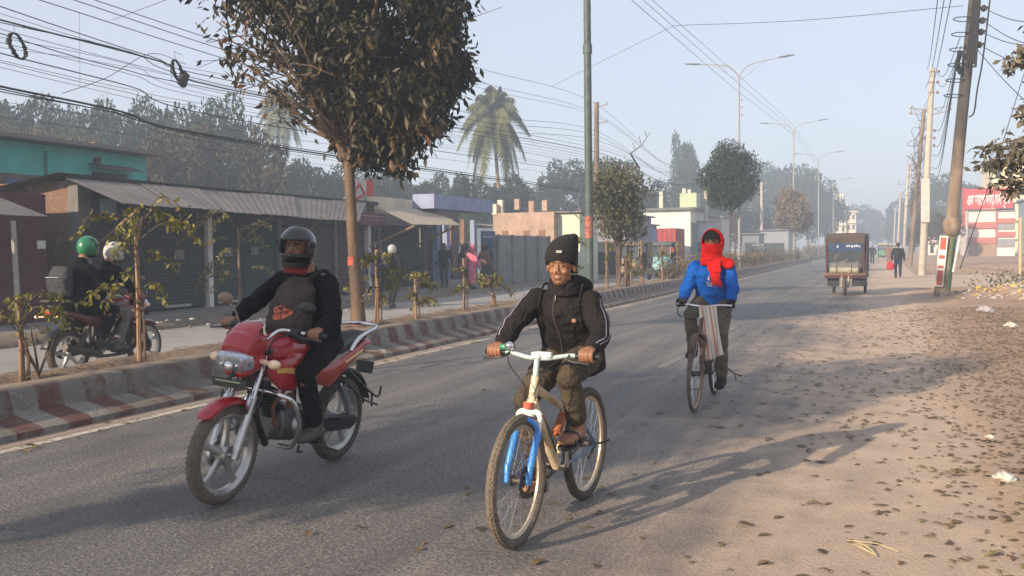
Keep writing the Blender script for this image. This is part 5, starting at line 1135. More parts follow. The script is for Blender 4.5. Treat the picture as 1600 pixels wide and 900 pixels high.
def person(name, loc, rot, J, jacket, trousers, label, face=None, scale=1, footwear='shoe', shoem=None, vox=.011, grip=True, headyaw=0, headtilt=0, group=None, amp=.012, gloves=None, hem=.07, sleeve=.013, detail=True, hair=True, skirt=None, cuff=None, hs=1.0):
    J = {k: V(v) for k, v in J.items()}; gm = gloves or SKIN
    T = Matrix.Translation(J['head']) @ Matrix.Rotation(headyaw, 4, 'Z') @ Matrix.Rotation(headtilt, 4, 'Y') @ Matrix.Scale(hs, 4)
    hv = .0042 if detail else .010
    core = MB(); torso(core, J, -.012, .06)
    for s in 'LR':
        seg2(core, [J['sh'+s], J['el'+s], J['wr'+s]], [.046, .036, .025])
    legs_skin(core, J); meshes = [(bake(core, .016 if detail else .02, 2), 0)]
    hd = MB(); head_pieces(hd, T); hd.tube([J['neck']-V((0, 0, .05)), J['neck']+V((0, 0, .02)), T @ V((-.01, 0, -.08))], [.06, .053, .050], 14)
    hm_ = bake(hd, hv, 1); Ti = T.inverted()
    def hf(c):
        q = Ti @ c
        if q.x > .06 and -.079 < q.z < -.053 and abs(q.y) < .020: return 1
        if detail and q.x > .05 and .026 < q.z < .036 and .014 < abs(q.y) < .05: return 2
        if detail and face == 'goatee' and q.x > .06 and abs(q.y) < .022 and (-.112 < q.z < -.088 or -.052 < q.z < -.043): return 3
        if detail and q.x > .066 and -.006 < q.z < .018 and .017 < abs(q.y) < .045:  # eyes: dark lid line, white, iris
            yy = abs(q.y)-.031; zz = q.z-.005
            if (yy/.0135)**2+(zz/.0065)**2 < 1: return 2 if abs(yy) < .0062 or zz > .0035 else 4
        return 0
    meshes.append((hm_, hf))
    for s, sg in (('L', 1), ('R', -1)):
        hb = MB()
        if grip and ('grip'+s) in J: grip_hand(hb, J['wr'+s], J['grip'+s], sg)
        else: free_hand(hb, J['wr'+s], J['wr'+s]-J['el'+s]+V((.03, 0, -.05)), (1, 0, 0))
        hb.tube([lerpv(J['wr'+s], J['el'+s], .25), J['wr'+s]], [.03, .024], 10); meshes.append((bake(hb, .0042 if detail else .008, 1), 5))
    for s in 'LR':
        fb = MB(); shoe(fb, J['an'+s], J['toe'+s]); 
        if footwear == 'sandal':
            d = (J['toe'+s]-J['an'+s]); d.z = 0; d.normalize(); sd = d.cross(V((0, 0, 1)))
            for q in range(5): fb.tube([J['an'+s]+d*(.12)+sd*(.032-.016*q)-V((0, 0, .065)), J['an'+s]+d*(.19-.008*q if s == 'L' else .165+.006*q)+sd*(.036-.018*q)-V((0, 0, .07))], [.011, .009], 7)
        meshes.append((bake(fb, .008, 1), 0))
    root = meshobj(name, joinmesh('person body', meshes, [SKIN, LIP, HAIR, BEARD, EYEW, gm]), None, loc, rot, label=label, cat='person', group=group); root.scale = (scale,)*3
    jk = MB(); torso(jk, J, .018, hem)
    for s in 'LR':
        w_ = lerpv(J['wr'+s], J['el'+s], .10); seg2(jk, [J['sh'+s], lerpv(J['sh'+s], J['el'+s], .5), J['el'+s], lerpv(J['el'+s], w_, .5), w_], [.050+sleeve, .049+sleeve, .044+sleeve, .042+sleeve, .033+sleeve*.7])
    jm = bake(jk, vox, 3, amp, 7.0)
    jm.materials.append(jacket); jm.polygons.foreach_set('use_smooth', [True]*len(jm.polygons)); jo = meshobj('jacket', jm, root)
    if cuff is not None:
        for s in 'LR':
            w_ = lerpv(J['wr'+s], J['el'+s], .08); MB().tube([w_.lerp(J['el'+s], .12), w_, lerpv(w_, J['wr'+s], .7)], [.046, .040, .036], 12).build('cuff', cuff, jo)
    tr = MB(); pel = J['pelvis']; up = (J['chest']-pel).normalized(); sd = (J['shL']-J['shR']).normalized(); sd = (sd-up*sd.dot(up)).normalized()
    tr.loft([(pel-up*.09, sd*.13, sd.cross(up)*.10), (pel-up*.02, sd*.165, sd.cross(up)*.125), (pel+up*.1, sd*.145, sd.cross(up)*.11)], 18)
    for s in 'LR':
        a = lerpv(J['an'+s], J['kn'+s], .09)
        if s == 'L' and footwear == 'sandal': a = lerpv(J['an'+s], J['kn'+s], .16)
        seg2(tr, [J['hip'+s], lerpv(J['hip'+s], J['kn'+s], .5), J['kn'+s], lerpv(J['kn'+s], a, .4), a], [.096, .086, .064, .064, .058])
    if skirt:
        m_ = (J['anL']+J['anR'])/2+V((0, 0, skirt)); tr.loft([(m_, sd*.19, sd.cross(up)*.16), (lerpv(m_, pel, .5), sd*.175, sd.cross(up)*.14), (pel, sd*.165, sd.cross(up)*.125)], 18)
    tm = bake(tr, vox*1.1, 3, amp*.8, 8.0); tm.materials.append(trousers); tm.polygons.foreach_set('use_smooth', [True]*len(tm.polygons)); meshobj('trousers' if not skirt else 'long_dress', tm, root)
    for s in 'LR':
        if footwear == 'shoe':
            sb_ = MB(); shoe(sb_, J['an'+s]+V((0, 0, -.002)), J['toe'+s]); q = bake(sb_, .009, 1); 
            for v in q.vertices: v.co += v.normal*.006
            q.materials.append(shoem or HAIR); q.polygons.foreach_set('use_smooth', [True]*len(q.polygons)); so_ = meshobj('shoe', q, root)
        else:
            A_, T_ = J['an'+s], J['toe'+s]; d = (T_-A_); d.z = 0; d.normalize(); sd_ = d.cross(V((0, 0, 1))); u = V((0, 0, 1))
            so_ = MB().loft([(A_-d*.085-u*.088, sd_*.03, u*.012), (A_-d*.04-u*.088, sd_*.042, u*.012), (A_+d*.07-u*.09, sd_*.044, u*.011), (A_+d*.16-u*.093, sd_*.05, u*.011), (A_+d*.21-u*.095, sd_*.03, u*.010)], 16, sq=.6).build('sandal', HAIR, root)
            MB().tube(smooth([A_+d*.05+sd_*.05-u*.08, A_+d*.10+sd_*.028-u*.026, A_+d*.115-u*.012, A_+d*.10-sd_*.028-u*.026, A_+d*.05-sd_*.05-u*.08], 5), .012, 6).tube(smooth([A_+d*.13+sd_*.052-u*.08, A_+d*.14+sd_*.02-u*.035, A_+d*.14-sd_*.02-u*.035, A_+d*.13-sd_*.052-u*.08], 5), .009, 6).build('strap', HAIR, so_)
    if hair:
        hb = MB(); 
        for c, r in (((-.025, 0, .042), (.100, .083, .090)), ((-.05, 0, 0), (.07, .078, .07))): hb.ell(T @ V(c), r, T.to_3x3(), seg=18, rings=12)
        q = bake(hb, .008, 1, .006, 30); q.materials.append(HAIR); meshobj('hair', q, root)
    return root, jo, T
def ribbon(me, segs, width, off=.0025, n=26):
    """flat band lying on a surface: segs = [(axis point, outward direction)...]"""
    bv = BVHTree.FromPolygons([v.co for v in me.vertices], [p.vertices for p in me.polygons]); P = []
    A = smooth([s[0] for s in segs], n//(len(segs)-1)); D = smooth([s[1] for s in segs], n//(len(segs)-1)); vs = []
    for i, (a, d) in enumerate(zip(A, D)):
        t = (A[min(i+1, len(A)-1)]-A[max(i-1, 0)]).normalized(); d = d.normalized(); s = t.cross(d).normalized()*width/2
        for sg in (-1, 1):
            o = a+s*sg+d*.16; h = bv.ray_cast(o, -d, .3); p = (h[0] if h[0] is not None else a+d*.06); vs.append(p+d*off)
    return vs, [(2*i, 2*i+1, 2*i+3, 2*i+2) for i in range(len(A)-1)]
def shell(T, r, keep, seg=40, rings=28):
    """part of an ellipsoid surface"""
    vs = []; fs = []; idx = {}
    for i in range(rings+1):
        p = -pi/2+pi*i/rings
        for j in range(seg): t = 2*pi*j/seg; vs.append(V((r[0]*cos(p)*cos(t), r[1]*cos(p)*sin(t), r[2]*sin(p))))
    for i in range(rings):
        for j in range(seg):
            f = (i*seg+j, i*seg+(j+1) % seg, (i+1)*seg+(j+1) % seg, (i+1)*seg+j); c = sum((vs[k] for k in f), V())/4
            if keep(c): fs.append(f)
    return MB().add([T @ v for v in vs], fs)
def solid(o, th, off=-1, sub=0):
    m = o.modifiers.new('solid', 'SOLIDIFY'); m.thickness = th; m.offset = off
    if sub: s = o.modifiers.new('sub', 'SUBSURF'); s.levels = s.render_levels = sub
    return o
def helmet(root, T, m, visor=True, m2=None, vm=None):
    H_ = T @ Matrix.Translation((.0, 0, .012))
    h = shell(H_, (.140, .122, .142), lambda c: c.z > -.125 and not (c.x > .045 and -.052 < c.z < .045 and abs(c.y) < .105)); o = solid(h.build('helmet', m, root), .012)
    MB().loft([(H_ @ V((.02, 0, -.135)), H_.to_3x3() @ V((.09, 0, 0)), H_.to_3x3() @ V((0, .085, 0))), (H_ @ V((.0, 0, -.10)), H_.to_3x3() @ V((.115, 0, 0)), H_.to_3x3() @ V((0, .10, 0)))], 20).build('collar_pad', HAIR, o)
    if visor:
        v = shell(H_, (.149, .129, .150), lambda c: c.x > .02 and -.062 < c.z < .062 and abs(c.y) < .126); solid(v.build('visor', vm, o), .003)
        for s in (-1, 1): MB().tube([H_ @ V((.02, s*.118, .02)), H_ @ V((.02, s*.134, .02))], .020, 12).build('visor_hinge', HAIR, o)
    if m2:
        q = shell(H_, (.142, .124, .144), lambda c: c.x < .0 and c.z > -.08); q.build('helmet_panel', m2, o)
    return o

# ================================================================ machines
CHROME = mat('chrome', (.65, .65, .66), rough=.18, metal=1, var=.1, bump=0); ALU = mat('brushed alloy', (.50, .50, .50), rough=.32, metal=.9, var=.15, bump=.05)
BLK = mat('black paint', (.012, .012, .013), rough=.35, var=.2, bump=0); TYRE = mat('dusty tyre', (.075, .06, .047), rough=.9, var=.35, scale=14, bump=.6, bscale=90); TYRE2 = mat('road dusted tyre', (.13, .105, .08), rough=.9, var=.3, scale=14, bump=.6, bscale=90)
GREASE = mat('greasy metal', (.06, .05, .045), rough=.5, metal=.6, var=.4, scale=20)
RIMB = mat('worn rim', (.55, .46, .34), rough=.4, metal=.5, var=.2, bump=0)
def knobs(mb, c, Rr, r, n=64, w_=.6):
    for i in range(n):
        a = 2*pi*i/n; d = V((cos(a), 0, sin(a))); t = V((-sin(a), 0, cos(a)))
        for y in (-.6, 0, .6):
            m = Matrix((t, V((0, 1, 0)), d)).transposed(); mb.box(V(c)+d*(Rr+r*cos(y*1.1)-.001)+V((0, y*r*.85, 0)), (Rr*2*pi/n*.55, r*.42, .006), m)
def cyc_wheel(root, c, R_, tr, name, tyre, rim, nsp=28, nutm=CHROME):
    c = V(c); t = MB().torus(c, (0, 1, 0), R_-tr, tr, 64, 12); knobs(t, c, R_-tr, tr, 72); w_ = t.build(name, tyre, root)
    MB().ring(c, (0, 1, 0), [(R_-tr*2.1, -.011), (R_-tr*1.6, -.013), (R_-tr*1.5, .013), (R_-tr*2.1, .011), (R_-tr*2.6, .004), (R_-tr*2.6, -.004)], 64).build('rim', rim, w_)
    MB().tube([c-V((0, .05, 0)), c-V((0, .03, 0)), c+V((0, .03, 0)), c+V((0, .05, 0))], [.006, .022, .022, .006], 12).torus(c-V((0, .03, 0)), (0, 1, 0), .028, .004, 16, 6).torus(c+V((0, .03, 0)), (0, 1, 0), .028, .004, 16, 6).build('hub', GREASE, w_)
    s = MB()
    for i in range(nsp):
        a = 2*pi*i/nsp; sd = .028 if i % 2 else -.028; b = a+(.45 if (i//2) % 2 else -.45); s.tube([c+V((cos(b)*.028, sd, sin(b)*.028)), c+V((cos(a)*(R_-tr*2.3), 0, sin(a)*(R_-tr*2.3)))], .0013, 4, cap=False)
    s.build('spokes', CHROME, w_); return w_
def crankset(root, bb, aL, chainR, rear, rm):
    bb = V(bb); o = MB().ring(bb-V((0, .05, 0)), (0, 1, 0), [(chainR-.012, -.002), (chainR, -.002), (chainR, .002), (chainR-.012, .002)], 40); [o.tube([bb-V((0, .05, 0)), bb+V((cos(a)*chainR, -.05, sin(a)*chainR))], .006, 5) for a in (0, 1.26, 2.5, 3.77, 5.0)]
    o.tube([bb-V((0, .06, 0)), bb+V((0, .06, 0))], .024, 12); cr = o.build('crankset', GREASE, root)
    for s in (1, -1):
        a = aL if s > 0 else aL+pi; e = bb+V((cos(a)*.17, s*.075, sin(a)*.17)); MB().tube([bb+V((0, s*.06, 0)), e], [.013, .010], 8).build('crank', ALU, cr); MB().box(e+V((0, s*.055, 0)), (.085, .09, .02)).tube([e, e+V((0, s*.1, 0))], .006, 6).build('pedal', BLK, cr)
    R2 = V(rear)-V((0, .05, 0)); c0 = bb-V((0, .05, 0)); d = (c0-R2).normalized(); n = V((-d.z, 0, d.x)); ch = []
    P = [c0+n*chainR, R2+n*.035, R2-n*.035, c0-n*chainR]; arc = [c0+(d*cos(t)+n*sin(t))*chainR for t in np.linspace(-pi/2, pi/2, 12)]; arc2 = [R2+(-d*cos(t)-n*sin(t))*.035 for t in np.linspace(-pi/2, pi/2, 8)]
    MB().tube(arc+arc2, .0045, 5, closed=True).build('chain', GREASE, cr); MB().ring(R2, (0, 1, 0), [(.005, -.004), (.036, -.004), (.036, .012), (.005, .012)], 20).build('sprocket', GREASE, cr)
    return cr

def mountain_bike(loc, rot, lean):
    b = empty('bicycle', loc, (-lean, 0, rot), label='white and blue mountain bicycle with cream frame ridden by the man in the beanie', cat='bicycle')
    F_, Rr, BB = V((.5, 0, .335)), V((-.5, 0, .335)), V((-.03, 0, .30))
    CR = mat('scuffed cream frame', (.60, .50, .33), rough=.4, var=.25, scale=12, coat=.3); WH = mat('white silver fork crown', (.62, .62, .58), rough=.35, var=.15, coat=.3); BL = mat('blue fork paint', (.03, .22, .62), rough=.35, var=.2, coat=.4); GB = mat('grey blue frame', (.11, .17, .24), rough=.4, var=.3)
    cyc_wheel(b, F_, .335, .027, 'front_wheel', TYRE2, RIMB); cyc_wheel(b, Rr, .335, .027, 'rear_wheel', TYRE, RIMB)
    ht, hb = V((.275, 0, .84)), V((.335, 0, .665))
    fr = MB().tube([ht, hb], [.022, .024], 12).tube([hb+V((-.005, 0, .05)), BB], [.033, .030], 14).tube([ht-V((0, 0, .06)), V((-.15, 0, .60))], [.024, .018], 12).tube([BB, V((-.185, 0, .70))], .017, 12).build('frame', CR, b)
    MB().tube([V((.20, .034, .57)), V((.06, .036, .40))], .006, 5).tube([V((.25, .03, .63)), V((.21, .034, .585))], .006, 5).build('frame_lettering', mat('brown lettering', (.18, .09, .04)), fr)
    rt_ = MB()
    for s in (-1, 1): rt_.tube([BB+V((-.02, s*.03, 0)), V((-.2, s*.05, .31)), Rr+V((0, s*.062, 0))], .011, 8, k=4).tube([V((-.15, s*.025, .60)), V((-.3, s*.05, .50)), Rr+V((0, s*.062, 0))], .010, 8, k=4)
    rt_.build('rear_triangle', GB, b)
    MB().tube([V((.0, 0, .47)), V((-.14, 0, .585))], .012, 8).tube([V((-.02, 0, .486)), V((-.12, 0, .568))], .026, 12).build('shock_spring', mat('rusty spring', (.4, .12, .04)), b)
    fk = MB(); fk.tube([hb+V((.006, 0, 0)), hb+V((.02, 0, -.03))], .03, 12); fk.tube([hb+V((.02, -.062, -.02)), hb+V((.018, -.04, .0)), hb+V((.018, .04, .0)), hb+V((.02, .062, -.02))], .017, 10, k=4)
    for s in (-1, 1): fk.tube([hb+V((.02, s*.062, -.02)), hb+V((.055, s*.062, -.13))], .014, 10)
    fo = fk.build('fork_crown', WH, b); lg = MB()
    for s in (-1, 1): lg.tube([hb+V((.045, s*.062, -.10)), F_+V((-.012, s*.062, .06)), F_+V((0, s*.06, -.015))], [.019, .018, .014], 12); 
    lg.tube([hb+V((.045, -.062, -.10)), hb+V((.075, -.05, -.045)), hb+V((.09, 0, -.025)), hb+V((.075, .05, -.045)), hb+V((.045, .062, -.10))], .013, 10, k=5); lg.build('fork_leg', BL, b)
    MB().ring(F_+V((0, .045, 0)), (0, 1, 0), [(.05, -.001), (.082, -.001), (.082, .001), (.05, .001)], 36).tube([F_+V((0, .045, 0)), F_+V((.06, .045, .0))], .004, 4).tube([F_+V((0, .045, 0)), F_+V((-.03, .045, .05))], .004, 4).box(F_+V((-.075, .05, .03)), (.03, .02, .05)).build('disc_brake', GREASE, b)
    hbz = .955; st = MB().tube([ht, ht+V((-.012, 0, .06)), V((.245, 0, hbz))], .016, 10, k=3)
    hbar = st.tube([V((.20, -.31, hbz-.005)), V((.22, -.17, hbz-.004)), V((.25, -.06, hbz-.02)), V((.255, 0, hbz-.02)), V((.25, .06, hbz-.02)), V((.22, .17, hbz-.004)), V((.20, .31, hbz-.005))], .0125, 10, k=5).build('handlebar', mat('pale cyan bar', (.50, .62, .60), rough=.3, metal=.3), b)
    for s in (-1, 1):
        MB().tube([V((.217, s*.20, hbz-.005)), V((.20, s*.325, hbz-.005))], .016, 10).build('grip', BLK, hbar); MB().tube([V((.225, s*.17, hbz)), V((.29, s*.19, hbz-.02)), V((.285, s*.30, hbz-.035))], .006, 6, k=3).build('brake_lever', BLK, hbar)
    MB().ell((.24, -.165, hbz+.035), (.030, .030, .024)).torus((.24, -.165, hbz+.022), (0, 0, 1), .029, .003, 20, 6).build('bell', CHROME, hbar); MB().ell((.23, -.205, hbz+.025), (.018, .03, .018)).build('bell_ring', mat('green plastic', (.03, .22, .10), rough=.3), hbar)
    MB().box((.262, 0, hbz-.005), (.04, .05, .035)).box((.258, .04, hbz), (.03, .09, .03)).build('stem_clamp', WH, hbar, bev=.006)
    cb = MB()
    for s, e in ((-1, F_+V((-.07, .05, .05))), (1, BB+V((.1, .04, .15))), (-1, BB+V((.1, -.03, .2)))): cb.tube([V((.28, s*.16, hbz-.01)), V((.37, s*.10, hbz-.06)), V((.38, s*.03+.02, hbz-.16)), ht+V((.05, .03*s, -.13)), e], .0028, 5, k=6)
    cb.build('brake_cable', BLK, b)
    MB().tube([V((-.185, 0, .70)), V((-.225, 0, .83))], .013, 8).build('seat_post', ALU, b)
    MB().loft([((-.34, 0, .855), (0, .075, 0), (0, 0, .025)), ((-.26, 0, .86), (0, .07, 0), (0, 0, .03)), ((-.15, 0, .85), (0, .035, 0), (0, 0, .025)), ((-.07, 0, .84), (0, .018, 0), (0, 0, .018))], 14).build('saddle', BLK, b)
    crankset(b, BB, R(75), .075, Rr, BLK)
    MB().tube([Rr+V((0, .06, 0)), Rr+V((-.01, .10, .01)), Rr+V((-.03, .14, .03))], .007, 6).build('axle_peg', GREASE, b); MB().tube([Rr+V((.02, .065, .0)), Rr+V((.12, .08, -.03)), Rr+V((.20, .09, -.04))], .009, 6).build('kickstand', GREASE, b)
    for s, x in ((1, 1),): MB().tube([hb+V((.03, 0, .05)), hb+V((.034, 0, .02))], .027, 12).build('head_badge', mat('red sticker', (.5, .1, .06)), fr)
    return b
def roadster(loc, rot, lean):
    b = empty('bicycle', loc, (-lean, 0, rot), label='old dark roadster bicycle with thin rusty wheels ridden by the man in blue', cat='bicycle')
    F_, Rr, BB = V((.56, 0, .35)), V((-.55, 0, .35)), V((-.04, 0, .29)); DK = mat('rusty black frame', (.06, .032, .022), rough=.6, var=.5, scale=14, col2=(.16, .075, .04))
    RR = mat('rusty chrome rim', (.33, .19, .11), rough=.4, metal=.7, var=.3)
    cyc_wheel(b, F_, .35, .018, 'front_wheel', TYRE2, RR); cyc_wheel(b, Rr, .35, .018, 'rear_wheel', TYRE, RR)
    ht, hb = V((.31, 0, .86)), V((.36, 0, .70)); MB().tube([ht, hb], .018, 10).tube([ht-V((0, 0, .03)), V((-.2, 0, .82))], .014, 10).tube([hb+V((0, 0, .03)), BB], .015, 10).tube([BB, V((-.215, 0, .86))], .014, 10).build('frame', DK, b)
    r_ = MB()
    for s in (-1, 1): r_.tube([BB+V((0, s*.03, 0)), Rr+V((0, s*.055, 0))], .009, 8).tube([V((-.2, s*.02, .82)), Rr+V((0, s*.055, 0))], .008, 8)
    r_.build('rear_triangle', DK, b); f = MB()
    for s in (-1, 1): f.tube([hb+V((0, s*.01, 0)), hb+V((.02, s*.045, -.05)), V((.48, s*.05, .47)), F_+V((0, s*.052, 0))], [.014, .013, .011, .008], 8, k=4)
    f.build('fork', DK, b)
    for nm, c, a0_, a1_ in (('front_mudguard', F_, 40, 170), ('rear_mudguard', Rr, 20, 190)):
        vs = []; A_ = np.linspace(R(a0_), R(a1_), 26)
        for a in A_:
            for y in (-.03, -.018, 0, .018, .03): vs.append(V(c)+V((cos(a), 0, sin(a)))*(.372+(.008-.008*(y/.03)**2*1.5))+V((0, y, 0)))
        solid(MB().add(vs, [(i*5+j, i*5+j+1, (i+1)*5+j+1, (i+1)*5+j) for i in range(25) for j in range(4)]).build(nm, DK, b), .002)
    hz_ = .965; hb_ = MB().tube([ht, ht+V((-.015, 0, .09))], .013, 8).tube([V((.06, -.235, hz_)), V((.2, -.25, hz_)), V((.28, -.16, hz_+.005)), V((.295, 0, hz_-.01)), V((.28, .16, hz_+.005)), V((.2, .25, hz_)), V((.06, .235, hz_))], .011, 10, k=6).build('handlebar', CHROME, b)
    for s in (-1, 1): MB().tube([V((.05, s*.233, hz_)), V((.17, s*.249, hz_))], .016, 10).build('grip', BLK, hb_); MB().tube([V((.16, s*.25, hz_-.02)), V((.27, s*.24, hz_-.08)), V((.26, s*.2, hz_-.12))], .006, 6, k=3).build('brake_lever', BLK, hb_)
    MB().ell((.27, -.19, hz_+.03), (.038, .045, .032)).build('bell', GREASE, hb_)
    MB().loft([((-.40, 0, .90), (0, .10, 0), (0, 0, .03)), ((-.32, 0, .91), (0, .095, 0), (0, 0, .035)), ((-.2, 0, .90), (0, .045, 0), (0, 0, .03)), ((-.1, 0, .895), (0, .02, 0), (0, 0, .02))], 14).build('saddle', BLK, b)
    crankset(b, BB, R(100), .09, Rr, BLK)
    MB().box((-.56, 0, .74), (.36, .15, .012)).tube([(-.45, .07, .73), Rr+V((0, .06, 0))], .005, 5).tube([(-.45, -.07, .73), Rr+V((0, -.06, 0))], .005, 5).build('rear_carrier', DK, b)
    MB().tube([Rr+V((.05, .07, -.02)), Rr+V((.02, .20, -.13)), Rr+V((-.1, .25, -.16))], .008, 6).tube([Rr+V((.02, .20, -.13)), Rr+V((.14, .23, -.17))], .008, 6).build('kickstand', DK, b)
    MB().box((.36, .02, .44), (.16, .01, .12)).build('chain_plate', DK, b)
    return b

def moto_wheel(root, c, R_, tr, name, tyre, w2, alloy):
    c = V(c); t = MB().torus(c, (0, 1, 0), R_-tr, tr, 72, 14, flat=w2); 
    for i in range(60):
        a = 2*pi*i/60; d = V((cos(a), 0, sin(a))); tt = V((-sin(a), 0, cos(a)))
        for y in (-.75, -.25, .25, .75):
            m = Matrix((tt, V((0, 1, 0)), d)).transposed(); t.box(V(c)+d*(R_-tr+tr*cos(y*.95)-.002)+V((0, y*tr*w2*.8, 0)), (.02, tr*.36, .005), m @ Matrix.Rotation(.5*(1 if y > 0 else -1), 3, 'Z'))
    w_ = t.build(name, tyre, root); ri = R_-tr*1.75
    MB().ring(c, (0, 1, 0), [(ri-.02, -.012), (ri, -.034), (ri+.012, -.034), (ri+.006, 0), (ri+.012, .034), (ri, .034), (ri-.02, .012)], 64).build('rim', alloy, w_)
    s = MB().tube([c-V((0, .05, 0)), c+V((0, .05, 0))], [.055, .055], 20)
    for i in range(5):
        a = 2*pi*i/5+.45; d = V((cos(a), 0, sin(a))); n = V((-sin(a), 0, cos(a))); s.loft([(c+d*.03, n*.034, V((0, .018, 0))), (c+d*.10, n*.020, V((0, .016, 0))), (c+d*(ri*.72), n*.022, V((0, .013, 0))), (c+d*(ri-.008), n*.042, V((0, .014, 0)))], 10, sq=.5)
    s.build('spokes', alloy, w_); MB().tube([c-V((0, .07, 0)), c+V((0, .075, 0))], [.03, .012], 12).build('hub_cap', CHROME, w_); return w_
def sideloft(mb, secs, **k):
    """sections along x: (x, zc, halfwidth y, halfheight z)"""
    return mb.loft([((x, 0, zc), (0, hw, 0), (0, 0, hh)) for x, zc, hw, hh in secs], **k)
def motorcycle(loc, rot, lean, label, red, red2, dull=False, detail=True):
    CH = GREASE if dull else CHROME; AU = GREASE if dull else ALU
    b = empty('motorcycle', loc, (-lean, 0, rot), label=label, cat='motorcycle')
    F_, Rr = V((.63, 0, .305)), V((-.62, 0, .305)); AL = mat(('dull ' if dull else '')+'wheel alloy', (.46, .45, .43), rough=.35, metal=.75, var=.15, bump=0); stripe = mat('gold stripe', (.62, .36, .10), rough=.3, coat=.5, var=.1, bump=0)
    moto_wheel(b, F_, .305, .040, 'front_wheel', TYRE2 if not dull else TYRE, .92, AL); moto_wheel(b, Rr, .305, .046, 'rear_wheel', TYRE, .98, AL)
    MB().tube([F_+V((0, -.055, 0)), F_+V((0, -.035, 0))], [.085, .085], 24).build('drum_brake', AU, b)
    ft = V((.385, 0, .88)); 
    for s in (-1, 1):
        MB().tube([F_+V((.01, s*.088, -.02)), F_+V((-.02, s*.088, .05)), F_.lerp(ft, .60)+V((0, s*.088, 0))], [.022, .029, .027], 12).build('fork_leg', AU, b); MB().tube([F_.lerp(ft, .58)+V((0, s*.088, 0)), ft+V((0, s*.088, 0))], .018, 10).build('fork_tube', CH, b)
        MB().box(F_.lerp(ft, .50)+V((.03, s*.09, .0)), (.012, .028, .10), Matrix.Rotation(R(-24), 3, 'Y')).build('reflector', CH, b)
    MB().box(ft+V((-.01, 0, -.06)), (.07, .23, .035)).box(ft+V((.0, 0, .03)), (.07, .23, .03)).build('fork_yoke', BLK, b, bev=.008)
    vs = []; A_ = np.linspace(R(48), R(140), 30); W_ = [-.056, -.052, -.034, 0, .034, .052, .056]; Dz = [-.030, -.008, .006, .012, .006, -.008, -.030]
    for i, a in enumerate(A_):
        e = min(1, min(i, 29-i)/3+.35)
        for y, dz in zip(W_, Dz): vs.append(F_+V((cos(a), 0, sin(a)))*(.335+dz*e)+V((0, y*e, 0)))
    solid(MB().add(vs, [(i*7+j, i*7+j+1, (i+1)*7+j+1, (i+1)*7+j) for i in range(29) for j in range(6)]).build('front_mudguard', red, b), .004); 
    # headlamp cowl
    cw = MB(); cw.loft([((.40, 0, .95), (0, .115, 0), (.0, 0, .085)), ((.46, 0, .955), (0, .125, 0), (.02, 0, .10)), ((.53, 0, .945), (0, .125, 0), (.02, 0, .085)), ((.575, 0, .91), (0, .118, 0), (.015, 0, .045))], 22, sq=.7)
    cw.loft([((.36, 0, .88), (0, .11, 0), (0, 0, .09)), ((.46, 0, .86), (0, .125, 0), (0, 0, .08)), ((.555, 0, .80), (0, .105, 0), (0, 0, .04)), ((.58, 0, .79), (0, .07, 0), (0, 0, .02))], 22, sq=.75)
    cm = bake(cw, .008, 2); cm.materials.append(red); cm.polygons.foreach_set('use_smooth', [True]*len(cm.polygons)); co = meshobj('headlamp_cowl', cm, b); co.scale = (1, .88, 1)
    wsm = MB().loft([((.40, 0, 1.075), (0, .085, 0), (.01, 0, .012)), ((.45, 0, 1.065), (0, .105, 0), (.01, 0, .014)), ((.51, 0, 1.02), (0, .115, 0), (.012, 0, .018)), ((.565, 0, .955), (0, .115, 0), (.01, 0, .02))], 16).build('cowl_top', red, co)
    HL = mat('headlamp glass', (.42, .46, .52), rough=.08, metal=.55, var=.45, scale=30, bump=0, coat=1) if 'headlamp glass' not in bpy.data.materials else bpy.data.materials['headlamp glass']
    hl = MB().loft([((.53, 0, .865), (0, .118, 0), (.014, 0, .062)), ((.585, 0, .862), (0, .118, 0), (.025, 0, .058)), ((.612, 0, .85), (0, .104, 0), (.025, 0, .05)), ((.62, 0, .845), (0, .07, 0), (.015, 0, .034))], 22, sq=.5).build('headlamp', HL, b); hl.scale = (1, .92, 1)
    MB().ell((.628, 0, .838), (.016, .035, .03)).ell((.622, .06, .845), (.012, .016, .012)).ell((.622, -.06, .845), (.012, .016, .012)).build('reflector_bowl', CH, hl)
    LENS = mat('indicator lens', (.85, .62, .42), rough=.15, coat=.6, var=.15, bump=.2, bscale=80) if 'indicator lens' not in bpy.data.materials else bpy.data.materials['indicator lens']
    for s in (-1, 1): MB().tube([(.46, s*.11, .86), (.47, s*.19, .855)], .016, 8).ell((.475, s*.215, .855), (.036, .042, .030)).build('indicator', LENS, b)
    MB().box((.615, 0, .735), (.012, .24, .055), Matrix.Rotation(R(12), 3, 'Y')).tube([(.57, 0, .79), (.615, 0, .76)], .015, 6).build('number_plate', mat('dull plate', (.05, .055, .045)), b)
    MB().tube([(.626, -.09, .745), (.626, .09, .745)], .006, 4).build('plate_marks', mat('plate marks', (.30, .36, .24)), b)
    # tank with shrouds
    tk = MB(); sideloft(tk, [(.33, .88, .06, .05), (.28, .88, .125, .09), (.16, .885, .155, .115), (.02, .87, .150, .11), (-.10, .84, .115, .075), (-.17, .82, .06, .04)], seg=26, sq=.85)
    for s in (-1, 1): tk.loft([((.40, s*.10, .80), (.0, 0, .03), (0, .02, 0)), ((.30, s*.165, .76), (.0, 0, .10), (0, .025, 0)), ((.16, s*.165, .75), (0, 0, .115), (0, .03, 0)), ((.02, s*.145, .78), (0, 0, .08), (0, .025, 0))], 14)
    tm = bake(tk, .009, 2); tm.materials.append(red); tm.polygons.foreach_set('use_smooth', [True]*len(tm.polygons)); to = meshobj('fuel_tank', tm, b); to.scale = (1, .88, 1)
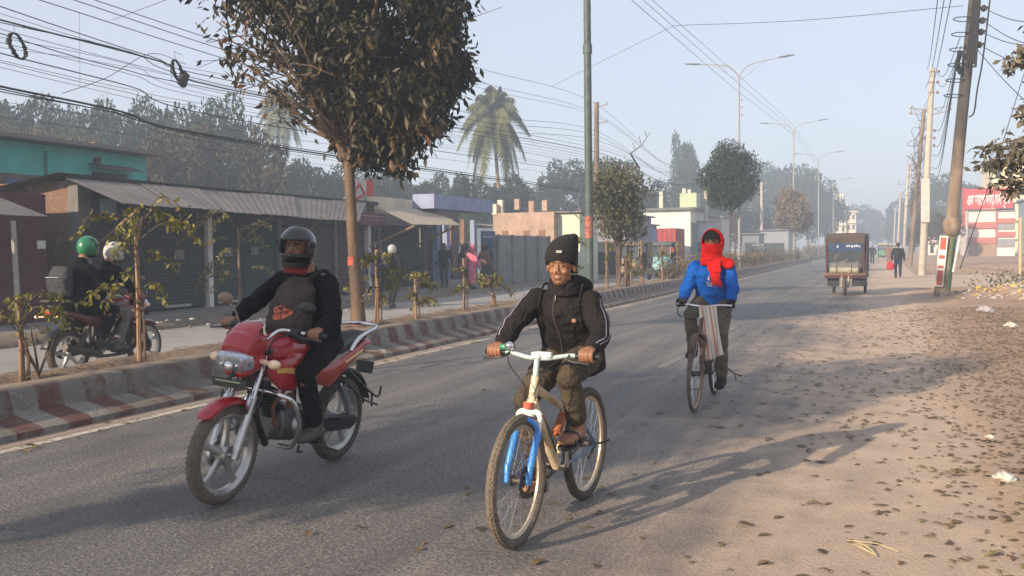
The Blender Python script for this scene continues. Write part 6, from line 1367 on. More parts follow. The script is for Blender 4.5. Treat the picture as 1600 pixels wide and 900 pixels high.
    bv = BVHTree.FromPolygons([v.co for v in tm.vertices], [p.vertices for p in tm.polygons])
    for s in (-1, 1):
        vs = []; 
        for t in np.linspace(0, 1, 20):
            p = V((.34-.36*t, s*.5, .79+.02*t-.13*t*t*1.1)); wd = .035*sin(pi*min(1, t*.8+.2))+.004
            for q in (-1, 1):
                h = bv.ray_cast(p+V((0, 0, q*wd/2)), V((0, -s, 0)), 1); vs.append((h[0] if h[0] is not None else V((p.x, s*.1, p.z)))+V((0, s*.002, 0)))
        MB().add(vs, [(2*i, 2*i+1, 2*i+3, 2*i+2) for i in range(19)]).build('side_stripe', stripe, to, flat=True)
    MB().tube([(.10, 0, 1.0), (.10, 0, 1.008)], .035, 14).build('fuel_cap', CH, to)
    # bodywork behind
    sp = MB(); 
    for s in (-1, 1): sp.loft([((-.14, s*.12, .70), (0, 0, .06), (0, .02, 0)), ((-.28, s*.13, .68), (0, 0, .085), (0, .022, 0)), ((-.42, s*.125, .72), (0, 0, .06), (0, .022, 0)), ((-.60, s*.115, .785), (0, 0, .04), (0, .02, 0)), ((-.84, s*.07, .85), (0, 0, .025), (0, .015, 0))], 12)
    sp.build('side_panel', red2, b); MB().tube([(-.45, .14, .75), (-.7, .125, .81)], .012, 6).build('panel_stripe', stripe, b)
    MB().loft([((-.08, 0, .835), (0, .09, 0), (0, 0, .03)), ((-.2, 0, .83), (0, .125, 0), (0, 0, .04)), ((-.45, 0, .84), (0, .135, 0), (0, 0, .045)), ((-.62, 0, .88), (0, .125, 0), (0, 0, .045)), ((-.82, 0, .90), (0, .09, 0), (0, 0, .035))], 18, sq=.75).build('seat', mat('seat vinyl', (.015, .015, .017), rough=.45, var=.1), b)
    MB().tube([(-.50, .15, .83), (-.60, .165, .92), (-.82, .15, .965), (-.93, .07, .97), (-.93, -.07, .97), (-.82, -.15, .965), (-.60, -.165, .92), (-.50, -.15, .83)], .015, 10, k=6).build('grab_rail', CH, b)
    tl = MB().loft([((-.84, 0, .84), (0, .07, 0), (0, 0, .04)), ((-.92, 0, .84), (0, .06, 0), (0, 0, .035))], 14).build('tail_lamp', mat('tail lamp red', (.55, .02, .02), rough=.15, coat=.5, bump=0), b)
    vs = []; A_ = np.linspace(R(60), R(165), 22)
    for a in A_:
        for y, dz in ((-.07, -.03), (-.05, .005), (0, .012), (.05, .005), (.07, -.03)): vs.append(Rr+V((cos(a), 0, sin(a)))*(.37+dz)+V((0, y, 0)))
    solid(MB().add(vs, [(i*5+j, i*5+j+1, (i+1)*5+j+1, (i+1)*5+j) for i in range(21) for j in range(4)]).build('rear_mudguard', BLK, b), .005)
    MB().box((-.97, 0, .64), (.012, .14, .09), Matrix.Rotation(R(-15), 3, 'Y')).build('rear_plate', mat('grey plate', (.03, .03, .03)), b)
    for s in (-1, 1): MB().tube([(-.86, s*.06, .78), (-.9, s*.15, .78)], .010, 6).ell((-.9, s*.175, .78), (.03, .032, .024)).build('rear_indicator', LENS, b); MB().tube([(-.42, s*.13, .62), (-.58, s*.125, .36)], .012, 8).tube([(-.44, s*.13, .60), (-.56, s*.125, .40)], .030, 14).build('rear_shock', CH, b)
    # engine
    e = MB().loft([((.20, 0, .42), (0, .11, 0), (0, 0, .11)), ((.05, 0, .40), (0, .125, 0), (0, 0, .12)), ((-.12, 0, .40), (0, .11, 0), (0, 0, .10))], 16, sq=.6); eo = e.build('engine', mat('engine alloy', (.16, .155, .15), rough=.5, metal=.7, var=.3), b, bev=.01)
    MB().tube([(.02, .10, .40), (.02, .155, .40)], [.095, .08], 22).tube([(-.10, .10, .38), (-.10, .145, .38)], [.06, .05], 18).tube([(-.06, .11, .39), (-.02, .11, .395)], .06, 12).build('crankcase_cover', AU, eo); MB().tube([(.02, -.10, .40), (.02, -.155, .40)], [.095, .08], 22).build('crankcase_cover', AU, eo)
    fn = MB()
    for k in range(9): fn.box((.20+.012*k, 0, .50+.022*k), (.15, .17, .008), Matrix.Rotation(R(-25), 3, 'Y'))
    fn.loft([((.18, 0, .46), (.05, 0, .0), (0, .06, 0)), ((.30, 0, .70), (.05, 0, 0), (0, .06, 0))], 14); fn.build('cylinder', BLK, eo)
    MB().box((.16, .13, .58), (.06, .02, .09)).tube([(.2, .12, .66), (.3, .1, .55), (.26, .1, .42)], .012, 6, k=4).build('engine_badge', mat('orange clamp', (.16, .06, .03)), eo)
    MB().tube([(.34, -.06, .60), (.36, -.12, .42), (.2, -.16, .27), (-.2, -.18, .25), (-.35, -.19, .28)], .022, 10, k=5).tube([(-.30, -.19, .27), (-.45, -.2, .32), (-.86, -.21, .42)], [.04, .05, .045], 14).build('exhaust', CH, b)
    # frame, swing arm, guards, pegs
    MB().tube([(.36, 0, .80), (.34, 0, .5), (.22, 0, .28)], .022, 10, k=4).tube([(.34, 0, .82), (-.2, 0, .78), (-.8, 0, .82)], .02, 10, k=4).tube([(-.18, .08, .78), (-.20, .09, .32)], .016, 8).tube([(-.18, -.08, .78), (-.20, -.09, .32)], .016, 8).build('frame', BLK, b)
    MB().tube([(-.16, .075, .35), Rr+V((0, .085, 0))], .02, 8).tube([(-.16, -.075, .35), Rr+V((0, -.085, 0))], .02, 8).build('swingarm', AU, b)
    MB().loft([((-.10, .115, .36), (0, .012, 0), (0, 0, .055)), ((-.62, .115, .305), (0, .012, 0), (0, 0, .06)), ((-.69, .115, .305), (0, .008, 0), (0, 0, .03))], 12).build('chain_cover', BLK, b)
    MB().tube([(.35, -.02, .66), (.38, -.2, .655), (.33, -.275, .60), (.26, -.275, .44), (.22, -.20, .30), (.16, -.06, .27)], .015, 10, k=6).tube([(.35, .02, .66), (.38, .2, .655), (.33, .275, .60), (.26, .275, .44), (.22, .20, .30), (.16, .06, .27)], .015, 10, k=6).build('crash_guard', CH, b)
    for s in (-1, 1):
        MB().tube([(-.02, s*.08, .285), (-.02, s*.25, .285)], .015, 8).build('foot_peg', BLK, b); MB().tube([(-.33, s*.09, .36), (-.34, s*.22, .38)], .013, 8).build('rear_peg', BLK, b)
    MB().tube([(.05, .14, .26), (.15, .2, .25), (.16, .24, .26)], .008, 6).tube([(-.1, .1, .25), (-.32, .2, .16)], .010, 6).build('side_stand', GREASE, b)
    g_ = MB().tube([(-.46, .17, .70), (-.66, .20, .55), (-.84, .2, .46), (-.90, .19, .52)], .009, 6, k=4).tube([(-.46, .17, .60), (-.64, .20, .47), (-.84, .2, .40)], .009, 6, k=4).tube([(-.6, .2, .60), (-.64, .2, .44)], .008, 5).tube([(-.75, .2, .51), (-.76, .2, .40)], .008, 5).build('side_guard', BLK, b)
    # handlebar
    hb_ = MB().tube([(.19, -.37, 1.02), (.25, -.27, 1.03), (.33, -.15, 1.045), (.385, -.09, .99), (.39, 0, .965), (.385, .09, .99), (.33, .15, 1.045), (.25, .27, 1.03), (.19, .37, 1.02)], .0125, 10, k=5).build('handlebar', CH, b)
    for s in (-1, 1):
        MB().tube([(.25, s*.27, 1.03), (.185, s*.385, 1.018)], .018, 12).build('grip', BLK, hb_); MB().box((.285, s*.225, 1.035), (.05, .06, .05)).build('switch_box', BLK, hb_, bev=.008)
        MB().tube([(.31, s*.22, 1.04), (.34, s*.30, 1.02), (.29, s*.42, 1.0)], .008, 6, k=3).build('lever', BLK, hb_)
        mz = MB().tube([(.29, s*.20, 1.05), (.30, s*.23, 1.13), (.30, s*.29, 1.18)], .006, 6, k=3).loft([((.285, s*.31, 1.20), (0, .030, 0), (0, 0, .02)), ((.30, s*.31, 1.20), (0, .062, 0), (0, 0, .037)), ((.318, s*.31, 1.20), (0, .03, 0), (0, 0, .018))], 18).build('mirror', BLK if s > 0 else mat('brown mirror back', (.22, .15, .10), rough=.3, bump=0), hb_)
    MB().tube([(.42, 0, 1.02), (.41, 0, 1.06)], [.07, .06], 16).build('speedometer', BLK, b)
    cb = MB()
    for s in (-1, 1): cb.tube([(.31, s*.2, 1.02), (.44, s*.17, .99), (.42, s*.12, .80), (.36, s*.1, .66)], .005, 5, k=5)
    cb.tube([(.40, .12, .78), (.52, .12, .55), F_+V((0, -.05, .09))], .005, 5, k=5); cb.build('control_cable', BLK, b)
    return b
# ---------------------------------------------------------------- the red motorcycle and its rider
RED = mat('glossy red', (.36, .004, .014), rough=.3, var=.12, scale=3, bump=0, coat=.5); RED2 = mat('orange red panel', (.36, .025, .010), rough=.3, var=.15, scale=6, bump=0, coat=.5)
mloc, mrot, mlean = (-3.70, 5.12, 0), R(-90), R(5.5)
motorcycle(mloc, mrot, mlean, 'glossy red motorcycle with chrome crash guard and alloy wheels ridden towards the viewer', RED, RED2)
JM = dict(pelvis=(-.30, 0, .92), chest=(-.22, 0, 1.14), neck=(-.13, .0, 1.40), head=(-.08, -.05, 1.535), shL=(-.15, .165, 1.315), shR=(-.15, -.195, 1.315), elL=(.0, .31, 1.11), elR=(.02, -.34, 1.12), wrL=(.145, .31, 1.055), wrR=(.15, -.33, 1.055), gripL=(.225, .33, 1.022), gripR=(.22, -.33, 1.022),
 hipL=(-.28, .10, .89), hipR=(-.28, -.10, .89), knL=(.14, .21, .76), knR=(.14, -.21, .76), anL=(-.04, .20, .385), anR=(-.04, -.20, .385), toeL=(.14, .20, .30), toeR=(.14, -.20, .30))
K1 = cloth('black jacket cloth', (.006, .006, .0075), var=.4); K2 = cloth('black trousers cloth', (.005, .005, .006)); SH1 = cloth('worn grey shoe', (.10, .09, .08), bump=.2)
VIS = mat('smoked visor', (.05, .045, .04), rough=.05, var=0, bump=0, alpha=.07, coat=.0)
mr, mj, mT = person('person', mloc, (-mlean, 0, mrot), JM, K1, K2, 'motorcyclist in black clothes and black full face helmet with a backpack worn on the chest', shoem=SH1, headyaw=R(8), hair=False, group='riders', amp=.017)
helmet(mr, mT, mat('gloss black helmet', (.006, .006, .008), rough=.2, var=.1, bump=0, coat=.6), vm=VIS)
MB().loft([(mT @ V((-.01, 0, -.17)), V((.085, 0, .01)), V((0, .085, 0))), (mT @ V((.0, 0, -.11)), V((.09, 0, .01)), V((0, .085, 0)))], 18).build('collar', mat('red collar lining', (.20, .01, .012)), mj)
Mm = Matrix.Translation(mloc) @ Matrix.Rotation(mrot, 4, 'Z') @ Matrix.Rotation(-mlean, 4, 'X')
def onbike(o, M): o.matrix_world = M; return o
bp = MB(); bp.loft([((.035, 0, .93), (.075, 0, .0), (0, .13, 0)), ((.055, 0, 1.0), (.10, 0, .0), (0, .155, 0)), ((.02, 0, 1.15), (.10, 0, .0), (0, .15, 0)), ((-.03, 0, 1.27), (.085, 0, .0), (0, .125, 0)), ((-.06, 0, 1.35), (.05, 0, 0), (0, .07, 0))], 22, sq=.8); bp.loft([((.12, 0, .97), (.045, 0, 0), (0, .105, 0)), ((.13, 0, 1.05), (.045, 0, 0), (0, .11, 0)), ((.09, 0, 1.13), (.03, 0, 0), (0, .09, 0))], 18, sq=.8)
bm_ = bake(bp, .010, 3, .010, 9); bm_.materials.append(cloth('dusty brown nylon', (.060, .045, .039), rough=.7)); bm_.polygons.foreach_set('use_smooth', [True]*len(bm_.polygons))
bpk = onbike(meshobj('backpack', bm_, label='dusty brown backpack with orange patch worn on the motorcyclists chest', cat='backpack'), Mm)
bvt = BVHTree.FromPolygons([v.co for v in bm_.vertices], [p.vertices for p in bm_.polygons]); vs = []
for i in range(25):
    a = 2*pi*i/24; r = .058*(1+.18*sin(a*3+1)+.1*sin(a*5)); q = (V((.5, 0.0, 1.125)) if i == 24 else V((.5, cos(a)*r*1.15, 1.125+sin(a)*r*.75))); h = bvt.ray_cast(q, V((-1, 0, 0)), 1); vs.append((h[0] or V((.15, q.y, q.z)))+V((.003, 0, 0)))
MB().add(vs, [(24, i, (i+1) % 24) for i in range(24)]).build('patch', mat('orange patch', (.50, .11, .06), var=.45, scale=30), bpk, flat=True)
MB().tube([vs[2]+V((.004, 0, 0)), vs[24]+V((.006, 0, 0)), vs[13]+V((.004, 0, 0))], .003, 4).tube([vs[6]+V((.004, 0, 0)), vs[24]+V((.006, 0, 0)), vs[19]+V((.004, 0, 0))], .003, 4).build('patch_lines', mat('patch dark', (.10, .03, .02)), bpk)
for s in (-1, 1): MB().tube([(-.04, s*.08, 1.33), (-.06, s*.12, 1.385), (-.15, s*.135, 1.40), (-.27, s*.12, 1.33)], .014, 8, k=4).build('strap', cloth('strap', (.03, .024, .02)), bpk)
MB().tube([(.04, -.10, 1.23), (.055, 0, 1.27), (.04, .10, 1.23)], .004, 5, k=5).build('zip', mat('zip', (.12, .1, .09)), bpk)

# ---------------------------------------------------------------- the man in the beanie on the mountain bicycle
cloc, crot, clean = (-1.69, 4.83, 0), R(-93), R(1)
mountain_bike(cloc, crot, clean)
JC = dict(pelvis=(-.27, .0, .915), chest=(-.18, .01, 1.10), neck=(-.05, .03, 1.30), head=(.01, .035, 1.415), shL=(-.08, .175, 1.215), shR=(-.06, -.135, 1.225), elL=(.0, .265, 1.04), elR=(.05, -.235, 1.08), wrL=(.125, .255, .985), wrR=(.13, -.27, .985), gripL=(.205, .262, .952), gripR=(.205, -.262, .952),
 hipL=(-.23, .09, .89), hipR=(-.23, -.09, .89), knL=(.15, .14, .83), knR=(.14, -.12, .68), anL=(.0, .13, .545), anR=(-.06, -.13, .245), toeL=(.18, .13, .5), toeR=(.12, -.13, .2))
KJ = cloth('brown black jacket', (.017, .0145, .015), var=.4); KT = cloth('faded olive trousers', (.068, .052, .037), var=.35)
KC = cloth('jacket cuff', (.022, .015, .014))
cr_, cj, cT = person('person', cloc, (-clean, 0, crot), JC, KJ, KT, 'cyclist in a black knitted beanie, dark striped jacket, olive trousers and sandals', face='goatee', footwear='sandal', headyaw=R(8), headtilt=R(2), hs=.94, cuff=KC, vox=.009, hair=False, group='riders', amp=.017, hem=.10)
STR = cloth('pale grey stripe', (.22, .21, .26), var=.1, bump=.1)
SLV = cloth('grey blue sleeve panel', (.028, .028, .042))
for s, sg in (('L', 1), ('R', -1)):
    A0, A1, A2 = (V(JC[k+s]) for k in ('sh', 'el', 'wr')); A2 = A2.lerp(A1, .16)
    od = V((.30, sg*.9, .25)) if s == 'L' else V((.55, sg*.55, .75))
    od1 = V((.55, sg*.75, .35)) if s == 'L' else V((.65, sg*.4, .8))
    def off(a, d, k, t): c = (t.cross(d)).normalized(); return a+c*k
    t = (A2-A0).normalized()
    vs, fs = ribbon(cj.data, [(A0, od), (A1, (od+od1)/2), (A2, od1)], .075, .0022, 40); MB().add(vs, fs).build('sleeve_panel', SLV, cj, flat=False)
    for k in (-.013, .013):
        vs, fs = ribbon(cj.data, [(off(A0, od, k, t), od), (off(A1, od, k, t), (od+od1)/2), (off(A2, od1, k, t), od1)], .008, .0045, 40); MB().add(vs, fs).build('sleeve_stripe', STR, cj)
# collar, zip, chest badge
MB().loft([((-.045, .03, 1.275), (.085, 0, -.02), (0, .095, 0)), ((-.03, .032, 1.325), (.080, 0, -.02), (0, .082, 0)), ((-.025, .034, 1.345), (.072, 0, -.02), (0, .075, 0))], 20).build('collar', KJ, cj)
MB().ell((-.13, .05, 1.30), (.075, .12, .065)).build('hood', KJ, cj)
bvj = BVHTree.FromPolygons([v.co for v in cj.data.vertices], [p.vertices for p in cj.data.polygons])
def onj(y, z, d=.004): h = bvj.ray_cast(V((.6, y, z)), V((-1, 0, 0)), 1.2); return (h[0] or V((.05, y, z)))+V((d, 0, 0))
MB().tube([onj(.0+.01*sin(z*20), z) for z in np.linspace(.90, 1.27, 14)], .005, 5).build('zip', mat('dull zip', (.09, .08, .075), metal=.4, rough=.4), cj); MB().tube([onj(.005, 1.265, .008), onj(.005, 1.225, .010)], .005, 5).build('zip_pull', CHROME, cj)
MB().ell(onj(.10, 1.115, .002), (.004, .016, .012)).build('badge', mat('badge', (.25, .13, .08)), cj)
KN = mat('black knit', (.010, .009, .009), rough=.95, var=.2, scale=30, bump=.8, bscale=70)
bn = MB(); Tb = cT.to_3x3(); B_ = lambda c: cT @ V(c); secs = []
for z, a, b_, dx, dy in ((.0, .107, .090, -.008, 0), (.045, .108, .094, -.010, 0), (.085, .106, .093, -.014, .003), (.12, .096, .086, -.020, .010), (.15, .076, .072, -.028, .020), (.172, .05, .052, -.038, .034), (.184, .02, .025, -.045, .045)): secs.append((B_((dx, dy, z)), Tb @ V((a, 0, .038*max(0, 1-z/.12))), Tb @ V((0, b_, 0))))
bn.loft(secs, 48)
kb = bn.build('beanie', KN, cr_, ang=80)
for v in kb.data.vertices:
    q = cT.inverted() @ v.co; a = math.atan2(q.y, q.x); n_ = V((q.x, q.y, 0)).normalized(); v.co += Tb @ (n_*(.0028*cos(a*26)))
MB().loft([(B_((-.045, 0, -.045)), Tb @ V((.055, 0, 0)), Tb @ V((0, .086, 0))), (B_((-.035, 0, .04)), Tb @ V((.075, 0, 0)), Tb @ V((0, .092, 0)))], 24).build('beanie_back', KN, kb)
MB().ell(B_((-.05, .062, .165)), (.020, .028, .022)).build('beanie_tip', KN, kb)
MB().box(B_((.1005, .012, .088)), (.006, .034, .014), Tb).build('label_patch', mat('grey label', (.30, .30, .30)), kb)
Mc = Matrix.Translation(cloc) @ Matrix.Rotation(crot, 4, 'Z') @ Matrix.Rotation(-clean, 4, 'X')
bp = MB().loft([((-.36, .02, .93), (.06, 0, 0), (0, .15, 0)), ((-.37, .02, 1.05), (.075, 0, 0), (0, .165, 0)), ((-.29, .02, 1.2), (.06, 0, 0), (0, .13, 0))], 20, sq=.8); bm_ = bake(bp, .012, 2, .008, 9); bm_.materials.append(cloth('dark backpack cloth', (.02, .012, .014)))
bk2 = onbike(meshobj('backpack', bm_, label='dark backpack carried on the back of the cyclist in the beanie', cat='backpack'), Mc)
for s in (-1, 1):
    y0_ = .02+s*.115; P = [onj(y0_, z, .006) for z in (1.06, 1.10, 1.15, 1.19, 1.225)]; P = P+[V((-.06, y0_, 1.31)), V((-.18, y0_, 1.29)), V((-.27, y0_, 1.2))]; MB().tube(P, .007, 6, k=3).build('strap', cloth('patterned strap', (.02, .016, .012), var=.6), bk2)

# ---------------------------------------------------------------- the man in blue on the roadster
bloc, brot, blean = (-1.60, 9.08, 0), R(-90), R(1.5)
roadster(bloc, brot, blean)
JB = dict(pelvis=(-.30, 0, .985), chest=(-.23, 0, 1.19), neck=(-.16, .01, 1.41), head=(-.11, .015, 1.545), shL=(-.19, .16, 1.315), shR=(-.19, -.16, 1.315), elL=(-.11, .215, 1.11), elR=(-.11, -.22, 1.11), wrL=(.03, .235, 1.01), wrR=(.03, -.235, 1.01), gripL=(.105, .24, .968), gripR=(.105, -.24, .968),
 hipL=(-.28, .10, .95), hipR=(-.28, -.10, .95), knL=(.07, .15, .68), knR=(.14, -.14, .86), anL=(-.06, .14, .235), anR=(.0, -.13, .52), toeL=(.12, .14, .2), toeR=(.18, -.13, .48))
BLUE = cloth('royal blue sweatshirt', (.008, .095, .42), var=.12); GLV = cloth('black glove', (.014, .012, .014))
br_, bj, bT = person('person', bloc, (-blean, 0, brot), JB, BLUE, cloth('grey khaki trousers', (.12, .10, .075)), 'cyclist in a royal blue sweatshirt with a red scarf wrapped over head and face', gloves=GLV, headyaw=R(-6), hair=False, group='riders', amp=.019, hem=.07, shoem=cloth('black boot', (.02, .018, .018)), sleeve=.018)
SC = cloth('red scarf', (.62, .012, .012), var=.15, bump=.25); BT3 = bT.to_3x3(); Bp = lambda c: bT @ V(c)
hs = shell(bT @ Matrix.Translation((-.01, 0, .015)), (.128, .106, .133), lambda c: c.z > -.12 and not (c.x > .05 and c.z > -.01)); ho = hs.build('headscarf', SC, br_); solid(ho, .012, 0, 1)
lw_ = MB().loft([(Bp((-.03, 0, -.21)), BT3 @ V((.10, 0, 0)), BT3 @ V((0, .12, 0))), (Bp((.0, 0, -.16)), BT3 @ V((.105, 0, .01)), BT3 @ V((0, .105, 0))), (Bp((.012, 0, -.10)), BT3 @ V((.108, 0, .01)), BT3 @ V((0, .095, 0))), (Bp((.01, 0, -.05)), BT3 @ V((.112, 0, .01)), BT3 @ V((0, .096, 0))), (Bp((.005, 0, -.014)), BT3 @ V((.108, 0, .008)), BT3 @ V((0, .096, 0)))], 28)
lw_.loft([(Bp((.07, .03, -.15)), BT3 @ V((.02, 0, .01)), BT3 @ V((0, .085, 0))), (Bp((.075, .05, -.24)), BT3 @ V((.018, 0, 0)), BT3 @ V((0, .065, 0))), (Bp((.07, .06, -.34)), BT3 @ V((.016, 0, 0)), BT3 @ V((0, .045, 0))), (Bp((.07, .075, -.385)), BT3 @ V((.012, 0, 0)), BT3 @ V((0, .055, 0)))], 16)
lw_.ell(Bp((-.02, .15, -.19)), (.05, .06, .05)).ell(Bp((.0, .10, -.17)), (.06, .06, .05))
lm_ = bake(lw_, .010, 2, .018, 14); lm_.materials.append(SC); lm_.polygons.foreach_set('use_smooth', [True]*len(lm_.polygons)); meshobj('scarf_wrap', lm_, ho)
fr_ = MB()
for i in range(9): fr_.tube([Bp((.072, .03+.011*i, -.375)), Bp((.074+.006*(i % 2), .028+.012*i, -.40-.012*(i % 3)))], [.006, .002], 5)
fr_.build('fringe', SC, ho)
shell(bT @ Matrix.Translation((-.008, 0, .02)), (.112, .092, .118), lambda c: c.z > .025).build('black_cap', KN, br_)
bvb = BVHTree.FromPolygons([v.co for v in bj.data.vertices], [p.vertices for p in bj.data.polygons])
def onb(y, z, d=.004): h = bvb.ray_cast(V((.6, y, z)), V((-1, 0, 0)), 1.2); return (h[0] or V((.0, y, z)))+V((d, 0, 0))
lg = MB()
for pts_ in (((-.012, 1.20), (.012, 1.20)), ((0, 1.23), (0, 1.19), (.012, 1.18)), ((-.028, 1.165), (-.01, 1.175), (-.012, 1.15), (.01, 1.16)), ((.012, 1.15), (.03, 1.165), (.028, 1.14)), ((-.02, 1.14), (.03, 1.13))): lg.tube([onb(y-.01, z) for y, z in pts_], .004, 5)
lg.build('chest_print', mat('white print', (.65, .65, .7), bump=0), bj)
# striped cloth hanging from the handlebar
Mb_ = Matrix.Translation(bloc) @ Matrix.Rotation(brot, 4, 'Z') @ Matrix.Rotation(-blean, 4, 'X')
def f_str(N, L, tc, xyz):
    u = mth(N, L, 'MULTIPLY_ADD', xyz[2], .18, xyz[1]); t = mth(N, L, 'FRACT', mth(N, L, 'MULTIPLY', u, 14))
    c = ramp(N, L, t, [(0, (.62, .56, .48)), (.30, (.60, .54, .46)), (.36, (.50, .20, .14)), (.50, (.54, .24, .17)), (.58, (.64, .58, .50)), (.82, (.6, .54, .46)), (.86, (.16, .17, .28)), (.95, (.6, .54, .46))]); return c, .85, noisen(N, L, tc, 120, 3), .002
M_str = surf('striped cloth', f_str); vs = []; nu, nv_ = 26, 30
for j in range(nv_+1):
    v_ = j/nv_
    for i in range(nu+1):
        u_ = i/nu; y = -.03+.015*v_+u_*(.16+.08*v_) + .01*sin(u_*9+v_*3); z = .985-.54*v_ + .10*v_*(u_-.3)*1.0 - (.02 if j == 0 else 0); x = .315+.018*sin(u_*14+v_*2)*(.3+v_)+.03*v_ - (.03 if j == 0 else 0); vs.append((x, y, z))
ck = MB().add(vs, [(j*(nu+1)+i, j*(nu+1)+i+1, (j+1)*(nu+1)+i+1, (j+1)*(nu+1)+i) for j in range(nv_) for i in range(nu)]).build('striped_cloth', M_str, label='red and white striped cloth hanging from the roadster handlebar', cat='cloth'); solid(ck, .004); onbike(ck, Mb_)

# ---------------------------------------------------------------- second motorcycle beyond the median
m2loc, m2rot, m2l = (-9.2, XP(167, 500, -9.2).y, 0), R(90), 0
motorcycle(m2loc, m2rot, m2l, 'dark red motorcycle riding away beyond the median, half hidden by saplings', mat('dark red paint', (.13, .008, .012), rough=.3, coat=.7, bump=0), mat('dark brown panel', (.09, .02, .015), rough=.4, bump=0), dull=True)
J2 = {k: V(v) for k, v in JM.items()}; J2['head'] = V((.17, .02, 1.53)); J2['neck'] = V((.05, 0, 1.41)); J2['chest'] = V((-.10, 0, 1.16)); J2['shL'] = V((.0, .18, 1.32)); J2['shR'] = V((.0, -.18, 1.32)); J2['elL'] = V((.07, .32, 1.12)); J2['elR'] = V((.07, -.32, 1.12))
GTR = cloth('grey trousers', (.13, .12, .115))
r2, j2, T2_ = person('person', m2loc, (0, 0, m2rot), J2, K1, GTR, 'rider with white helmet and grey trousers on the motorcycle beyond the median', shoem=SH1, hair=False, detail=False, vox=.014, group='riders')
helmet(r2, T2_, mat('white helmet', (.42, .42, .41), rough=.25, coat=.5, bump=0), vm=VIS)
J3 = {k: V(v)+V((-.30, 0, .03)) for k, v in JM.items() if not k.startswith('grip')}; J3['head'] = V((-.25, .02, 1.60)); J3['neck'] = V((-.36, 0, 1.46)); J3['elL'] = V((-.34, .30, 1.12)); J3['elR'] = V((-.34, -.30, 1.12)); J3['wrL'] = V((-.14, .2, 1.08)); J3['wrR'] = V((-.14, -.2, 1.08)); J3['knL'] = V((-.10, .24, .82)); J3['knR'] = V((-.10, -.24, .82)); J3['anL'] = V((-.33, .22, .45)); J3['anR'] = V((-.33, -.22, .45)); J3['toeL'] = V((-.1, .22, .4)); J3['toeR'] = V((-.1, -.22, .4))
r3, j3, T3_ = person('person', m2loc, (0, 0, m2rot), J3, K1, K2, 'pillion passenger with green helmet on the motorcycle beyond the median', hair=False, detail=False, vox=.014, group='riders')
helmet(r3, T3_, mat('green helmet', (.008, .15, .055), rough=.3, coat=.5, bump=0), vm=VIS)
M2 = Matrix.Translation(m2loc) @ Matrix.Rotation(m2rot, 4, 'Z')
bq = MB().loft([((-.70, 0, 1.02), (.08, 0, 0), (0, .15, 0)), ((-.72, 0, 1.2), (.10, 0, 0), (0, .17, 0)), ((-.66, 0, 1.38), (.08, 0, 0), (0, .13, 0))], 18, sq=.7); bm_ = bake(bq, .015, 2, .006, 9); bm_.materials.append(cloth('grey backpack cloth', (.05, .05, .055)))
b3 = onbike(meshobj('backpack', bm_, label='dark grey backpack on the pillion passenger beyond the median', cat='backpack'), M2); MB().tube([(-.82, -.1, 1.25), (-.83, .1, 1.25)], .006, 5).build('zip', CHROME, b3)

# ---------------------------------------------------------------- people on foot
def walker(x, y, rot, jc, tc_, label, step=.28, hgt=1.0, sk=None, hair=True, arms=.12, group='people on foot', z=0.0, scarf=None, bag=None, cat=None):
    J = dict(pelvis=(0, 0, .93), chest=(.01, 0, 1.18), neck=(.02, 0, 1.43), head=(.035, 0, 1.56), shL=(0, .19, 1.37), shR=(0, -.19, 1.37), elL=(-.06-arms*.3, .26, 1.10), elR=(-.02+arms*.3, -.26, 1.10), wrL=(.0-arms*.6, .27, .86), wrR=(.06+arms, -.27, .87),
      hipL=(0, .09, .90), hipR=(0, -.09, .90), knL=(.06+step*.45, .10, .50), knR=(.04-step*.15, -.10, .50), anL=(step*.55, .10, .10), anR=(-step*.75, -.10, .12+.03*(step > .1)), toeL=(step*.55+.18, .10, .05), toeR=(-step*.75+.18, -.10, .05))
    return person('person', (x, y, z), (0, 0, rot), J, jc, tc_, label, scale=hgt, detail=False, vox=.018, amp=.012, skirt=sk, hair=hair, group=group)
DKB = cloth('navy cloth', (.015, .022, .055)); DK2 = cloth('dark grey cloth', (.02, .02, .024)); PNK = cloth('pink shawl', (.62, .16, .24)); BRN = cloth('brown cloth', (.20, .09, .06)); YEL = cloth('mustard jacket', (.36, .26, .06)); JN = cloth('blue jeans', (.03, .08, .20)); GRN = cloth('dark green cloth', (.02, .05, .045))
g = GP(590, 483, 0); walker(g.x, g.y, R(95), DKB, DK2, 'man in navy blue jacket walking away just right of the big trunk', .34, 1.06)
g = GP(613, 482, 0); q, qj, qT = walker(g.x, g.y, R(95), DK2, DK2, 'person in dark jacket wearing a white helmet while walking past the shutters', .30, 1.0, hair=False); helmet(q, qT, bpy.data.materials['white helmet'], visor=False)
g = GP(695, 449, .14); walker(g.x, g.y, R(-80), DK2, GRN, 'man in dark clothes standing by the open shop doors', .05, 1.0, z=.14)
g = GP(738, 452, .12); q, qj, qT = walker(g.x, g.y, R(60), PNK, PNK, 'woman wrapped in a long pink shawl walking on the pavement', .16, .96, sk=.12, z=.12, hair=False)
sh = shell(qT @ Matrix.Translation((-.02, 0, .0)), (.13, .115, .145), lambda c: c.x < .07); solid(sh.build('shawl_hood', PNK, q), .01)
g = GP(757, 450, .12); q, qj, qT = walker(g.x, g.y, R(60), BRN, DK2, 'woman in brown shawl with dark hood walking right of the pink one', .16, .97, sk=.12, z=.12, hair=False); sh = shell(qT @ Matrix.Translation((-.02, 0, .0)), (.13, .115, .145), lambda c: c.x < .07); solid(sh.build('shawl_hood', DK2, q), .01)
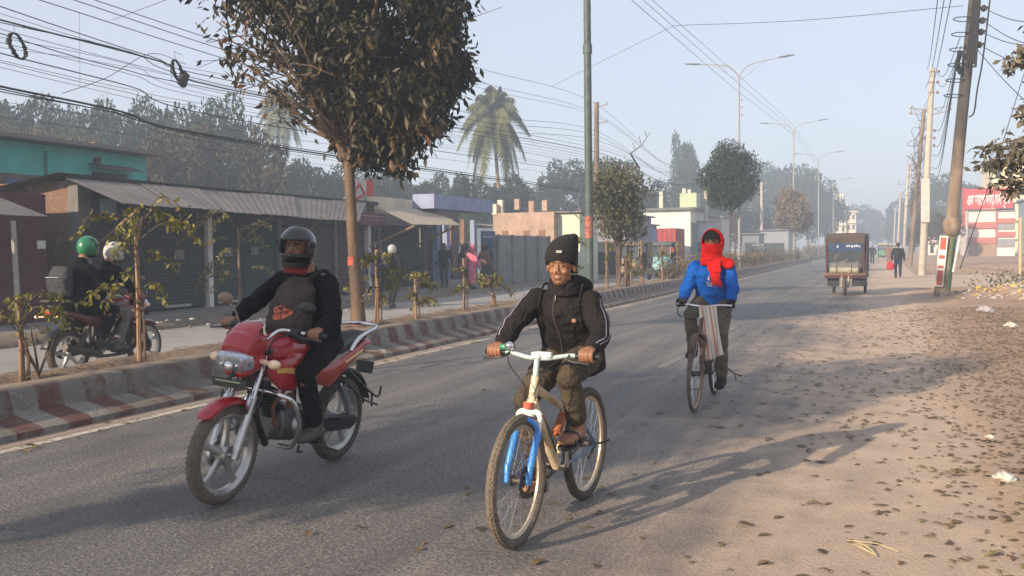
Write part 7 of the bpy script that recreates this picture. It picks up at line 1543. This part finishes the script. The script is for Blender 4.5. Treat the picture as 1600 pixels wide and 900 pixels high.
g = GP(728, 446, .12); q, qj, qT = walker(g.x, g.y, R(75), DK2, DK2, 'figure in a black robe walking left of the pink shawl', .1, 1.02, sk=.1, z=.12, hair=False); sh = shell(qT @ Matrix.Translation((-.02, 0, .0)), (.13, .115, .145), lambda c: c.x < .09); solid(sh.build('shawl_hood', DK2, q), .01)
g = GP(794, 443, .1); walker(g.x, g.y, R(80), YEL, JN, 'person in mustard yellow jacket and blue jeans by the grey block wall', .08, .98, z=.1)
g = GP(845, 438, .1); walker(g.x, g.y, R(100), GRN, DK2, 'person in dark green standing behind the beanie cyclist by the block wall', .05, .98, z=.1)
g = GP(1403, 435, 0); pq, _, _ = walker(g.x, g.y, R(88), DK2, DKB, 'man in dark jacket walking away on the right side of the road', .16, .99, arms=.05)
# his red bag
bg_ = MB().loft([((0, 0, 0), (.06, 0, 0), (0, .13, 0)), ((0, 0, .10), (.08, 0, 0), (0, .17, 0)), ((0, 0, .28), (.06, 0, 0), (0, .15, 0)), ((0, 0, .40), (.02, 0, 0), (0, .06, 0))], 14, sq=.7); bm_ = bake(bg_, .02, 2, .02, 8); bm_.materials.append(cloth('red bag cloth', (.40, .03, .05))); rb_ = meshobj('carry_bag', bm_, None, (g.x-.33, g.y-.05, .40), (0, 0, R(90)), label='red cloth bag hanging from the hand of the man walking away', cat='bag'); MB().torus((0, 0, .43), (1, 0, 0), .05, .01, 16, 6).build('handle', redm := cloth('bag handle', (.35, .03, .05)), rb_)
for px, py, jc, tc_, rt__, lab in ((1388, 409, BRN, BRN, 80, 'woman in brown clothes far down the right side of the road'), (1394, 407, YEL, BRN, -95, 'person in tan clothes beside the far woman in brown'), (1363, 412, DK2, DK2, -100, 'hazy figure standing behind the cargo rickshaw')):
    g = GP(px, py, 0); walker(g.x, g.y, R(rt__), jc, tc_, lab, .05, 1.0, sk=.1 if jc is BRN else None)
g = GP(1583, 402, 0)
# ---------------------------------------------------------------- parked motorcycles far right (simple copies of one)
mot = motorcycle((g.x-1.3, g.y, 0), R(200), R(-6), 'dark motorcycle parked in front of the clinic, left one', BLK, BLK, dull=True); tag(mot, group='motorcycles parked by the clinic')
mo2 = copy_tree(mot); mo2.location = (g.x+.9, g.y-1, 0); mo2['label'] = 'dark motorcycle under the seated man by the clinic'; 
J4 = {k: V(v) for k, v in JM.items()}; person('person', (g.x+.9, g.y-1, 0), (R(6), 0, R(200)), J4, DKB, DK2, 'man in dark blue sitting on the parked motorcycle at the far right', detail=False, vox=.02, group='people on foot')

# ---------------------------------------------------------------- cargo rickshaw coming up the road
def small_wheel(root, c, R_, nm='wheel'):
    w_ = MB().torus(c, (0, 1, 0), R_-.035, .04, 40, 10).build(nm, TYRE, root); s = MB().ring(c, (0, 1, 0), [(R_-.085, -.02), (R_-.06, -.03), (R_-.06, .03), (R_-.085, .02)], 36).tube([V(c)-V((0, .06, 0)), V(c)+V((0, .06, 0))], .045, 10)
    for i in range(12): a = i*pi/6; s.tube([c, V(c)+V((cos(a), 0, sin(a)))*(R_-.07)], .007, 4)
    s.build('rim', GREASE, w_); return w_
g = GP(1322, 463, 0)
rk = empty('cargo_rickshaw', (g.x, g.y+1.3, 0), (0, 0, R(-92)), label='battery cargo rickshaw with brown canopy and pale sacks coming up the road', cat='rickshaw')
small_wheel(rk, V((1.15, 0, .27)), .27, 'front_wheel'); small_wheel(rk, V((-.85, .48, .27)), .27, 'rear_wheel'); small_wheel(rk, V((-.85, -.48, .27)), .27, 'rear_wheel')
TRP = mat('brown tarpaulin', (.075, .055, .048), var=.35, bump=.5, bscale=8); MRN = mat('maroon frame', (.07, .022, .028), var=.3); WD = mat('worn plank', (.12, .07, .045), var=.4)
W2 = .565
cv = MB().loft([((1.0, 0, 1.80), (0, W2, 0), (0, 0, .06)), ((.6, 0, 1.86), (0, W2+.02, 0), (0, 0, .07)), ((-.9, 0, 1.86), (0, W2+.02, 0), (0, 0, .07)), ((-1.15, 0, 1.78), (0, W2, 0), (0, 0, .06))], 24, sq=.5); cv.box((1.03, 0, 1.70), (.05, 1.12, .22), Matrix.Rotation(R(12), 3, 'Y')); cv.build('canopy', TRP, rk)
MB().box((-.15, W2, 1.25), (1.9, .04, 1.1)).box((-.15, -W2, 1.25), (1.9, .04, 1.1)).box((-1.1, 0, 1.2), (.04, 1.1, 1.2)).build('side_sheet', TRP, rk)
for s in (-1, 1): MB().tube([(1.0, s*.53, .62), (1.02, s*.54, 1.78)], .035, 8).build('post', MRN, rk)
MB().box((-.05, 0, .58), (2.1, 1.16, .10)).build('deck', WD, rk); MB().box((1.04, 0, .66), (.08, 1.22, .09)).build('front_plank', WD, rk, bev=.01); MB().box((1.04, 0, .57), (.06, 1.2, .05)).build('front_beam', MRN, rk)
MB().box((-.15, .50, .42), (1.8, .05, .26)).box((-.15, -.50, .42), (1.8, .05, .26)).box((.86, .36, .42), (.05, .34, .26)).box((.86, -.36, .42), (.05, .34, .26)).build('under_panel', mat('under panel', (.02, .02, .022)), rk)
wsn = MB().box((1.03, 0, 1.50), (.015, 1.0, .26)).build('sun_strip', mat('blue sun strip', (.03, .06, .12), rough=.2), rk)
mb = MB()
for i, (y, h) in enumerate(((-.22, .07), (.05, .05), (.12, .06), (.20, .07), (.27, .05), (.33, .06), (.40, .05))): MB().box((1.042, y, 1.51+.01*(i % 3)), (.008, .045, h)).build('letter', bpy.data.materials.get('lettering white') or mat('lettering white', (.5, .5, .55), bump=0), wsn)
MB().box((1.02, 0, 1.12), (.01, 1.0, .5)).build('windscreen', mat('rickshaw glass', (.12, .14, .17), rough=.08, alpha=.3, bump=0, var=0), rk)
SK = cloth('pale sack', (.40, .38, .30), var=.2)
sk_ = MB().loft([((.84, -.50, .84), (.02, 0, 0), (0, 0, .10)), ((.84, -.44, .85), (.14, 0, 0), (0, 0, .17)), ((.84, .0, .86), (.16, 0, 0), (0, 0, .18)), ((.84, .36, .85), (.14, 0, 0), (0, 0, .17)), ((.84, .44, .85), (.02, 0, 0), (0, 0, .10))], 16, sq=.8).build('sack', SK, None, label='long pale sack tied across the front of the cargo rickshaw', cat='sack'); Mr = Matrix.Translation((g.x, g.y+1.3, 0)) @ Matrix.Rotation(R(-92), 4, 'Z'); onbike(sk_, Mr)
for y in (-.25, .18): MB().tube([(.84+cos(a)*.165, y, .86+sin(a)*.185) for a in np.linspace(0, 2*pi, 18)], .012, 5).build('rope', BLK, sk_)
MB().tube([(.95, -.10, 1.06), (1.06, -.02, 1.04), (1.06, .06, 1.12)], .014, 6).tube([(.9, .1, .45), (1.15, .12, .30)], .03, 6).tube([(.9, -.1, .45), (1.15, -.12, .30)], .03, 6).tube([(1.0, .1, .75), (1.15, .1, .27)], .026, 8).tube([(1.0, -.1, .75), (1.15, -.1, .27)], .026, 8).build('fork', mat('dusty fork', (.3, .26, .2)), rk)
JR = dict(JM); JR = {k: V(v)+V((.35, 0, .0)) for k, v in JM.items()}; JR = {k: (v if not k.startswith(('an', 'toe', 'kn')) else V((v.x+.1, v.y*.8, max(v.z, .66 if k[0] != 'k' else .9)))) for k, v in JR.items()}
person('person', (g.x, g.y+1.3, 0), (0, 0, R(-92)), JR, cloth('grey brown shawl', (.14, .11, .08)), DK2, 'driver in a brown shawl sitting inside the cargo rickshaw', detail=False, vox=.02, group='people on foot')

# ---------------------------------------------------------------- auto rickshaws beyond the median
def auto_rickshaw(loc, rot, body, top, label, H_=1.85):
    a = empty('auto_rickshaw', loc, (0, 0, rot), label=label, cat='auto rickshaw', group='auto rickshaws')
    small_wheel(a, V((1.15, 0, .24)), .24, 'front_wheel'); small_wheel(a, V((-.85, .52, .24)), .24, 'rear_wheel'); small_wheel(a, V((-.85, -.52, .24)), .24, 'rear_wheel')
    nose = MB().loft([((1.32, 0, .62), (0, .28, 0), (0, 0, .16)), ((1.22, 0, .74), (0, .46, 0), (0, 0, .26)), ((.95, 0, .80), (0, .55, 0), (0, 0, .34)), ((.6, 0, .70), (0, .56, 0), (0, 0, .40)), ((.5, 0, .66), (0, .55, 0), (0, 0, .38))], 22, sq=.7).build('nose', body, a)
    MB().box((-.35, 0, .48), (1.7, 1.14, .28)).box((-1.16, 0, .8), (.1, 1.14, .7)).build('body', body, a, bev=.03)
    MB().loft([((.92, 0, H_-.12), (0, .56, 0), (0, 0, .05)), ((.5, 0, H_-.04), (0, .60, 0), (0, 0, .08)), ((-1.0, 0, H_-.04), (0, .60, 0), (0, 0, .08)), ((-1.25, 0, H_-.16), (0, .57, 0), (0, 0, .06))], 22, sq=.5).build('canopy', top, a)
    for s in (-1, 1):
        MB().tube([(.98, s*.5, 1.05), (.80, s*.52, H_-.1)], .025, 6).build('post', BLK, a); MB().tube([(-.2, s*.55, .55), (-.2, s*.56, H_-.1)], .022, 6).build('post', BLK, a); MB().box((-.75, s*.575, 1.3), (.95, .03, .95)).build('side_curtain', top, a)
    MB().box((.87, 0, 1.38), (.012, .95, .55), Matrix.Rotation(R(-16), 3, 'Y')).build('windscreen', mat('auto glass', (.08, .10, .11), rough=.1, alpha=.55, bump=0, var=0) if 'auto glass' not in bpy.data.materials else bpy.data.materials['auto glass'], a)
    MB().box((-.6, 0, .75), (.5, 1.0, .18)).box((-.85, 0, 1.05), (.12, 1.0, .55)).build('bench', BLK, a)
    for s in (-1, 1): MB().ell((1.22, s*.30, .76), (.05, .09, .08)).build('headlamp', CHROME, a)
    MB().loft([((1.15, 0, .30), (.32, 0, 0), (0, .1, 0)), ((1.15, 0, .52), (.25, 0, 0), (0, .11, 0))], 14).box((1.18, 0, .46), (.06, .8, .16)).build('front_mudguard', BLK, a)
    return a
g = GP(1030, 438, 0); auto_rickshaw((-10.3, XP(1030, 400, -10.3).y+1, 0), R(-88), mat('pale turquoise panel', (.22, .42, .46), var=.3, scale=5), mat('grey canopy', (.12, .125, .12), var=.3), 'pale turquoise auto rickshaw facing the viewer beyond the median')
auto_rickshaw((-10.6, XP(981, 400, -10.6).y+1, 0), R(-92), mat('tan panel', (.30, .22, .15), var=.3, scale=5), mat('brown canopy', (.2, .15, .11), var=.3), 'tan brown auto rickshaw behind the saplings left of the turquoise one')
g = GP(1380, 406, 0); auto_rickshaw((g.x, g.y, 0), R(-90), mat('green panel', (.08, .22, .10)), mat('beige canopy', (.40, .38, .24)), 'small green auto rickshaw far down the road near the vanishing point')
g = GP(1394, 400, 0); vq = auto_rickshaw((g.x, g.y, 0), R(-90), mat('white panel', (.5, .5, .5)), mat('pale canopy', (.45, .45, .46)), 'whitish vehicle farthest down the right side of the road')
g = GP(1196, 411, 0); auto_rickshaw((-11.0, XP(1186, 400, -11).y, 0), R(-90), mat('orange white panel', (.45, .25, .18)), mat('grey canopy two', (.2, .2, .22)), 'hazy auto rickshaw on the opposite road beyond the dark green tree')
for k_, e_ in protos.items():
    if k_ not in used_p:
        for c_ in list(e_.children): bpy.data.objects.remove(c_)
        bpy.data.objects.remove(e_)
